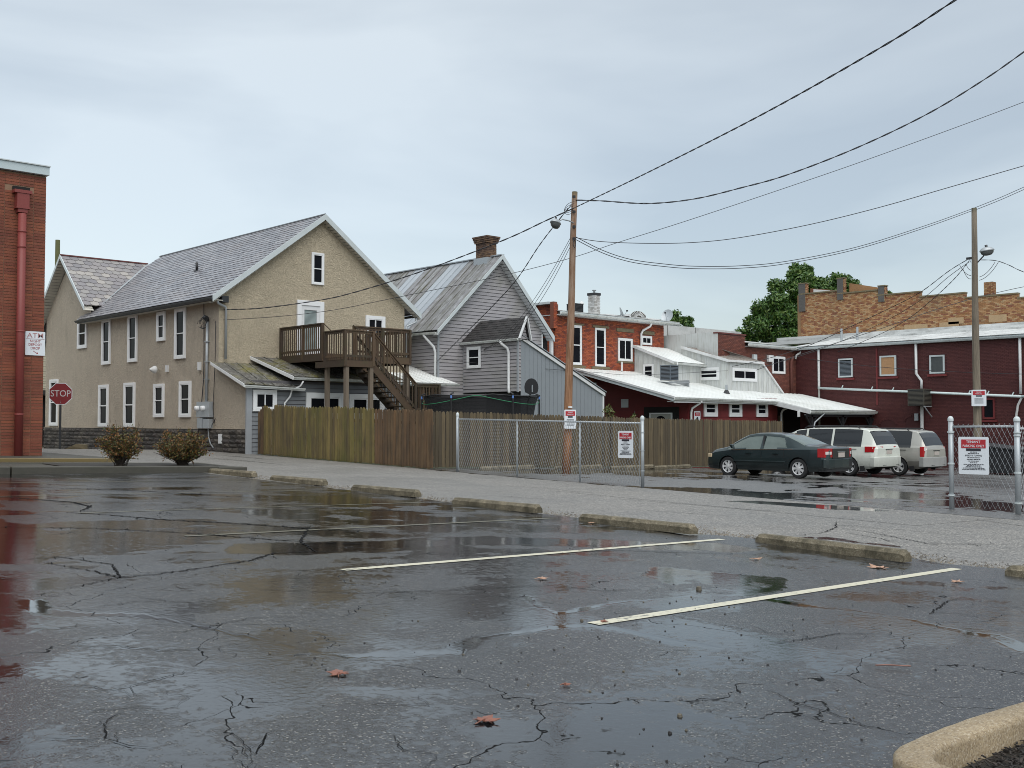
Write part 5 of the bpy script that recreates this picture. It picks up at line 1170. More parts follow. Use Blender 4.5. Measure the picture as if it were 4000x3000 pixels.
# ------------------------------------------------------------------ plain white blocks seen beyond, and brown-red block
BB = thing('brown_brick_block', 'brown red brick block with white coping between white sheds and maroon wall', 'building', (54, 36.3, gz(54, 36)))
brickwall(BB, ('Y', 36.3), 50.0, 58.0, 0.5, 5.3, 0.215, 0.075, 0.012, 'brownbrick', 'brownmortar', [(55.4, 56.8, 2.95, 4.0), (54.8, 55.35, 3.55, 4.05)], top=[(50.0, 52.6, 5.05), (52.6, 58.0, 4.42)])
window(BB, ('Y', 36.3), 55.4, 56.8, 2.95, 4.0, fw=0.10, depth=0.05, sash='slide'); MB().pbox(('Y', 36.3), 54.85, 55.35, 0, .18, 3.62, 4.02).build('vent_cover', M['white'], BB, bevel=.02)
MB().box(49.98, 50.0, 36.3, 46, 0, 5.15).build('painted_side_wall', M['white_board'], BB); MB().box(49.95, 52.7, 36.25, 36.6, 5.06, 5.14).build('coping', M['ridge_red'], BB)
MB().box(52.6, 58.5, 36.0, 36.05, 4.44, 4.62).build('fascia_board', M['fascia'], BB); MB().box(52.6, 58.1, 36.05, 37.5, 4.44, 4.46).build('soffit', M['white'], BB)
MB().box(52.7, 57.2, 37.4, 37.5, 4.6, 4.90).build('roof_upstand', M['flat_roof'], BB); gutter(BB, (52.5, 36.0, 4.46), (58.4, 36.0, 4.46))
MB().prism([(52.6, 36.0, 4.64), (58.4, 36.0, 4.64), (58.4, 44, 5.3), (52.6, 44, 5.3)], (0, 0, .03)).build('roof', M['flat_roof'], BB)
MB().tube([(57.55, 36.2, 4.0), (57.4, 36.15, 3.9), (57.35, 36.2, 3.7), (57.35, 36.2, 0.8)], .09, 8).build('waste_pipe', M['brownbrick'], BB, smooth=True); MB().box(53.3, 53.65, 36.15, 36.3, 3.3, 4.0).build('vent_stack', M['fascia'], BB)
downspout(BB, [(58.1, 35.9, 4.5), (58.0, 35.95, 4.3), (57.8, 36.1, 4.15), (57.75, 36.15, 3.9)], 'white', .12)
WB = thing('white_rear_block', 'long plain white rendered block with stained flat top behind the brick', 'building', (62, 52, 3))
MB().box(50.05, 53.0, 47.0, 54, 0, 6.25).build('wall', M['flat_roof'], WB); MB().box(53.0, 72.0, 50.0, 55, 0, 7.25).build('wall', M['flat_roof'], WB)
for x in (55.5, 58.9, 62.6, 66.0): MB().box(x, x + .04, 49.98, 50.0, 3, 7.25).build('joint_cover', M['kerb'], WB)
MB().lathe([(0.16, 0), (0.16, .45), (.45, .5), (.45, .8), (.1, .85)], 10, (63, 47.0, 5.6)).build('vent_cowl', M['ridge_red'], WB)
MB().box(49.95, 51.0, 42.0, 42.5, 4.5, 6.2).build('painted_pier', M['white_board'], WB); MB().box(50.5, 50.8, 41.9, 42.0, 4.6, 6.0).build('red_panel', M['signred'], WB)

# white shed A in the nook, with one small window
WA = thing('white_shed', 'small white lean-to room with small window above the low white roof', 'shed', (47.0, 37.3, 2))
def boards(parent, pl, u0, u1, zb, zt, n, mat='white_board', name='grooved_board', th=0.02):
    it = []
    for i in range(n):
        a, b = u0 + (u1 - u0) * i / n, u0 + (u1 - u0) * (i + 1) / n - 0.012; zt_ = (lambda u: zt(u)) if callable(zt) else (lambda u: zt); zb_ = (lambda u: zb(u)) if callable(zb) else (lambda u: zb)
        f = (lambda u, z: (u, pl[1], z)) if pl[0] == 'Y' else (lambda u, z: (pl[1], u, z)); d = (0, -th, 0) if pl[0] == 'Y' else (-th, 0, 0)
        m = MB().prism([f(a, zb_(a)), f(b, zb_(b)), f(b, zt_(b)), f(a, zt_(a))], d); it.append((m.v, m.f))
    pieces(parent, name, it, M[mat])
boards(WA, ('X', 47.05), 37.35, 39.98, 1.9, lambda y: 3.38 + (y - 37.3) * .35, 8); boards(WA, ('Y', 37.35), 47.07, 50.0, 1.9, 3.35, 9)
window(WA, ('X', 47.03), 38.55, 39.3, 2.5, 3.30, fw=.09, depth=.05)
seamroof(WA, [(46.85, 37.05, 3.36), (50.1, 37.05, 3.30), (50.0, 39.98, 4.38), (46.85, 39.98, 4.42)], 8, 'white_roof', seam=.015)
MB().prism([(46.83, 37.02, 3.40), (46.83, 39.98, 4.46), (46.83, 39.98, 4.30), (46.83, 37.02, 3.24)], (.04, 0, 0)).build('rake_board', M['white'], WA); gutter(WA, (46.85, 37.03, 3.22), (50.1, 37.03, 3.16))
# white shed B in front of the brown block
WS = thing('white_shed', 'larger white board-clad shed with sloping right edge and paired windows', 'shed', (52, 35.6, 2))
MB().box(49.85, 53.2, 35.62, 36.28, 1.5, 3.42).build('core', M['white_board'], WS)
def topB(x): return 3.44 if x < 53.25 else 3.44 - (x - 53.25) * .80
boards(WS, ('Y', 35.62), 49.85, 55.55, 1.55, topB, 22); boards(WS, ('X', 49.85), 35.65, 38.7, 1.7, lambda y: 3.44 + (y - 35.6) * .3, 9)
window(WS, ('Y', 35.6), 50.35, 52.75, 2.35, 3.10, fw=.13, depth=.05, sash='pair'); window(WS, ('X', 49.83), 36.1, 37.7, 2.40, 3.12, fw=.13, depth=.05, sash='hung')
seamroof(WS, [(49.7, 35.45, 3.50), (53.3, 35.45, 3.50), (50.4, 36.28, 4.14), (49.75, 38.6, 4.36)], 9, 'brown_metal', seam=.02)
MB().prism([(49.68, 35.42, 3.54), (49.68, 38.7, 4.46), (49.68, 38.7, 4.3), (49.68, 35.42, 3.38)], (.04, 0, 0)).build('rake_board', M['white'], WS); MB().bar((49.7, 35.45, 3.46), (53.3, 35.45, 3.46), .06, .12).build('eave_board', M['white'], WS)
MB().bar((53.25, 35.55, 3.48), (55.62, 35.55, 1.58), .09, .09).build('edge_trim', M['white'], WS); MB().prism([(53.25, 35.6, 3.46), (55.6, 35.6, 1.56), (55.6, 36.28, 1.56), (53.25, 36.28, 3.46)], (0, 0, .03)).build('sloping_face', M['white_roof'], WS)

# ------------------------------------------------------------------ red single-storey building with white metal roof
RB = thing('red_bar_building', 'single-storey maroon boarded building with broad white metal roof', 'building', (44, 33.6, gz(44, 33)))
rzf = lambda y: 1.24 + (y - 33.15) * .247
MB().box(43.75, 51.8, 33.62, 40, -2.6, 1.22).prism([(43.75, 33.62, 1.22), (43.75, 39.95, 1.22), (43.75, 39.95, 2.78), (43.75, 33.62, 1.26)], (.1, 0, 0)).build('wall', M['maroonboard'], RB)
it = []
for i, (z0, z1) in enumerate(zip(np.arange(-1.9, 1.15, .36), np.arange(-1.54, 1.5, .36))):
    x = 43.75
    while x < 51.8: l = random.uniform(2.2, 3.6); it.append(boxpiece(x + .004, min(51.8, x + l) - .004, 33.60, 33.62, z0 + .006, z1 - .006)); x += l
pieces(RB, 'wall_board', it, M['maroonboard'])
it = [boxpiece(43.73, 43.75, 33.62, 39.9, z0 + .006, z0 + .354) for z0 in np.arange(-1.9, 1.15, .36)]; pieces(RB, 'wall_board', it, M['maroonboard'])
for a, b in ((44.98, 46.15), (47.18, 48.33), (49.68, 50.78)): window(RB, ('Y', 33.6), a, b, .30, 1.15, fw=.17, depth=.07)
seamroof(RB, [(41.95, 33.1, 1.24), (52.95, 33.1, 1.14), (52.4, 40.0, 2.84), (41.95, 40.0, 2.92)], 27, 'white_roof', seam=.012, th=.03)
MB().prism([(41.93, 33.1, 1.25), (41.93, 40, 2.93), (41.93, 40, 2.72), (41.93, 33.1, 1.04)], (.05, 0, 0)).build('rake_board', M['fascia'], RB); MB().prism([(41.88, 33.05, 1.29), (41.88, 40, 2.98), (41.88, 40, 2.88), (41.88, 33.05, 1.19)], (.05, 0, 0)).build('rake_trim', M['white'], RB)
MB().box(41.98, 52.9, 33.12, 33.16, .98, 1.2).build('eave_board', M['white'], RB); gutter(RB, (41.9, 33.1, 1.10), (53.0, 33.1, 1.0), r=.08)
MB().box(42.0, 52.8, 33.17, 33.6, 1.02, 1.04).build('soffit', M['white'], RB)
downspout(RB, [(44.1, 33.05, 1.1), (44.1, 33.15, .98), (43.85, 33.45, .72), (43.82, 33.5, .5), (43.82, 33.5, -1.6)], 'white', .12); downspout(RB, [(52.5, 33.05, 1.0), (52.4, 33.15, .9), (52.0, 33.4, .68), (51.95, 33.45, .5), (51.95, 33.45, -1.8)], 'white', .12)
dd = MB().box(43.69, 43.73, 34.2, 36.5, -1.9, .80).build('door', M['blackvoid'], RB)
MB().box(43.64, 43.69, 34.6, 36.1, .42, .50).build('door_frame', M['trim'], dd); MB().box(43.64, 43.69, 34.6, 34.68, -1.9, .42).build('door_frame', M['trim'], dd); MB().box(43.64, 43.69, 36.02, 36.1, -1.9, .42).build('door_frame', M['trim'], dd); MB().box(43.66, 43.69, 34.68, 36.02, -1.9, .41).build('door_leaf', simple('putty_door', (.42, .42, .38), .5), dd)
MB().prism([(43.655, 35.35 + .34 * math.cos(a), .08 + .26 * math.sin(a)) for a in np.linspace(0, math.pi, 12)], (-.012, 0, 0)).build('fanlight', M['glass'], dd)
MB().box(43.7, 43.73, 37.6, 38.1, .8, 1.25).build('wall_vent', M['fascia'], RB)
MB().tube([(48.4, 34.6, 1.5), (48.4, 34.6, 2.05)], .07, 8).build('roof_stack', M['galv'], RB); MB().lathe([(.2, 0), (.09, .22)], 8, (48.4, 34.6, 1.55)).build('stack_collar', M['darkmetal'], RB)
MB().tube([(47.05, 36.9, 2.2), (47.05, 36.9, 3.2), (47.2, 37.0, 3.35)], .035, 6).build('white_conduit', M['white'], RB)
def smallprint(w, h):
    def d(t):
        MB().box(-w * .40, w * .40, -.006, -.0005, h * .18, h * .42).build('red_panel', M['signred'], t); MB().box(-w * .2, w * .2, -.006, -.0005, h * .08, h * .16).build('black_panel', M['signblack'], t)
        text(t, 'TENANT', h * .085, (0, -.008, h * .355), RX, M['signwhite'], sx=.9); text(t, 'PARKING ONLY', h * .085, (0, -.008, h * .25), RX, M['signwhite'], sx=.62)
        m = MB()
        for z in (-.02, -.08, -.14, -.2, -.26, -.32): m.box(-w * .3, w * .3, -.004, -.0008, h * z - h * .01, h * z + h * .01)
        m.build('fine_print', M['signblack'], t)
    return d
def wallsign(t):
    MB().box(-.2, .2, -.006, -.0005, .06, .24).build('red_panel', M['signred'], t); text(t, 'PRIVATE', .07, (0, -.008, .19), RX, M['signwhite'], sx=.9); text(t, 'PARKING', .07, (0, -.008, .11), RX, M['signwhite'], sx=.9)
    MB().lathe([(0, -.004), (.09, -.004)], 14, (0, 0, -.08), 'Y').build('black_symbol', M['signblack'], t)
sign_board('wall_sign', 'small white sign with red panel on maroon wall left of windows', (44.42, 33.57, .27), 0, .52, .62, wallsign)

# carport
CP = thing('carport', 'open carport with pale metal roof on dark braced posts', 'carport', (54, 31, gz(54, 31)))
seamroof(CP, [(50.9, 30.95, .66), (57.9, 30.95, .66), (57.9, 35.8, 1.70), (50.9, 35.8, 1.78)], 16, M['white_roof'], seam=.02, th=.03)
MB().box(50.9, 57.9, 31.0, 31.06, .44, .64).build('eave_board', M['fascia'], CP); gutter(CP, (50.8, 30.95, .50), (57.95, 30.95, .50), r=.08)
MB().prism([(50.88, 30.95, .68), (50.88, 33.3, 1.20), (50.88, 33.3, .96), (50.88, 30.95, .44)], (.04, 0, 0)).build('rake_board', M['white'], CP)
for x in (51.3, 54.5, 57.6):
    MB().box(x - .08, x + .08, 31.1, 31.26, -2.6, .44).build('post', M['black'], CP)
    for s_ in (-1, 1): MB().bar((x, 31.18, -.25), (x + s_ * .6, 31.18, .42), .09).build('brace', M['black'], CP)
MB().box(50.95, 57.8, 31.1, 31.26, .30, .44).build('beam', M['black'], CP); downspout(CP, [(52.2, 30.9, .5), (52.1, 31.0, .36), (51.5, 31.08, 0), (51.42, 31.1, -.3), (51.42, 31.1, -2)], 'galv', .09)
MB().box(50.7, 50.9, 31.6, 31.65, .30, .62).build('notice', M['white'], CP)
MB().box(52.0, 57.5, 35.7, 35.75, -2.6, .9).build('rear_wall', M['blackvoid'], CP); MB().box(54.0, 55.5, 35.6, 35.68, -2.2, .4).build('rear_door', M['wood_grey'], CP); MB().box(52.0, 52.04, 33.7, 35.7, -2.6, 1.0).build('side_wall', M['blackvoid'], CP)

# ------------------------------------------------------------------ long maroon painted brick building
MW = thing('maroon_brick_building', 'long two-storey maroon painted brick building with white flat roof', 'building', (58, 30, gz(58, 30)))
mw = [(32.42, 33.36, 2.68, 3.80), (29.70, 30.70, 2.68, 3.85), (26.86, 27.72, 2.72, 3.75), (24.15, 24.80, .18, 1.30)]
brickwall(MW, ('X', 58.0), 12.0, 36.28, -2.6, 4.46, 0.215, 0.076, 0.010, 'maroonbrick', 'maroonmortar', [(a, b, c, d) for a, b, c, d in mw], proud=.010)
for i, (a, b, c, d) in enumerate(mw):
    gm = M['plywood'] if i == 1 else simple('dusty_glass', (.075, .085, .085), .25, noise=.3) if i == 2 else M['glass']
    wo = MB(); f = .09
    for q in ((a, a + f, c, d), (b - f, b, c, d), (a + f, b - f, c, c + f), (a + f, b - f, d - f, d)): wo.box(57.93, 58.03, q[0], q[1], q[2], q[3])
    wo = wo.build('window', M['maroonboard'] if i > 2 else M['acbrown'] if i == 3 else M['fascia'], MW)
    MB().box(57.97, 58.0, a + f, b - f, c + f, d - f).build('pane', gm, wo)
    if i == 0: pieces(wo, 'shutter_slat', [boxpiece(57.95, 57.97, a + f, b - f, z, z + .05) for z in np.arange(c + f, d - f - .04, .075)], M['acblue'])
    MB().box(57.90, 58.0, a - .12, b + .12, c - .16, c - .04).build('sill', M['maroonboard'], wo)
for (yc, z, r_) in ((28.75, .10, .42), (30.25, -.1, .45)):
    it = []
    for k in range(11):
        a = math.pi * (k + .5) / 11; m = MB().bar((57.97, yc + r_ * 1.0 * math.cos(a), z + r_ * .55 * math.sin(a)), (57.97, yc + r_ * 1.25 * math.cos(a), z + r_ * .8 * math.sin(a)), .10, .03, up=(1, 0, 0)); it.append((m.v, m.f))
    pieces(MW, 'arch_brick', it, M['maroonbrick'])
    MB().prism([(57.975, yc - r_, -2.4)] + [(57.975, yc - r_ * math.cos(a), z + r_ * .55 * math.sin(a)) for a in np.linspace(0, math.pi, 9)] + [(57.975, yc + r_, -2.4)], (.02, 0, 0)).build('bricked_up_door', M['maroonmortar'], MW)
MB().box(57.75, 57.8, 12, 36.4, 4.44, 4.62).build('fascia_board', M['fascia'], MW); gutter(MW, (57.74, 12, 4.46), (57.74, 36.4, 4.46), 'fascia', r=.07)
seamroof(MW, [(57.7, 12, 4.64), (57.7, 36.4, 4.64), (68, 36.4, 6.1), (68, 12, 6.1)], 26, 'flat_roof', seam=.02)
for k, zf in enumerate((.42, .62)): x = 58 + 10 * zf; MB().box(x, x + .3, 12, 41.5, 4.6 + 1.46 * zf, 4.78 + 1.5 * zf).build('roof_step', M['flat_roof'], MW)
MB().box(65.5, 68, 12, 42.5, 5.6, 5.98).build('roof_upstand', M['flat_roof'], MW)
for y in (34.6, 28.45, 22.75):
    b_ = 28.15 if y == 28.45 else y; zb = 1.9 if y == 28.45 else 2.0 if y > 30 else 1.5
    downspout(MW, [(57.85, y, 4.5), (57.85, y, 2.75), (57.85, b_, 2.35), (57.85, b_, zb)], 'white', .15)
MB().tube([(57.8, 34.62, 2.08), (57.8, 22.7, 1.36)], .07, 8).build('collector_pipe', M['teal'], MW, smooth=True); MB().tube([(57.8, 22.7, 1.36), (57.8, 14, 1.3)], .07, 8).build('collector_pipe', M['teal'], MW, smooth=True)
for y, z in ((33.1, 2.0), (31.2, 1.88), (29.9, 1.8), (25.5, 1.54), (24.5, 1.48), (23.2, 1.4)): MB().bar((57.85, y, z), (57.85, y - .1, z + .2), .05).build('pipe_bracket', M['teal'], MW)
MB().tube([(57.85, 34.6, 2.0), (57.85, 34.6, -.2)], .06, 6).build('old_pipe', M['whitebrick'], MW); MB().tube([(57.85, 28.15, .9), (57.85, 28.15, -2.4)], .09, 6).build('old_pipe', M['whitebrick'], MW); MB().tube([(57.85, 22.7, 1.3), (57.85, 22.9, .9), (57.85, 23.0, .3), (57.85, 23.0, -.6)], .06, 6).build('old_pipe', M['whitebrick'], MW)
MB().box(57.96, 57.99, 30.85, 30.95, 1.0, 4.3).build('wall_conduit', M['maroonboard'], MW); MB().box(57.85, 57.98, 28.4, 28.6, .1, .5).build('meter_cover', M['galv'], MW)
ACW = ac_unit('air_conditioner', 'brown air conditioner on a wall bracket of the maroon building', 57.0, 57.9, 27.6, 28.55, .92, 1.86, 'acbrown')
MB().bar((57.9, 27.6, .3), (57.0, 27.6, .88), .05).build('bracket', M['galv'], ACW); MB().bar((57.9, 27.6, .88), (57.0, 27.6, .88), .05).build('bracket', M['galv'], ACW)
BX = thing('door_canopy', 'dark doorway box on the maroon wall at the right edge', 'canopy', (57.5, 21.6, gz(57, 21))); MB().box(57.3, 57.97, 20.6, 22.0, .3, .42).build('canopy_roof', M['maroonboard'], BX); MB().box(57.9, 57.98, 20.8, 21.9, -2.5, .3).build('door', M['blackvoid'], BX)
DMP = thing('dumpster', 'black waste container behind the chain-link gate panel', 'dumpster', (47.5, 19.5, gz(47, 19.5)))
zz = gz(47.5, 19.5); MB().prism([(46.2, 18.6, zz + .1), (46.2, 20.2, zz + .1), (46.2, 20.3, zz + 1.25), (46.2, 18.4, zz + 1.05)], (2.2, 0, 0)).build('bin_body', M['black'], DMP); MB().prism([(46.15, 18.35, zz + 1.06), (46.15, 20.35, zz + 1.27), (46.15, 20.35, zz + 1.33), (46.15, 18.35, zz + 1.12)], (2.3, 0, 0)).build('lid', M['darkmetal'], DMP)
for x in (46.5, 48.1): MB().tube([(x - .03, 18.9, zz + .06), (x + .03, 18.9, zz + .06)], .06, 8).build('wheel', M['rubber'], DMP)

# ------------------------------------------------------------------ tall tan brick building behind, stepped parapet
TB = thing('tan_brick_building', 'tall mottled tan brick building with stepped parapet and piers', 'building', (68, 35, 4))
steps = [(42.1, 39.14, 9.22), (39.14, 36.1, 9.0), (36.1, 33.07, 8.62), (33.07, 30.09, 8.28), (30.09, 26.8, 7.95), (26.8, 23.6, 7.66), (23.6, 12, 7.4)]
hb = [(34.9, 36.2, 6.0, 6.52), (32.6, 34.2, 6.0, 6.5), (30.5, 31.8, 6.0, 6.5), (30.2, 31.2, 6.35, 6.75), (27.5, 28.6, 6.3, 6.75)]
brickwall(TB, ('X', 68.0), 12, 42.1, 5.2, 9.3, .225, .085, .012, 'tanbrick', 'tanmortar', [], top=[(b, a, t) for a, b, t in steps])
brickwall(TB, ('Y', 42.1), 68.0, 72, 5.0, 9.2, .225, .085, .012, 'tanbrick', 'tanmortar')
for a, b, t in steps: MB().box(67.9, 68.3, b - .02, a + .03, t + .002, t + .09).build('coping', M['sandstone'], TB)
def pier(y0, y1, z0, z1, x=67.93):
    brickwall(TB, ('X', x), y0, y1, z0, z1, .225, .085, .012, 'tanbrick', 'tanmortar', name='pier_brick', back=.37); brickwall(TB, ('Y', y0), x, x + .37, z0, z1, .225, .085, .012, 'tanbrick', 'tanmortar', name='pier_brick', back=.3); MB().box(x - .05, 68.35, y0 - .04, y1 + .04, z1, z1 + .07).build('pier_cap', M['sandstone'], TB)
    MB().box(x - .022, x - .014, y0 + .03, y1, z0, z1).build('pier_render', simple('grey_render', (.10, .095, .09), .9), TB)
pier(41.62, 42.2, 8.0, 10.0); pier(38.62, 39.12, 8.6, 10.08); pier(35.55, 36.03, 8.2, 9.26)
MB().prism([(68.32, 38.4, 8.7), (68.32, 38.4, 9.76), (68.32, 36.0, 9.2), (68.32, 36.0, 8.5)], (.3, 0, 0)).build('inner_parapet', M['tanbrick'], TB)
MB().prism([(68.5, 41.6, 8.9), (68.5, 41.6, 9.70), (68.5, 39.2, 9.32), (68.5, 39.2, 8.9)], (.3, 0, 0)).build('inner_parapet', M['tanbrick'], TB); MB().prism([(68.43, 41.3, 9.3), (68.43, 41.3, 9.6), (68.43, 40.0, 9.40), (68.43, 40.0, 9.3)], (.05, 0, 0)).build('roof_patch', M['white'], TB)
brickwall(TB, ('X', 68.6), 28.6, 29.15, 7.4, 8.95, .225, .085, .012, 'tanbrick', 'tanmortar', name='chimney_brick', back=.5); brickwall(TB, ('Y', 28.6), 68.6, 69.1, 7.4, 8.95, .225, .085, .012, 'tanbrick', 'tanmortar', name='chimney_brick', back=.4)
for a, b, c, d in hb: MB().box(67.94, 68.0, a, b, c, d).build('blocked_window', simple('tan_infill', (.40, .28, .16), .8, noise=.2), TB)
for y in (34.9, 33.6): MB().tube([(60.5 + (y - 33) * .3, y, 4.9), (60.5 + (y - 33) * .3, y, 5.9)], .07, 6).build('roof_stack', M['galv'], MW)

# ------------------------------------------------------------------ bank building at the left edge
BK = thing('bank_building', 'red long-brick bank building with pale metal coping at left edge', 'building', (11.4, 32.4, gz(11.4, 32.4)))
brickwall(BK, ('Y', 32.4), 5.0, 11.42, -1.05, 7.27, .405, .0845, .014, 'bankbrick', 'bankmortar', [(10.45, 10.95, 6.72, 6.86)], bond=0.0, cap=300, proud=.014)
MB().box(-16, 5.0, 32.4, 32.6, -1.2, 7.27).build('wall', M['bankbrick'], BK); MB().box(11.2, 11.42, 32.66, 52, -1.6, 7.27).build('wall', M['bankbrick'], BK)
brickwall(BK, ('X', 11.2), 32.66, 33.5, -1.05, 7.2, .405, .0845, .014, 'bankbrick', 'bankmortar', bond=0)
MB().box(-16, 11.47, 32.26, 32.7, 7.29, 7.54).build('coping', M['bankcap'], BK, bevel=.01); MB().box(-16, 11.49, 32.22, 32.74, 7.54, 7.57).build('coping_lip', M['fascia'], BK)
MB().box(10.47, 10.93, 32.3, 32.42, 6.74, 6.85).build('scupper', M['blackvoid'], BK)
PP = MB().tube([(10.70, 32.22, 6.05), (10.70, 32.22, -1.0)], .115, 14).build('downpipe', M['pipe_red'], BK, smooth=True)
hd = MB(); hd.box(10.45, 10.94, 32.12, 32.38, 6.64, 6.73); hd.box(10.53, 10.87, 32.14, 32.38, 6.22, 6.64); hd.box(10.51, 10.89, 32.13, 32.38, 6.19, 6.24); hd.box(10.57, 10.83, 32.16, 32.38, 6.08, 6.19)
hd.build('hopper_head', M['pipe_red'], PP)
for z in (5.5, 5.05, 2.6, .2): MB().lathe([(.116, 0), (.128, .01), (.128, .045), (.116, .055)], 14, (10.70, 32.22, z)).build('pipe_collar', M['pipe_red'], PP, smooth=True)
def atm(t):
    MB().box(-.26, .26, -.006, -.0005, .128, .136).build('rule', simple('sign_red_grey', (.42, .22, .22), .5), t)
    rd = simple('sign_red_ink', (.34, .06, .06), .5); c = bpy.data.materials['sign_red_grey']
    text(t, 'ATM', .20, (0, -.003, .225), RX, c, sx=1.15)
    for i, s_ in enumerate(('NIGHT', 'DEPOSIT', 'DROP')): text(t, s_, .105, (0, -.003, .065 - i * .105), RX, rd, sx=.95)
    MB().bar((-.06, -.003, -.22), (.05, -.003, -.285), .014, .004, up=(0, 1, 0)).build('arrow_shaft', rd, t); MB().prism([(.09, -.004, -.31), (.03, -.004, -.295), (.06, -.004, -.255)], (0, .003, 0)).build('arrow_head', rd, t)
sign_board('atm_sign', 'white ATM night deposit drop sign on red bank brick', (11.17, 32.36, 2.31), 0, .56, .70, atm, r=.02)

# neighbour seen in the gap and the mossy pole beyond
NB = thing('cream_sided_house', 'cream-sided house glimpsed between the bank and the stucco house', 'house', (24, 62, gz(24, 62)))
MB().box(16, 30, 62.2, 70, -1.5, 6.4).build('wall', M['cream_siding'], NB); clapboards(NB, ('Y', 62.2), rows_rect(20.2, 23.0, 1.9, 4.4, .14), 'cream_siding'); MB().box(20.0, 24, 61.6, 62.19, 1.55, 1.8).build('porch_roof', M['shingle'], NB); MB().box(20.0, 24, 62.1, 62.19, -1.3, 1.5).build('porch_opening', M['blackvoid'], NB)
MB().box(21.9, 24, 61.8, 62.19, 4.45, 5.6).build('upper_window', M['glass'], NB); MB().box(21.7, 24.2, 61.7, 62.19, 5.6, 6.0).build('eave_board', M['white'], NB)
# ------------------------------------------------------------------ wooden picket fences
def picket(w_, h_, r_=None, th=0.018):
    """board standing on its base, facing -Y, top corners rounded off"""
    r_ = r_ or w_ * .42; pts = [(0, 0), (w_, 0), (w_, h_ - r_), (w_ * .93, h_ - r_ * .45), (w_ * .74, h_ - r_ * .08), (w_ * .5, h_), (w_ * .26, h_ - r_ * .08), (w_ * .07, h_ - r_ * .45), (0, h_ - r_)]
    m = MB().prism([(x, 0, z) for x, z in pts], (0, th, 0)); return (m.v, m.f)
PK = picket(.1265, 1.0)
PFA = thing('picket_fence', 'weathered greenish-brown wooden picket fence along the alley', 'fence', (20.6, 30, gz(20.6, 30)))
topA = lambda y: .36 + (y - 25.0) * .0285
mg, mbn = [], []; y = 25.55; i = 0
while y < 36.0:
    h = topA(y) + random.uniform(-.022, .022) + .02 * math.sin(y * 1.3)
    if y > 34.85: h = [.50, .50, .56, .62, .66, .60, .50, .42, .40][min(8, int((y - 34.85) / .144))]
    z0 = gz(20.6, y) + random.uniform(.0, .04)
    m = T(20.6 - random.uniform(0, .012), y + .14, z0) @ Matrix.Rotation(R(-90 + random.uniform(-.8, .8)), 4, 'Z') @ Matrix.Rotation(R(random.uniform(-.5, .5)), 4, 'Y') @ S3(random.uniform(.96, 1.04), 1, h - z0)
    (mbn if y < 28.5 or y > 35.5 else mg).append(m); y += .1435
inst(PFA, 'picket', PK, mg, M['picket_green']); inst(PFA, 'picket', PK, mbn, M['picket_brown'])
for z in (-.1, -.75, -1.15): MB().bar((20.66, 25.6, z + gz(20.6, 25.6) + 1.5), (20.66, 36, z + gz(20.6, 36) + 1.5), .04, .09).build('rail', M['picket_brown'], PFA)
PFB = thing('picket_fence', 'darker brown wooden picket fence across the back of the rear lot', 'fence', (30, 26, gz(30, 26)))
topB_ = lambda x: .37 - (x - 20.6) * .0188 if x < 30.9 else .176 - (x - 30.9) * .0125
ml1, ml2 = [], []; x = 20.62
while x < 40.35:
    h = topB_(x) + random.uniform(-.02, .02); z0 = gz(x, 26) + random.uniform(.02, .05)
    m = T(x, 26.0 - random.uniform(0, .012), z0) @ Matrix.Rotation(R(random.uniform(-.8, .8)), 4, 'Z') @ Matrix.Rotation(R(random.uniform(-.4, .4)), 4, 'Y') @ S3(random.uniform(.97, 1.04), 1, h - z0)
    (ml1 if x < 31 else ml2).append(m); x += .1435
inst(PFB, 'picket', PK, ml1, M['picket_grey']); inst(PFB, 'picket', PK, ml2, M['picket_grey'])
for z in (-.15, -1.3): MB().bar((20.7, 26.06, z + .35), (40.3, 26.06, z + .02), .04, .09).build('rail', M['picket_grey'], PFB)

# ------------------------------------------------------------------ chain-link fences
def linkpost(parent, x, y, zt, r_, cap=True, base=None, name='post'):
    zb = gz(x, y) if base is None else base
    MB().tube([(x, y, zb - .05), (x, y, zt)], r_, 12).build(name, M['galv'], parent, smooth=True)
    if cap: MB().lathe([(r_ * 1.18, -.03), (r_ * 1.18, .0), (r_ * 1.1, .03), (r_ * .7, .06), (0, .072)], 12, (x, y, zt)).build('post_cap', M['fascia'], parent, smooth=True)
def mesh(parent, p, q, zb0, zb1, zt0, zt1, sp=.088, r_=.0042):
    """woven wire: two families of slanting wires with a kink at every crossing, twisted tips above the rail"""
    L_ = math.hypot(q[0] - p[0], q[1] - p[1]); n = int(L_ / sp); m = MB(); ux, uy = (q[0] - p[0]) / L_, (q[1] - p[1]) / L_
    H = (zt0 - zb0); rows = int(H / sp)
    for fam in (1, -1):
        for i in range(-rows - 1, n + rows + 2):
            pts = []
            for j in range(rows + 1):
                s_ = (i + fam * j * 0.5) * sp; t = s_ / L_
                if -.001 <= t <= 1.001:
                    k = j / rows; zb = zb0 + (zb1 - zb0) * t; zt = zt0 + (zt1 - zt0) * t; o = .004 if (j % 2) == (fam > 0) else -.004
                    pts.append((p[0] + ux * s_ - uy * o * fam, p[1] + uy * s_ + ux * o * fam, zb + (zt - zb) * k))
            if len(pts) > 1:
                m.tube(pts, r_ * (.62 if fam > 0 else 1.15), 3, caps=False)   # one strand of the weave shows more than the other
    m.build('wire_mesh', M['galv'], parent, kind='stuff')
CL = thing('chain_link_fence', 'long galvanised chain-link panel with three bays left of the gate opening', 'fence', (20.6, 20, gz(20.6, 20)))
z_ = lambda y: -.02 + (y - 17.25) * .0165
for y, r_, hh in ((24.33, .042, .13), (21.75, .024, -.02), (19.35, .024, -.02), (17.22, .045, .12)): linkpost(CL, 20.55, y, z_(y) + hh, r_, cap=hh > 0)
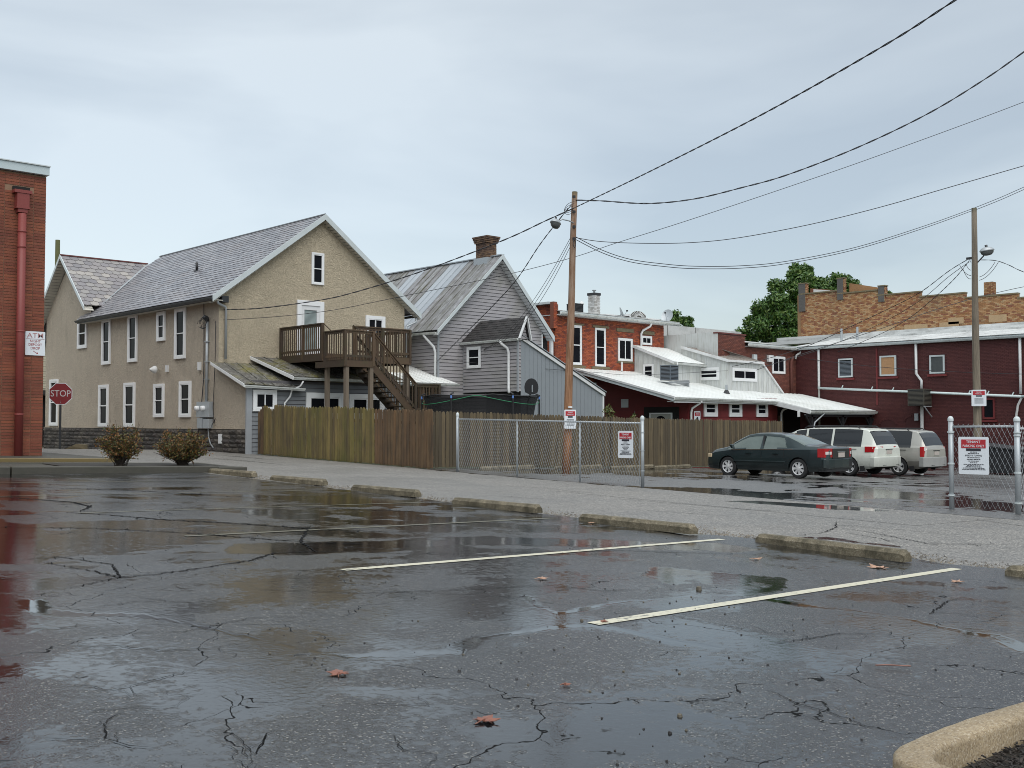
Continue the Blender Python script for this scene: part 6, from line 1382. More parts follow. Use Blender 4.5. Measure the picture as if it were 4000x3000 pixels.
MB().tube([(20.55, 24.33, z_(24.33)), (20.55, 17.22, z_(17.22))], .023, 10).build('top_rail', M['galv'], CL, smooth=True)
mesh(CL, (20.52, 24.27), (20.52, 17.3), gz(20.5, 24.3) + .06, gz(20.5, 17.3) + .05, z_(24.3) + .04, z_(17.3) + .04)
for z in (-.25, -.7, -1.2): MB().lathe([(.05, -.015), (.05, .015)], 12, (20.55, 17.22, z)).build('tension_band', M['galv'], CL)
MB().box(20.51, 20.525, 17.29, 17.30, gz(20.5, 17.3) + .05, z_(17.3)).build('tension_bar', M['galv'], CL); MB().box(20.51, 20.525, 24.25, 24.26, gz(20.5, 24.3) + .05, z_(24.3)).build('tension_bar', M['galv'], CL)
CR_ = thing('chain_link_fence', 'short chain-link corner panel with large tow sign at right edge', 'fence', (21.8, 9.3, gz(21.8, 9.3)))
linkpost(CR_, 21.75, 9.97, .06, .05); linkpost(CR_, 21.86, 8.68, .05, .055); linkpost(CR_, 27.0, 8.4, -.1, .05)
MB().tube([(21.75, 9.97, -.09), (21.86, 8.68, -.08)], .023, 10).build('top_rail', M['galv'], CR_, smooth=True); MB().tube([(21.86, 8.68, -.12), (27.0, 8.4, -.22)], .023, 10).build('top_rail', M['galv'], CR_, smooth=True)
mesh(CR_, (21.72, 9.90), (21.83, 8.74), gz(21.75, 9.9) + .07, gz(21.8, 8.7) + .07, -.03, -.02, sp=.10, r_=.0031); mesh(CR_, (21.92, 8.66), (27.0, 8.38), gz(21.9, 8.6) + .05, gz(27, 8.4) + .05, -.06, -.16, sp=.10, r_=.0031)
for x, y, zs in ((21.75, 9.97, (-.2, -.85, -1.5)), (21.86, 8.68, (-.2, -.26, -1.0, -1.6))):
    for z in zs: MB().lathe([(.05, -.016), (.068, -.016), (.068, .016), (.05, .016)], 12, (x, y, z)).build('tension_band', M['fascia'], CR_)
MB().box(21.74, 21.755, 9.93, 9.98, -.14, .03).build('post_label', M['signwhite'], CR_)
sign_board('tow_sign', 'large white and red tenant parking sign on the right chain-link panel', (21.74, 9.50, -.675), R(-85), .60, .76, tow_print(.60, .76), 'tenant parking signs')
sign_board('tow_sign', 'tenant parking sign hung on the long chain-link panel near its right end', (20.48, 17.71, -.555), R(-90), .50, .68, tow_print(.50, .68), 'tenant parking signs')

# ------------------------------------------------------------------ utility poles with lamps
def lamp_head(parent, c, ang, s=1.0):
    """cobra-head yard lamp: dished housing with photocell and drop lens"""
    Rm = Matrix.Translation(c) @ Matrix.Rotation(R(ang), 4, 'Z') @ Matrix.Rotation(R(-8), 4, 'Y') @ S3(s * 1.35, s * .85, s)
    def tr(m): m.v = [tuple(Rm @ Vector(p)) for p in m.v]; return m
    hs = tr(MB().lathe([(0, .13), (.07, .125), (.13, .09), (.175, .03), (.185, -.005), (.17, -.015)], 18)).build('lamp_housing', M['galv'], parent, smooth=True)
    tr(MB().lathe([(.165, -.015), (.15, -.09), (.10, -.15), (.04, -.165), (0, -.165)], 18)).build('lamp_lens', simple('lamp_lens_glass', (.10, .11, .11), .15), parent, smooth=True)
    tr(MB().lathe([(.035, .12), (.035, .20), (0, .20)], 10)).build('photocell', M['darkmetal'], parent, smooth=True)
UP1 = thing('utility_pole', 'leaning orange-brown wooden utility pole behind the chain-link panel', 'utility pole', (25.33, 24.47, gz(25.3, 24.5)))
pth = [(25.33 + (25.76 - 25.33) * t, 24.47, gz(25.3, 24.5) - .2 + (7.69 - gz(25.3, 24.5) + .2) * t) for t in np.linspace(0, 1, 9)]
MB().tube([(x + .012 * math.sin(i * 1.7), y, z) for i, (x, y, z) in enumerate(pth)], [.148 - .055 * i / 8 for i in range(9)], 18).build('shaft', M['pole1'], UP1, smooth=True)
MB().tube([(25.68, 24.4, 6.62), (25.45, 24.45, 6.68), (25.2, 24.5, 6.70), (25.02, 24.5, 6.62)], .022, 8).build('lamp_arm', M['galv'], UP1, smooth=True)
lamp_head(UP1, (24.88, 24.5, 6.53), 200, 1.05)
for z in (7.45, 6.95, 6.45, 6.05): MB().box(25.58, 25.66, 24.33, 24.40, z, z + .08).build('pole_bracket', M['darkmetal'], UP1)
lp = MB()
for k in range(6):
    a0 = Vector((25.70, 24.40, 7.35 - .06 * k)); b0 = Vector((25.42, 24.62, 7.05)); mid = (a0 + b0) / 2 + Vector((-.12, .06, .10 - .08 * k)); lp.tube([a0.lerp(mid, t).lerp(mid.lerp(b0, t), t) for t in np.linspace(0, 1, 8)], .008, 4)
lp.tube([(25.60 + .06 * math.cos(a), 24.33, 5.92 + .13 * math.sin(a)) for a in np.linspace(0, 6.28, 14)], .012, 5)
lp.build('cable_loop', M['cable'], UP1)
sign_board('pole_sign', 'narrow white and red parking notice on the leaning orange pole', (25.27, 24.22, .105), R(-22), .42, .62, smallprint(.42, .62), 'tenant parking signs')
tag(MB().box(25.28, 25.42, 24.27, 24.33, .47, .53).build('pole_tag', M['trim'], UP1))
UP2 = thing('utility_pole', 'tall grey weathered utility pole in front of the maroon building', 'utility pole', (48.9, 21.18, gz(48.9, 21.2)))
MB().tube([(48.9 + .03 * math.sin(i), 21.18, gz(48.9, 21.2) - .2 + (12.3) * i / 8) for i in range(9)], [.19 - .075 * i / 8 for i in range(9)], 18).build('shaft', M['pole2'], UP2, smooth=True)
MB().tube([(48.95, 21.1, 7.3), (49.05, 20.9, 7.55), (49.1, 20.85, 7.62)], .03, 8).build('lamp_arm', M['darkmetal'], UP2); lamp_head(UP2, (49.15, 20.72, 7.85), -50, 1.35)
lp = MB()
for (ax, ay, az_, bx_, by, bz, sg) in ((48.95, 21.45, 7.55, 48.9, 21.35, 7.35, .0), (48.95, 21.9, 7.3, 48.9, 21.35, 6.75, -.25), (48.95, 21.75, 7.1, 48.9, 21.35, 6.6, -.3), (48.95, 21.6, 7.3, 48.9, 21.35, 7.0, -.15), (49.5, 20.5, 7.35, 48.95, 21.0, 6.65, -.25), (49.6, 20.4, 7.33, 48.95, 21.0, 6.5, -.3)):
    a0, b0 = Vector((ax, ay, az_)), Vector((bx_, by, bz)); mid = (a0 + b0) / 2 + Vector((0, 0, sg)); lp.tube([a0.lerp(mid, t).lerp(mid.lerp(b0, t), t) for t in np.linspace(0, 1, 9)], .012, 4)
lp.build('cable_loop', M['cable'], UP2)
MB().box(48.85, 48.95, 21.3, 21.55, 7.5, 7.6).build('insulator_bracket', M['darkmetal'], UP2)
sign_board('pole_sign', 'white parking notice with red band on the grey weathered pole', (48.66, 20.98, 1.11), R(-62), .62, .74, smallprint(.62, .74), 'tenant parking signs')
UP3 = thing('utility_pole', 'mossy pole top rising behind the stucco house wing', 'utility pole', (24.9, 68, gz(25, 68)))
MB().tube([(24.73, 68, -2), (24.73, 68, 11.4)], [.2, .14], 12).build('shaft', simple('mossy_pole', (.075, .08, .03), .9, noise=.4, bump=.4), UP3, smooth=True)

# overhead wires
def wire(name, label, pts, r_, group='overhead wires', twist=0, extra=None):
    P_ = [Vector(p) for p in pts]; out_ = []
    for i in range(len(P_) - 1):                     # smooth through the measured points
        p0, p1, p2, p3 = P_[max(i - 1, 0)], P_[i], P_[i + 1], P_[min(i + 2, len(P_) - 1)]
        for t in np.linspace(0, 1, 7)[:-1]: out_.append(0.5 * ((2 * p1) + (-p0 + p2) * t + (2 * p0 - 5 * p1 + 4 * p2 - p3) * t * t + (-p0 + 3 * p1 - 3 * p2 + p3) * t ** 3))
    out_.append(P_[-1]); m = MB()
    if twist:
        ds = [0]; [ds.append(ds[-1] + (b - a).length) for a, b in zip(out_, out_[1:])]; tot = ds[-1]; N_ = int(tot / .12)
        for ph in (0, math.pi):
            q = []
            for k in range(N_ + 1):
                s_ = tot * k / N_; j = min(max(0, np.searchsorted(ds, s_) - 1), len(out_) - 2); t = (s_ - ds[j]) / max(1e-6, ds[j + 1] - ds[j]); c = out_[j].lerp(out_[j + 1], t); d = (out_[j + 1] - out_[j]).normalized()
                u = d.cross(Vector((0, 0, 1))).normalized(); v = u.cross(d); a = s_ / .9 * 2 * math.pi + ph; q.append(c + (u * math.cos(a) + v * math.sin(a)) * r_ * .8)
            m.tube(q, r_ * .75, 5)
    else: m.tube(out_, r_, 5)
    if extra: m.tube([p + Vector(extra) for p in out_], r_, 5)
    return tag(m.build(name, M['cable'], None, smooth=True), label, 'wire', group)
wire('service_cable', 'thick twisted cable from the leaning pole down to the stucco house corner', [(20.5, 38.7, 4.47), (21.06, 36.81, 4.41), (21.98, 34.34, 4.56), (22.57, 32.77, 4.77), (23.58, 30.06, 5.36), (24.75, 26.94, 6.24), (25.33, 25.38, 6.8), (25.66, 24.51, 7.1)], .016, twist=1)
wire('service_cable', 'steepest thick cable from the leaning pole out through the top of the picture', [(25.66, 24.51, 7.1), (22.81, 18.87, 6.91), (19.91, 13.31, 6.74), (17.86, 9.39, 6.74), (16.9, 7.56, 6.83), (15.5, 4.9, 7.0)], .013, twist=1)
wire('service_cable', 'sagging cable from the top of the leaning pole to the upper right', [(25.72, 24.42, 7.40), (26.08, 23.54, 7.29), (26.65, 22.05, 7.06), (27.21, 20.62, 7.07), (27.74, 19.24, 7.28), (28.25, 17.92, 7.54), (28.98, 16.01, 8.14), (29.68, 14.2, 8.89), (30.22, 12.82, 9.66), (30.61, 11.79, 10.34), (31.5, 9.0, 12.2)], .016, twist=1)
wire('overhead_wire', 'thin straight wire running from the stucco gable up to the right edge', [(20.5, 38.6, 4.05), (21.84, 36.75, 4.14), (23.29, 35.06, 4.37), (24.96, 33.12, 4.84), (27.61, 30.05, 5.62), (29.35, 28.04, 6.26), (30.44, 26.77, 6.79), (32.14, 24.8, 7.57), (34.6, 21.95, 8.77), (36.8, 19.4, 9.89), (40.16, 15.5, 11.72), (42.5, 12.6, 13.2)], .011)
wire('overhead_wire', 'wire leaving the leaning pole level then rising to the right edge', [(25.67, 24.36, 6.13), (26.16, 23.61, 5.96), (27.03, 22.37, 5.85), (27.89, 21.15, 5.83), (28.74, 19.95, 5.94), (29.98, 18.19, 6.28), (31.2, 16.47, 6.74), (32.39, 14.79, 7.28), (33.64, 13.01, 7.85), (35.5, 10.3, 8.7)], .012)
wire('overhead_wire', 'double wire sagging between the leaning pole and the grey pole top', [(25.71, 24.39, 6.17), (26.84, 24.23, 5.83), (28.07, 24.06, 5.63), (29.58, 23.85, 5.6), (31.16, 23.64, 5.65), (33.56, 23.31, 5.87), (36.14, 22.95, 6.27), (40.4, 22.37, 7.23), (45.22, 21.71, 8.65), (48.9, 21.2, 9.84)], .013, extra=(0, 0, -.09))
wire('overhead_wire', 'double wire leaving the grey pole top for the right edge', [(48.9, 21.19, 9.84), (49.26, 20.14, 10.22), (49.57, 19.2, 10.6), (50.5, 16.2, 11.8)], .013, extra=(0, 0, -.11))
wire('service_cable', 'twisted drop cable from the pole lamp to the grey house corner', [(25.72, 24.6, 7.25), (26.03, 25.52, 6.88), (26.61, 27.01, 6.3), (27.4, 29.05, 5.33), (28.37, 31.55, 4.55), (29.57, 34.66, 3.7), (30.9, 38.0, 2.81)], .013, twist=1)
for k, (lb, dx, dz) in enumerate((('left strand of three drop wires to the porch bay', 0, 0), ('middle strand of three drop wires to the porch bay', .15, -.12), ('right strand of three drop wires to the porch bay', .3, -.28))):
    a0, b0 = Vector((25.6, 24.5, 6.15 + dz)), Vector((32.4, 36.45 + dx * .3, 3.35 + dz * .15)); wire('drop_wire', lb, [a0.lerp(b0, t) + Vector((dx * .6 * math.sin(3.14 * t), 0, -.75 * 4 * t * (1 - t) * (.8 + dx * .3))) for t in np.linspace(0, 1, 8)], .009)
wire('overhead_wire', 'nearly level thin wire crossing the grey house and the brick wall', [(30.95, 37.9, 2.9), (32.35, 36.9, 2.72), (34.2, 34.25, 2.42), (38.2, 34.8, 2.40), (42, 35.4, 2.42), (49.8, 35.5, 2.9)], .009)
for k, (pts, lb) in enumerate((([(48.95, 21.45, 7.55), (49.09, 22.47, 7.1), (49.3, 23.94, 6.27), (49.53, 25.48, 5.7), (49.85, 27.65, 5.0), (50.28, 30.57, 4.11), (50.5, 33.43, 3.5), (50.2, 35.5, 3.15)], 'upper drop cable from the grey pole to the white shed'),
                              ([(48.95, 21.45, 7.40), (49.3, 22.6, 6.85), (49.8, 24.1, 6.0), (50.4, 26.0, 5.25), (51.2, 28.6, 4.5), (52.2, 31.9, 3.8), (53.0, 35.5, 3.2)], 'lower drop cable from the grey pole to the white shed'),
                              ([(48.95, 21.45, 7.45), (50.05, 22.69, 6.8), (51.46, 24.51, 6.04), (52.99, 26.5, 5.36), (55.02, 29.13, 4.85), (57.9, 33.4, 4.2)], 'drop cable from the grey pole to the maroon wall'),
                              ([(48.98, 21.0, 7.44), (49.57, 20.52, 7.42), (50.01, 20.08, 7.2), (50.47, 19.61, 6.88), (52.2, 17.8, 5.9)], 'cable leaving the grey pole downwards to the right edge'))): wire('service_cable', lb, pts, .013, twist=1 if k != 1 else 0)
wire('overhead_wire', 'thin wire running low across the maroon wall windows', [(57.8, 35.5, 3.9), (57.6, 31, 3.25), (57.5, 26, 2.75), (57.6, 20, 2.4), (57.6, 14, 2.3)], .014)
wire('overhead_wire', 'long thin wire rising across the tan brick wall', [(49.6, 33.5, 2.85), (52.5, 32.5, 3.8), (56, 30.0, 5.15), (60, 26.5, 6.9), (64, 22.5, 8.1), (68.5, 17, 8.9)], .016)

# ------------------------------------------------------------------ stop sign
def stopd(t): pass
SS = thing('stop_sign', 'red octagonal stop sign on dark post in front of stucco wall', 'road sign', (15.0, 40.72, gz(15, 40.7)), None, R(-19), local=True)
zc = 1.07 - gz(15, 40.7); oc = lambda r_, y: [(r_ * math.cos(R(22.5 + 45 * k)), y, zc + r_ * math.sin(R(22.5 + 45 * k))) for k in range(8)]
MB().prism(oc(.435, 0), (0, .004, 0)).build('sign_border', M['signwhite'], SS); MB().prism(oc(.413, -.002), (0, .0015, 0)).build('sign_face', simple('stop_red', (.19, .008, .012), .5), SS)
text(SS, 'STOP', .34, (0, -.004, zc), RX, simple('stop_letters', (.50, .46, .46), .5), sx=.86, thick=.001)
MB().box(-.04, .04, .006, .05, 0, zc + .3).build('post', M['darkmetal'], SS)
MB().prism([(p[0] * 1.0 + .03, .03, p[2] + .0) for p in oc(.40, 0)], (0, .004, 0)).build('sign_behind', M['darkmetal'], SS)
for z in (-.33, -.28): MB().box(-.01, .01, -.006, -.003, zc + z, zc + z + .012).build('bolt', M['galv'], SS)
tag(MB().prism([(15.75, 42.3, gz(16, 42)), (16.35, 41.8, gz(16, 42)), (16.35, 41.8, gz(16, 42) + .17), (16.1, 42.0, gz(16, 42) + .2), (15.95, 42.1, gz(16, 42) + .12)], (.18, .18, 0)).build('rock', M['sandstone'], None), 'pale angular rock on the ground at the stone wall base', 'rock')

# ------------------------------------------------------------------ trampoline with net, basketball hoop
TR = thing('trampoline', 'round trampoline with black safety net and green rope behind fence', 'trampoline', (27.0, 30.6, gz(27, 30.6)))
tc_, tr_, tz = Vector((27.0, 30.6, 0)), 2.2, 1.02
net = NT('black_net'); tr = net.n('ShaderNodeBsdfTransparent'); ms = net.n('ShaderNodeMixShader', {0: 0.82, 1: tr.outputs[0], 2: net.b.outputs[0]}); net.link(ms.outputs[0], net.t.nodes['Material Output'].inputs[0]); net.set(Base_Color=(.012, .012, .014), Roughness=.8)
nm = MB(); N_ = 48
for i in range(N_):
    a = 2 * math.pi * i / N_
    for z in (-1.0, 0.1, .7, tz): r_ = tr_ * (1 - .10 * math.sin(max(0, (z + 1) / 2) * 3.1)) * (1 + .02 * math.cos(6 * a)); nm.v.append((tc_.x + r_ * math.cos(a), tc_.y + r_ * math.sin(a), z - .05 * (z == tz) * abs(math.sin(3 * a))))
for i in range(N_):
    for k in range(3): nm.f.append((i * 4 + k, ((i + 1) % N_) * 4 + k, ((i + 1) % N_) * 4 + k + 1, i * 4 + k + 1)); nm.mi.append(0)
nm.build('safety_net', net.m, TR, smooth=True)
ring = lambda z, r_, f=lambda a: 0: [(tc_.x + r_ * math.cos(a), tc_.y + r_ * math.sin(a), z + f(a)) for a in np.linspace(0, 2 * math.pi, 61)]
MB().tube(ring(tz, tr_ * 1.0, lambda a: -.05 * abs(math.sin(3 * a))), .022, 6).build('top_band', M['black'], TR); MB().tube(ring(-.95, tr_, ), .06, 8).build('frame_ring', M['black'], TR)
MB().lathe([(0, 0), (tr_ * .9, 0)], 32, (tc_.x, tc_.y, -.98)).build('bounce_mat', M['black'], TR)
MB().tube(ring(tz - .03, tr_ * 1.01, lambda a: -.32 * abs(math.sin(1.5 * a + .4))), .013, 5).build('green_rope', M['rope'], TR)
for k in range(6):
    a = math.pi / 3 * k + .35; x, y = tc_.x + (tr_ + .04) * math.cos(a), tc_.y + (tr_ + .04) * math.sin(a)
    MB().tube([(x, y, gz(x, y)), (x, y, tz + .02), (tc_.x + (tr_ - .1) * math.cos(a), tc_.y + (tr_ - .1) * math.sin(a), tz + .06)], .035, 8).build('net_pole', M['black'], TR)
    MB().lathe([(.036, 0), (.036, .10)], 8, (x, y, tz - .14)).build('pole_clip', simple('blue_clip', (.12, .25, .6), .4) if k == 0 else bpy.data.materials['blue_clip'], TR)
HP = thing('basketball_hoop', 'small black fan-shaped basketball backboard above the trampoline net', 'basketball hoop', (29.1, 29.9, 1.0))
MB().prism([(29.11 + .37 * math.sin(a), 29.98, 1.36 - .36 * math.cos(a)) if abs(a) > .9 else (29.11 + .42 * math.sin(a), 29.98, 1.36 - .27 * math.cos(a)) for a in np.linspace(-math.pi, math.pi - .2, 26)], (.0, .03, 0)).build('backboard', M['black'], HP)
MB().box(29.09, 29.12, 29.93, 29.97, 1.18, 1.46).build('bracket', M['galv'], HP); MB().tube([(29.1, 30.0, 1.2), (29.1, 30.2, .8), (29.1, 30.3, -.9)], .03, 8).build('support_pole', M['black'], HP)

# ------------------------------------------------------------------ bushes, vines, trees
def leafcloud(m, c, rad, n, ls, flat=1.0, shell=.55):
    for _ in range(n):
        u = rng.normal(size=3); u /= np.linalg.norm(u); r_ = rad * (shell + (1 - shell) * rng.random()) ; p = Vector((c[0] + u[0] * r_, c[1] + u[1] * r_, c[2] + u[2] * r_ * flat))
        a = Vector(rng.normal(size=3)).normalized(); b = a.cross(Vector(rng.normal(size=3))).normalized(); s_ = ls * rng.uniform(.6, 1.3)
        m.add([p - a * s_, p + b * s_ * .45, p + a * s_, p - b * s_ * .45], [(0, 1, 2, 3)])
def bush(label, x, y, wd, h, n):
    z = gz(x, y) + .11; t = thing('bush', label, 'bush', (x, y, z)); tw = MB(); lf = MB()
    for k in range(n):
        a = rng.uniform(0, 2 * math.pi); sp = rng.uniform(.15, 1.0) ** .6 * wd / 2; hh = h * rng.uniform(.42, 1.12) * (1 - .25 * (sp / (wd / 2)) ** 2)
        tip = Vector((x + sp * math.cos(a), y + sp * math.sin(a), z + hh)); b0 = Vector((x + rng.normal() * .06, y + rng.normal() * .06, z)); mid = b0.lerp(tip, .5) + Vector((rng.normal() * .05, rng.normal() * .05, .02))
        pts = [b0.lerp(mid, t_).lerp(mid.lerp(tip, t_), t_) for t_ in np.linspace(0, 1, 6)]; tw.tube(pts, [.010, .008, .007, .005, .004, .003], 4, caps=False)
        for q in range(10):
            t_ = rng.uniform(.42, 1.0); b1 = pts[min(5, int(t_ * 5))]; d = Vector((rng.normal(), rng.normal(), rng.normal() * .5 + .5)).normalized() * rng.uniform(.05, .16); e = b1 + d; tw.tube([b1, e], .003, 3, caps=False)
            for _ in range(5):
                p = b1.lerp(e, rng.uniform(.3, 1.15)) + Vector(rng.normal(size=3) * .015); d2 = (d.normalized() + Vector(rng.normal(size=3)) * .6).normalized(); s_ = rng.uniform(.035, .07); sd_ = d2.cross(Vector(rng.normal(size=3))).normalized() * s_ * .26
                lf.add([p, p + d2 * s_ * .5 + sd_, p + d2 * s_, p + d2 * s_ * .5 - sd_], [(0, 1, 2, 3)])
    tw.build('stems', M['twig'], t, kind='stuff'); lf.build('foliage', M['bush_leaf'], t, kind='stuff')
bush('smaller left orange-brown twiggy bush standing in the planter bed', 10.95, 25.75, 1.3, 1.12, 85)
bush('wider right orange-brown twiggy bush at the planter end', 12.75, 26.15, 1.6, .98, 120)
VN = thing('climbing_vine', 'leafy green vine rising above the fence beside the grey panels', 'vine', (34.9, 31.5, -1)); m = MB(); s_ = MB()
for (x, y, z, r_, n) in ((34.3, 30.6, .62, .17, 50), (34.4, 30.6, .38, .22, 60), (34.1, 30.6, .5, .14, 30), (34.6, 30.7, .2, .2, 40), (35.9, 30.6, .16, .16, 35), (36.0, 30.6, .32, .12, 25)): leafcloud(m, (x, y, z), r_, n, .055)
for x in (34.3, 36.0): s_.tube([(x, 30.7, -1.6), (x + .05, 30.65, -.5), (x, 30.6, .5)], .02, 5)
m.build('foliage', M['vine_leaf'], VN, kind='stuff'); s_.build('stems', M['twig'], VN)
def tree(label, c, clumps, ls, npc, trunk):
    t = thing('tree', label, 'tree', (c[0], c[1], gz(c[0], c[1])), 'trees behind the buildings'); cr = MB(); tk = MB()
    x, y = c[0], c[1]; z0 = gz(x, y); tk.tube([(x, y, z0), (x, y, trunk * .5), (x + .3, y, trunk)], [.5, .4, .3], 10)
    for (cx, cy, cz, r_) in clumps:
        tk.tube([(x, y, trunk * .6), ((x + cx) / 2, (y + cy) / 2, (trunk + cz) / 2 - .3), (cx, cy, cz)], [.22, .12, .05], 6, caps=False)
        for k in range(8):
            u = rng.normal(size=3); u /= np.linalg.norm(u); q = (cx + u[0] * r_ * .75, cy + u[1] * r_ * .75, cz + u[2] * r_ * .6); leafcloud(cr, q, r_ * rng.uniform(.40, .62), npc, ls, .85, .3)
    tk.build('trunk', M['bark'], t, smooth=True); cr.build('crown', M['tree_leaf'], t, kind='stuff')
cl = []
for (u, z, r_) in [(a_ + 1.2, b_, c_) for a_, b_, c_ in ((86.5, 9.0, 1.9), (88.0, 11.0, 1.7), (89.5, 9.5, 2.3), (90.5, 12.8, 1.9), (92, 10.5, 2.4), (93.2, 14.2, 1.7), (94.5, 15.2, 1.5), (95, 12.3, 2.4), (97, 14.0, 1.7), (99, 12.6, 2.0), (101, 14.0, 1.9), (103, 14.6, 1.6), (104.5, 12.6, 1.9), (107, 13.6, 1.3), (109, 13.9, 1.0), (106, 12.0, 1.6), (98, 10.5, 2.6), (90, 7.5, 2.4), (94, 8, 2.5), (88, 7.5, 1.8))]:
    cl.append((u, 59 + rng.uniform(-1.5, 1.5), z * .985, r_ * 1.0))
tree('large dark green maple tree rising behind the tan brick building', (96, 60), cl, .20, 430, 8)
cl = [(x, 60 + rng.uniform(-.4, .4), z, r_) for x, z, r_ in ((75.6, 8.7, .7), (76.3, 9.4, .75), (77.2, 9.0, .8), (78.2, 9.0, .6), (77.6, 8.2, .8), (76.4, 8.1, .8))]
tree('small round green tree behind the orange brick roof', (77, 60), cl, .15, 60, 6)
cl = [(x, 60, z, r_) for x, z, r_ in ((79.9, 8.25, .35), (80.6, 8.3, .3), (83.6, 8.0, .25), (85, 7.7, .3))]
tree('sprigs of green treetop over the white block', (82, 60), cl, .12, 18, 6)
# weeds along fence foot
wd2 = MB()
for _ in range(1500):
    if random.random() < .6: y = random.uniform(25.6, 36); x = 20.53 + random.uniform(-.05, .03)
    else: x = random.uniform(20.7, 40); y = 25.95 + random.uniform(-.06, .03)
    h = random.uniform(.02, .09) * (1.6 if random.random() < .15 else 1); a = random.uniform(-.03, .03); z = gz(x, y); wd2.add([(x - .006, y - .006, z), (x + .006, y + .006, z), (x + a, y + a, z + h)], [(0, 1, 2)])
wd2.build('weeds', M['vine_leaf'], None, kind='stuff')

# fallen leaves, grit and stones on the wet lot
def mapleleaf(label, x, y, s, rz, mat='leaf_fallen'):
    pts = []; tips = [(0, 1.0), (40, .62), (62, .92), (95, .5), (118, .75), (150, .38), (180, .22)]; prof = []
    for a, r_ in tips: prof.append((a, r_)); prof.append((a + 15, r_ * .62))
    full = prof[:-1] + [(360 - a, r_) for a, r_ in reversed(prof[:-1]) if a > 0]
    m = MB(); z = gz(x, y) + .012; P_ = []
    for a, r_ in full: aa = R(a) + rz; P_.append((x + s * r_ * math.sin(aa), y + s * r_ * math.cos(aa), z + random.uniform(0, .22) * s * r_))
    n = len(P_); m.add(P_ + [(x, y, z + .01)], [(i, (i + 1) % n, n) for i in range(n)]); m.add([(p[0], p[1], p[2] - .003) for p in P_] + [(x, y, z + .007)], [((i + 1) % n, i, n) for i in range(n)])
    m.tube([(x, y, z + .01), (x - s * .9 * math.sin(rz + .2), y - s * .9 * math.cos(rz + .2), z)], .003, 4)
    tag(m.build('fallen_leaf', M[mat], None), label, 'leaf', 'fallen leaves on the wet lot')
M['leaf_pale'] = simple('pale_fallen_leaf', (.42, .25, .17), .5, noise=.2, nscale=30)
mapleleaf('largest reddish fallen leaf, nearest the bottom centre', 3.49, 3.92, .085, 1.2); mapleleaf('reddish fallen leaf left of the nearest one, just below the puddle streak', 3.45, 5.12, .085, .4); mapleleaf('pale fallen leaf between the two nearest painted lines', 7.12, 7.2, .075, 2.0, 'leaf_pale')
mapleleaf('pink fallen leaf by the far end of the nearest painted line', 11.03, 5.88, .15, .3, 'leaf_pale'); mapleleaf('pale fallen leaf below the cut-off wheel stop at right', 10.72, 4.87, .085, 1.4, 'leaf_pale'); mapleleaf('small pale leaf below the nearest whole wheel stop', 10.4, 7.05, .08, 2.2, 'leaf_pale')
mapleleaf('tiny fallen leaf touching the near end of the nearest painted line', 5.97, 5.38, .04, 1); mapleleaf('small brown leaf right of centre in the near lot', 4.33, 4.19, .035, 2); mapleleaf('distant orange fallen leaf in the far half of the lot', 11.9, 10.97, .08, 1, 'leaf_pale')
tag(MB().tube([(6.28, 3.38, gz(6.3, 3.4) + .02), (6.32, 3.33, gz(6.3, 3.4) + .025), (6.42, 3.22, gz(6.3, 3.4) + .02)], .004, 5).build('twig', M['leaf_fallen'], None), 'short brown twig lying near the right side', 'twig')
RKL = {0: 'largest black asphalt lump beside the bright puddle'}
def rock(x, y, s, label=None):
    m = MB(); P_ = []; n = 7; z = gz(x, y) + .004
    for k in range(n): a = 2 * math.pi * k / n; r_ = s * random.uniform(.7, 1.1); P_.append((x + r_ * math.cos(a), y + r_ * math.sin(a), z))
    T_ = [(x + (p[0] - x) * .75, y + (p[1] - y) * .75, z + s * random.uniform(.6, .95)) for p in P_]; m.add(P_ + T_, [(i, (i + 1) % n, (i + 1) % n + n, i + n) for i in range(n)] + [tuple(range(n, 2 * n))]); return m
for i, (x, y, s, lb) in enumerate([(7.93, 5.985, .036, 'largest black asphalt lump beside the bright puddle'), (4.35, 3.41, .017, 'black asphalt crumb on the plain wet area right of the largest leaf'), (4.07, 3.25, .013, 'small asphalt crumb right below the largest leaf, bottom edge'), (4.07, 4.8, .013, 'asphalt crumb below the middle puddle mirror'), (5.87, 5.51, .015, 'asphalt crumb just above the near tip of the nearest line')]):
    tag(rock(x, y, s).build('asphalt_lump', M['pebble'], None), lb, 'stone', 'loose lumps of asphalt')
gm = MB()
for _ in range(260):
    x, y = (random.uniform(3.4, 8), random.uniform(2.6, 6.5)) if random.random() < .8 else (random.uniform(2, 11.5), random.uniform(4, 12))
    q = rock(x, y, random.choice((.003, .004, .005, .007, .009))); gm.add(q.v, q.f)
gm.build('grit', M['pebble'], None, kind='stuff')

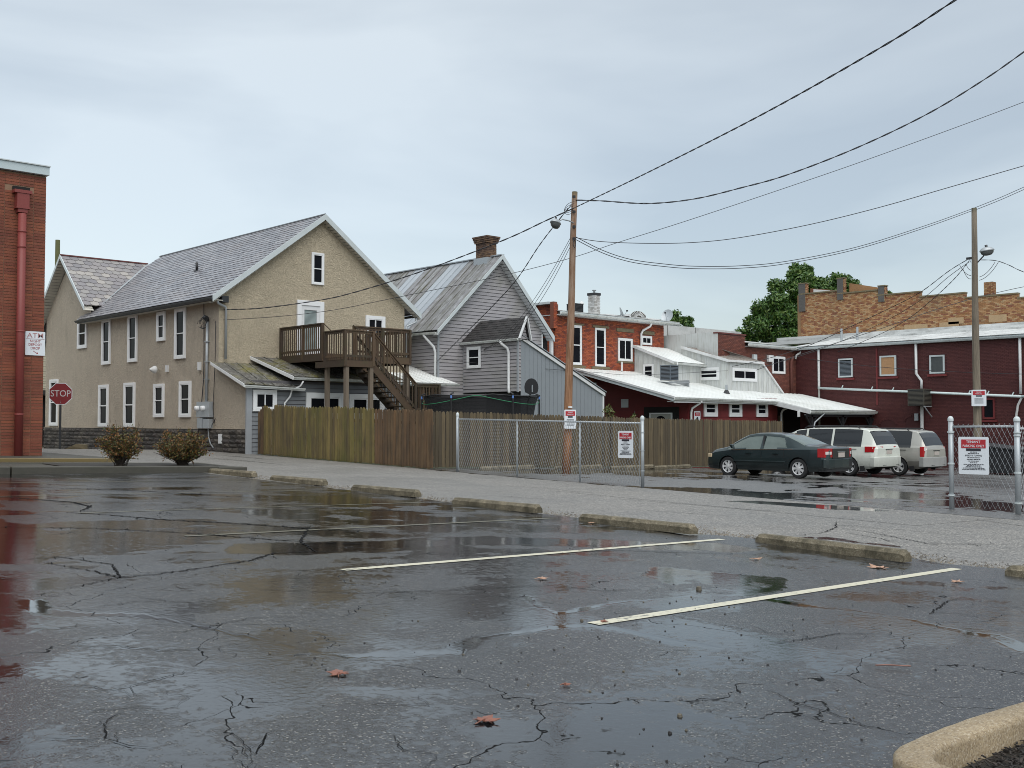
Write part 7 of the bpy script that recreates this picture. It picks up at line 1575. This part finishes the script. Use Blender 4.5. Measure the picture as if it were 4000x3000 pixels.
# ------------------------------------------------------------------ cars
def carpaint(name, c, metal=.35, rough=.28):
    t = NT(name); t.set(Base_Color=c, Roughness=rough, Metallic=metal); t.b.inputs['Coat Weight'].default_value = .6; t.b.inputs['Coat Roughness'].default_value = .08
    g = t.n('ShaderNodeNewGeometry'); z = t.n('ShaderNodeSeparateXYZ', {0: g.outputs['Position']}).outputs[2]
    d = t.ramp(t.math('ADD', t.n('ShaderNodeMapRange', {0: z, 1: -1.7, 2: -1.0, 3: .8, 4: 0}).outputs[0], t.math('MULTIPLY', t.noise(6, 5, .6), .3)), [(.35, (0, 0, 0)), (1, (.6,) * 3)])
    t.link(t.mix(d, c, (.05, .045, .04)), t.b.inputs['Base Color']); return t.m
M['chrome'] = simple('chrome', (.6, .6, .62), .15, 1.0); M['carglass'] = simple('tinted_car_glass', (.010, .012, .014), .05, noise=0, spec=.7); M['carglass2'] = simple('clear_car_glass', (.11, .14, .13), .08, noise=.3, nscale=2, spec=.7)
M['alloy'] = simple('wheel_alloy', (.68, .68, .68), .35, .3); M['redlens'] = simple('red_lens', (.38, .012, .015), .15); M['whitelens'] = simple('white_lens', (.62, .58, .56), .2); M['headlens'] = simple('amber_head_lens', (.70, .55, .36), .2); M['plate'] = simple('licence_plate', (.45, .40, .36), .4, noise=.5, nscale=60)
def lerpc(tab, y):
    xs_, vs_ = zip(*tab); return float(np.interp(y, xs_, vs_))
def car(name, label, loc, rotz, sp):
    t = thing(name, label, sp['cat'], loc, 'cars parked in the rear lot', rotz, local=True); W2, L_ = sp['W'] / 2, sp['L']
    ys = sorted(set(np.round(np.concatenate([np.linspace(0, .5, 21), np.linspace(.5, L_ - .5, 95), np.linspace(L_ - .5, L_, 16)]), 4)))
    NS, NG = 9, 8; rows = []
    for y in ys:
        tb = lerpc(sp['belt'], y); tt = max(lerpc(sp['top'], y), tb + .02); zb = lerpc(sp['bot'], y); wp = lerpc(sp['plan'], y) * W2
        arch = 0
        for yw in sp['axles']:
            dy = abs(y - yw)
            if dy < sp['ra']: arch = max(arch, sp['rw'] + math.sqrt(sp['ra'] ** 2 - dy ** 2))
        zb2 = max(zb, arch); ring = [(0, zb2), (wp * .80, zb2)]
        for k in range(NS):                                             # lower body side
            f = k / (NS - 1); z = zb2 + (tb - .03 - zb2) * f; h = (z - .25) / (tb - .25); x = wp * (.955 + .05 * math.sin(math.pi * min(1, max(0, h)) ** .8)) - (.025 if z < .33 else 0); ring.append((x, z))
        ring.append((wp * .955, tb)); hg = tt - tb; xr = wp * .955 - sp['tumble'] * max(0, hg - .03) - .05 * min(1, hg / .1)
        for k in range(1, NG + 1): f = k / NG; ring.append((wp * .94 + (xr - wp * .94) * f ** 1.08, tb + .012 + (tt - tb - .012 - min(.05, hg * .3)) * f))
        ring += [(xr * .93, tt - min(.022, hg * .12)), (xr * .6, tt - .006), (0, tt)]; rows.append([(x, y, z) for x, z in ring])
    R_ = len(rows[0]); gi = NS + 2                                    # index of belt ring point
    parts = {}
    def put(key, sgn, q): parts.setdefault(key, MB()).add([(sgn * a, b, c) for a, b, c in q], [(0, 1, 2, 3) if sgn > 0 else (3, 2, 1, 0)])
    for i in range(len(ys) - 1):
        ym = (ys[i] + ys[i + 1]) / 2
        for k in range(R_ - 1):
            q = [rows[i][k], rows[i + 1][k], rows[i + 1][k + 1], rows[i][k + 1]]; zc_ = sum(p[2] for p in q) / 4; seg = 0; tb = lerpc(sp['belt'], ym); tt = lerpc(sp['top'], ym); key = 'body'
            if gi + 1 <= k + 1 <= gi + NG and tt - tb > .16:
                f = (k - gi) / NG
                if zc_ > tb + .035 and zc_ < tt - .085:
                    for (a, b, sl_a, sl_b) in sp['side']:
                        if a + sl_a * (zc_ - tb) < ym < b - sl_b * (zc_ - tb): key = 'side_window'; seg = a
            if k >= gi + NG - 0:
                for nm, (a, b) in sp['screens'].items():
                    if a < ym < b: key = nm
            if nm_ := (sp.get('lower') and zc_ < sp['lower'] and k >= 2 and k < gi): key = 'lower_cladding' if key == 'body' else key; seg = sum(ym > yw for yw in sp['axles'])
            if k < 1: key = 'underbody'
            for sgn in (-1, 1): put((key, sgn, seg) if key in ('side_window', 'lower_cladding') else (key, 0, 0), sgn, q)
    for i, sg in ((0, 1), (len(rows) - 1, -1)):                          # closed ends
        ring = rows[i]; loop = ring + [(-x, y, z) for x, y, z in reversed(ring[1:-1])]; parts[('body', 0, 0)].add(loop, [tuple(range(len(loop)))])
    for (key, _s, _g), mb in parts.items():
        mat = {'body': sp['paint'], 'side_window': M[sp.get('sg', 'carglass')], 'underbody': M['blackvoid'], 'lower_cladding': sp.get('clad', sp['paint']), 'windscreen': M['carglass2'], 'rear_window': M[sp.get('rg', 'carglass')]}[key]
        if key == 'side_window': mb.v = [(x * 1.0 - .012 * (1 if x > 0 else -1), y, z) for x, y, z in mb.v]
        o = mb.build(key, mat, t, smooth=True)
    # inner dark walls behind the glass edges and wheel houses
    MB().box(-W2 * .72, W2 * .72, .35, L_ - .5, .30, .62).build('chassis', M['blackvoid'], t)
    for yw in sp['axles']:
        for s_ in (-1, 1):
            x = s_ * (W2 - .115); rw = sp['rw']; tw = .20
            tyre = MB().lathe([(rw * .66, -tw / 2), (rw * .93, -tw / 2), (rw, -tw * .34), (rw, tw * .34), (rw * .93, tw / 2), (rw * .66, tw / 2), (rw * .66, -tw / 2)], 28, (x, yw, rw), 'X').build('wheel', M['rubber'], t, smooth=False)
            xo = x + s_ * (tw / 2 - .015); rim = MB().lathe([(rw * .66, -.0 * s_), (rw * .62, -.02 * s_), (rw * .60, -.06 * s_), (0, -.06 * s_)], 24, (xo, yw, rw), 'X'); rim.build('wheel_well', M['darkmetal'], tyre)
            rb_ = MB(); ns = sp['spokes']
            for k in range(ns):
                a = 2 * math.pi * k / ns; c, s2 = math.cos(a), math.sin(a); wd = sp['spw']
                P_ = lambda r_, off, dx: (xo - s_ * dx, yw + r_ * c - off * s2, rw + r_ * s2 + off * c)
                rb_.add([P_(.05, -wd * .7, .0), P_(.05, wd * .7, .0), P_(rw * .62, wd, .012), P_(rw * .62, -wd, .012), P_(.05, -wd * .7, .05), P_(.05, wd * .7, .05), P_(rw * .62, wd, .05), P_(rw * .62, -wd, .05)], [(0, 1, 2, 3), (0, 3, 7, 4), (1, 5, 6, 2), (2, 6, 7, 3)])
            rb_.lathe([(rw * .66, 0), (rw * .66, s_ * .012), (rw * .60, s_ * .005), (rw * .60, -s_ * .03)], 28, (xo, yw, rw), 'X'); rb_.lathe([(.055, -s_ * .02), (.05, s_ * .012), (0, s_ * .016)], 14, (xo, yw, rw), 'X'); rb_.build('rim', M['alloy'], tyre)
    sp['extras'](t, W2, L_, sp)
    return t
def bump_plan(W2, z0, z1, y, mat, t, name, th=.05, frac=.97):
    pts = [(-W2 * frac, y + .30), (-W2 * frac - .01, y + .12), (-W2 * .82, y + .015), (-W2 * .5, y - .03), (0, y - .045), (W2 * .5, y - .03), (W2 * .82, y + .015), (W2 * frac + .01, y + .12), (W2 * frac, y + .30)]
    inner = [(x * .9, yy + .12) for x, yy in reversed(pts)]
    MB().prism([(x, yy, z0) for x, yy in pts + inner], (0, 0, z1 - z0)).build(name, mat, t, bevel=.02)
def lens(t, pts, z0, z1, mat, name): MB().prism([(x, y, z0) for x, y in pts], (0, 0, z1 - z0)).build(name, mat, t, bevel=.008)
def sedan_x(t, W2, L_, sp):
    P_ = sp['paint']
    bump_plan(W2, .36, .66, -.02, P_, t, 'rear_bumper'); MB().prism([(x, y, .24) for x, y in [(-W2 * .93, .3), (-W2 * .85, .06), (0, .0), (W2 * .85, .06), (W2 * .93, .3)]], (0, 0, .13)).build('bumper_apron', M['black'], t)
    for s_ in (-1, 1):
        w_ = W2; lens(t, [(s_ * w_ * .52, -.012), (s_ * w_ * .80, .005), (s_ * w_ * .955, .09), (s_ * w_ * 1.0, .32), (s_ * w_ * .93, .32), (s_ * w_ * .55, .1)], .70, .985, M['redlens'], 'tail_light')
        lens(t, [(s_ * w_ * .66, -.020), (s_ * w_ * .85, .012), (s_ * w_ * .93, .07), (s_ * w_ * .88, .09), (s_ * w_ * .66, .03)], .79, .885, M['whitelens'], 'reversing_light')
        lens(t, [(s_ * w_ * .58, L_ - .03), (s_ * w_ * .79, L_ - .12), (s_ * w_ * .925, L_ - .33), (s_ * w_ * .86, L_ - .36), (s_ * w_ * .58, L_ - .16)], .62, .74, M['headlens'], 'headlight')
        MB().prism([(s_ * (w_ + .005), 3.42, .93), (s_ * (w_ + .17), 3.40, .95), (s_ * (w_ + .18), 3.44, 1.08), (s_ * (w_ + .02), 3.46, 1.08)], (0, .1, 0)).build('wing_mirror', P_, t, bevel=.02)
        for y in (1.87, 2.92): MB().box(s_ * (w_ * .985), s_ * (w_ * 1.02), y - .10, y + .10, .775, .81).build('door_handle', P_, t)
        for y in (1.55, 2.42): MB().bar((s_ * w_ * 1.003, y, .36), (s_ * w_ * .985, y, .9), .008, .008).build('door_seam', M['black'], t)
        MB().box(s_ * w_ * .97, s_ * w_ * 1.022, 1.50, 3.52, .50, .545).build('side_moulding', P_, t, bevel=.008)
        MB().bar((s_ * w_ * .958, 1.25, .945), (s_ * w_ * .958, 3.62, .905), .018, .018).build('window_trim', M['chrome'], t)
        MB().bar((s_ * w_ * .86, 2.38, .95), (s_ * w_ * .70, 2.42, 1.38), .05, .09, up=(1, 0, 0)).build('door_pillar', M['black'], t)
    MB().box(-.54, .54, -.022, .04, .66, .98).build('boot_panel', simple('dark_boot_panel', (.012, .013, .013), .3), t, bevel=.01); MB().box(-.24, .24, -.035, -.015, .865, .89).build('chrome_strip', M['chrome'], t, bevel=.004)
    MB().box(-.20, .20, -.036, -.022, .70, .85).build('licence_plate', M['plate'], t); MB().tube([(.55, .02, .25), (.55, .25, .27)], .03, 8).build('exhaust', M['galv'], t)
    for x in (-.35, .35): MB().box(x - .2, x + .2, 2.25, 2.38, .75, 1.28).build('seat_back', M['acbrown'], t, bevel=.04)
def van_x(t, W2, L_, sp):
    P_ = sp['paint']; w_ = W2; bump_plan(W2, .34, .70, -.06, sp.get('bumpmat', P_), t, 'rear_bumper', frac=.985)
    for s_ in (-1, 1):
        a, b = sp['tail']
        if sp['kind2'] == 'wide':
            lens(t, [(s_ * w_ * .40, .008), (s_ * w_ * .78, .03), (s_ * w_ * .955, .11), (s_ * w_ * 1.004, .42), (s_ * w_ * .95, .42), (s_ * w_ * .42, .12)], a, b, M['redlens'], 'tail_light'); lens(t, [(s_ * w_ * .62, .004), (s_ * w_ * .80, .03), (s_ * w_ * .97, .13), (s_ * w_ * .95, .15), (s_ * w_ * .62, .06)], b - .09, b - .03, M['whitelens'], 'reversing_light')
        else:
            lens(t, [(s_ * w_ * .80, .02), (s_ * w_ * .955, .07), (s_ * w_ * .995, .20), (s_ * w_ * .93, .20), (s_ * w_ * .8, .09)], a, b, M['redlens'], 'tail_light'); lens(t, [(s_ * w_ * .82, .012), (s_ * w_ * .93, .05), (s_ * w_ * .92, .08), (s_ * w_ * .82, .04)], a + .22, a + .36, M['whitelens'], 'reversing_light')
        lens(t, [(s_ * w_ * .5, L_ - .06), (s_ * w_ * .84, L_ - .18), (s_ * w_ * .96, L_ - .45), (s_ * w_ * .9, L_ - .45), (s_ * w_ * .5, L_ - .2)], .66, .86, M['whitelens'], 'headlight')
        MB().tube([(s_ * w_ * .70, .75, sp['H'] - .03), (s_ * w_ * .70, .85, sp['H'] + .04), (s_ * w_ * .70, 2.9, sp['H'] + .04), (s_ * w_ * .70, 3.0, sp['H'] - .03)], .022, 8).build('roof_rail', M['black'], t)
        MB().prism([(s_ * (w_ + .005), 3.85, 1.03), (s_ * (w_ + .20), 3.82, 1.05), (s_ * (w_ + .20), 3.85, 1.24), (s_ * (w_ + .02), 3.88, 1.24)], (0, .12, 0)).build('wing_mirror', P_, t, bevel=.02)
        MB().bar((s_ * w_ * .99, .75, .97), (s_ * w_ * .99, 2.7, .97), .012, .02).build('slide_rail', M['black'], t)
        MB().bar((s_ * w_ * 1.0, 2.55, .38), (s_ * w_ * .97, 2.55, 1.05), .008, .008).build('door_seam', M['black'], t)
        MB().box(s_ * w_ * .90, s_ * w_ * .985, .45, .62, .18, .42).build('mud_flap', M['black'], t)
    if sp.get('bars'):
        for y in (1.2, 2.5): MB().bar((-w_ * .7, y, sp['H'] + .06), (w_ * .7, y, sp['H'] + .06), .06, .03).build('cross_bar', M['black'], t)
    zz = sp['pz']; MB().prism([(x, .02 - .03, z) for x, z in ((-.30, zz + .2), (.30, zz + .2), (.27, zz - .03), (.2, zz - .06), (-.2, zz - .06), (-.27, zz - .03))], (0, .03, 0)).build('plate_recess', P_, t, bevel=.01)
    MB().box(-.19, .19, -.028, -.012, zz, zz + .13).build('licence_plate', M['plate'], t); MB().box(-.25, .25, -.03, -.012, zz + .155, zz + .18).build('tailgate_handle', M['black'] if sp['kind2'] == 'tall' else M['acblack'], t)
    MB().bar((.02, .10, 1.085), (.30, .115, 1.12), .02, .02).build('wiper', M['black'], t); MB().box(-w_ * .62, w_ * .62, .40, .52, sp['H'] - .09, sp['H'] - .055).build('brake_light_spoiler', P_, t, bevel=.01)
    MB().bar((-w_ * .6, -.09, .40), (w_ * .6, -.09, .40), .01, .012).build('bumper_seam', M['black'], t)
SEDAN = dict(cat='car', W=1.80, L=4.80, H=1.49, ra=.365, rw=.325, axles=(1.03, 3.75), tumble=.42, spokes=7, spw=.042, paint=carpaint('dark_green_paint', (.012, .028, .032)),
    belt=[(0, .90), (.3, .95), (1.4, .935), (3.6, .89), (4.3, .80), (4.65, .66), (4.8, .56)], top=[(0, .96), (.06, 1.02), (.2, 1.055), (.72, 1.075), (.82, 1.10), (1.2, 1.265), (1.55, 1.395), (1.85, 1.455), (2.35, 1.488), (2.8, 1.475), (3.05, 1.435), (3.3, 1.32), (3.6, 1.15), (3.82, 1.01), (4.0, .965), (4.35, .90), (4.6, .79), (4.72, .68), (4.8, .58)],
    bot=[(0, .34), (.25, .25), (.7, .22), (4.2, .22), (4.6, .24), (4.8, .34)], plan=[(0, .84), (.06, .92), (.2, .975), (.6, 1.0), (4.0, .995), (4.4, .95), (4.62, .86), (4.74, .74), (4.8, .62)],
    side=[(1.42, 2.36, .62, 0.0), (2.47, 3.95, 0.0, .4)], screens={'rear_window': (.86, 1.66), 'windscreen': (3.08, 3.80)}, sg='carglass2', rg='carglass2', extras=sedan_x)
vtop = [(0, 1.0), (.03, 1.10), (.10, 1.25), (.20, 1.45), (.30, 1.60), (.42, 1.69), (.7, 1.735), (1.6, 1.755), (2.8, 1.74), (3.3, 1.68), (3.6, 1.56), (4.0, 1.32), (4.3, 1.14), (4.5, 1.06), (4.85, .95), (5.0, .84), (5.1, .68)]
VANW = dict(cat='minivan', W=1.96, L=5.10, H=1.755, ra=.385, rw=.335, axles=(1.06, 4.06), tumble=.24, spokes=5, spw=.05, paint=carpaint('white_van_paint', (.62, .64, .58), 0, .3), tail=(.86, 1.07), kind2='wide', pz=.80, bars=True,
    belt=[(0, .98), (.2, 1.06), (3.6, 1.04), (4.4, .98), (4.85, .84), (5.1, .64)], top=vtop, bot=[(0, .36), (.3, .26), (4.6, .24), (4.9, .26), (5.1, .36)],
    plan=[(0, .86), (.06, .93), (.18, .975), (.5, 1.0), (4.3, .995), (4.75, .94), (4.95, .84), (5.1, .66)], side=[(.60, 1.72, 0, 0), (1.80, 2.80, 0, 0), (2.92, 4.15, 0, .5)], screens={'rear_window': (.045, .345), 'windscreen': (3.42, 4.38)}, extras=van_x)
VANG = dict(VANW, W=1.85, L=5.05, H=1.74, paint=carpaint('champagne_paint', (.42, .41, .37), .3, .3), lower=.52, clad=carpaint('grey_cladding', (.20, .19, .17), .2, .4), bumpmat=simple('grey_bumper', (.30, .30, .29), .4), tail=(.72, 1.10), kind2='tall', pz=.78, bars=False)
CAR1 = car('sedan', 'dark green four-door sedan parked nose to the picket fence', (31.5, 18.08, gz(31.3, 20.5) - .01), R(1.0), SEDAN)
CAR2 = car('minivan', 'white minivan with roof bars between the sedan and the beige van', (36.65, 19.1, gz(36.6, 21) + .0), R(0), VANW)
CAR3 = car('minivan', 'silver-beige minivan with grey bumper, rightmost parked vehicle', (39.65, 18.75, gz(39.6, 21)), R(0), VANG)
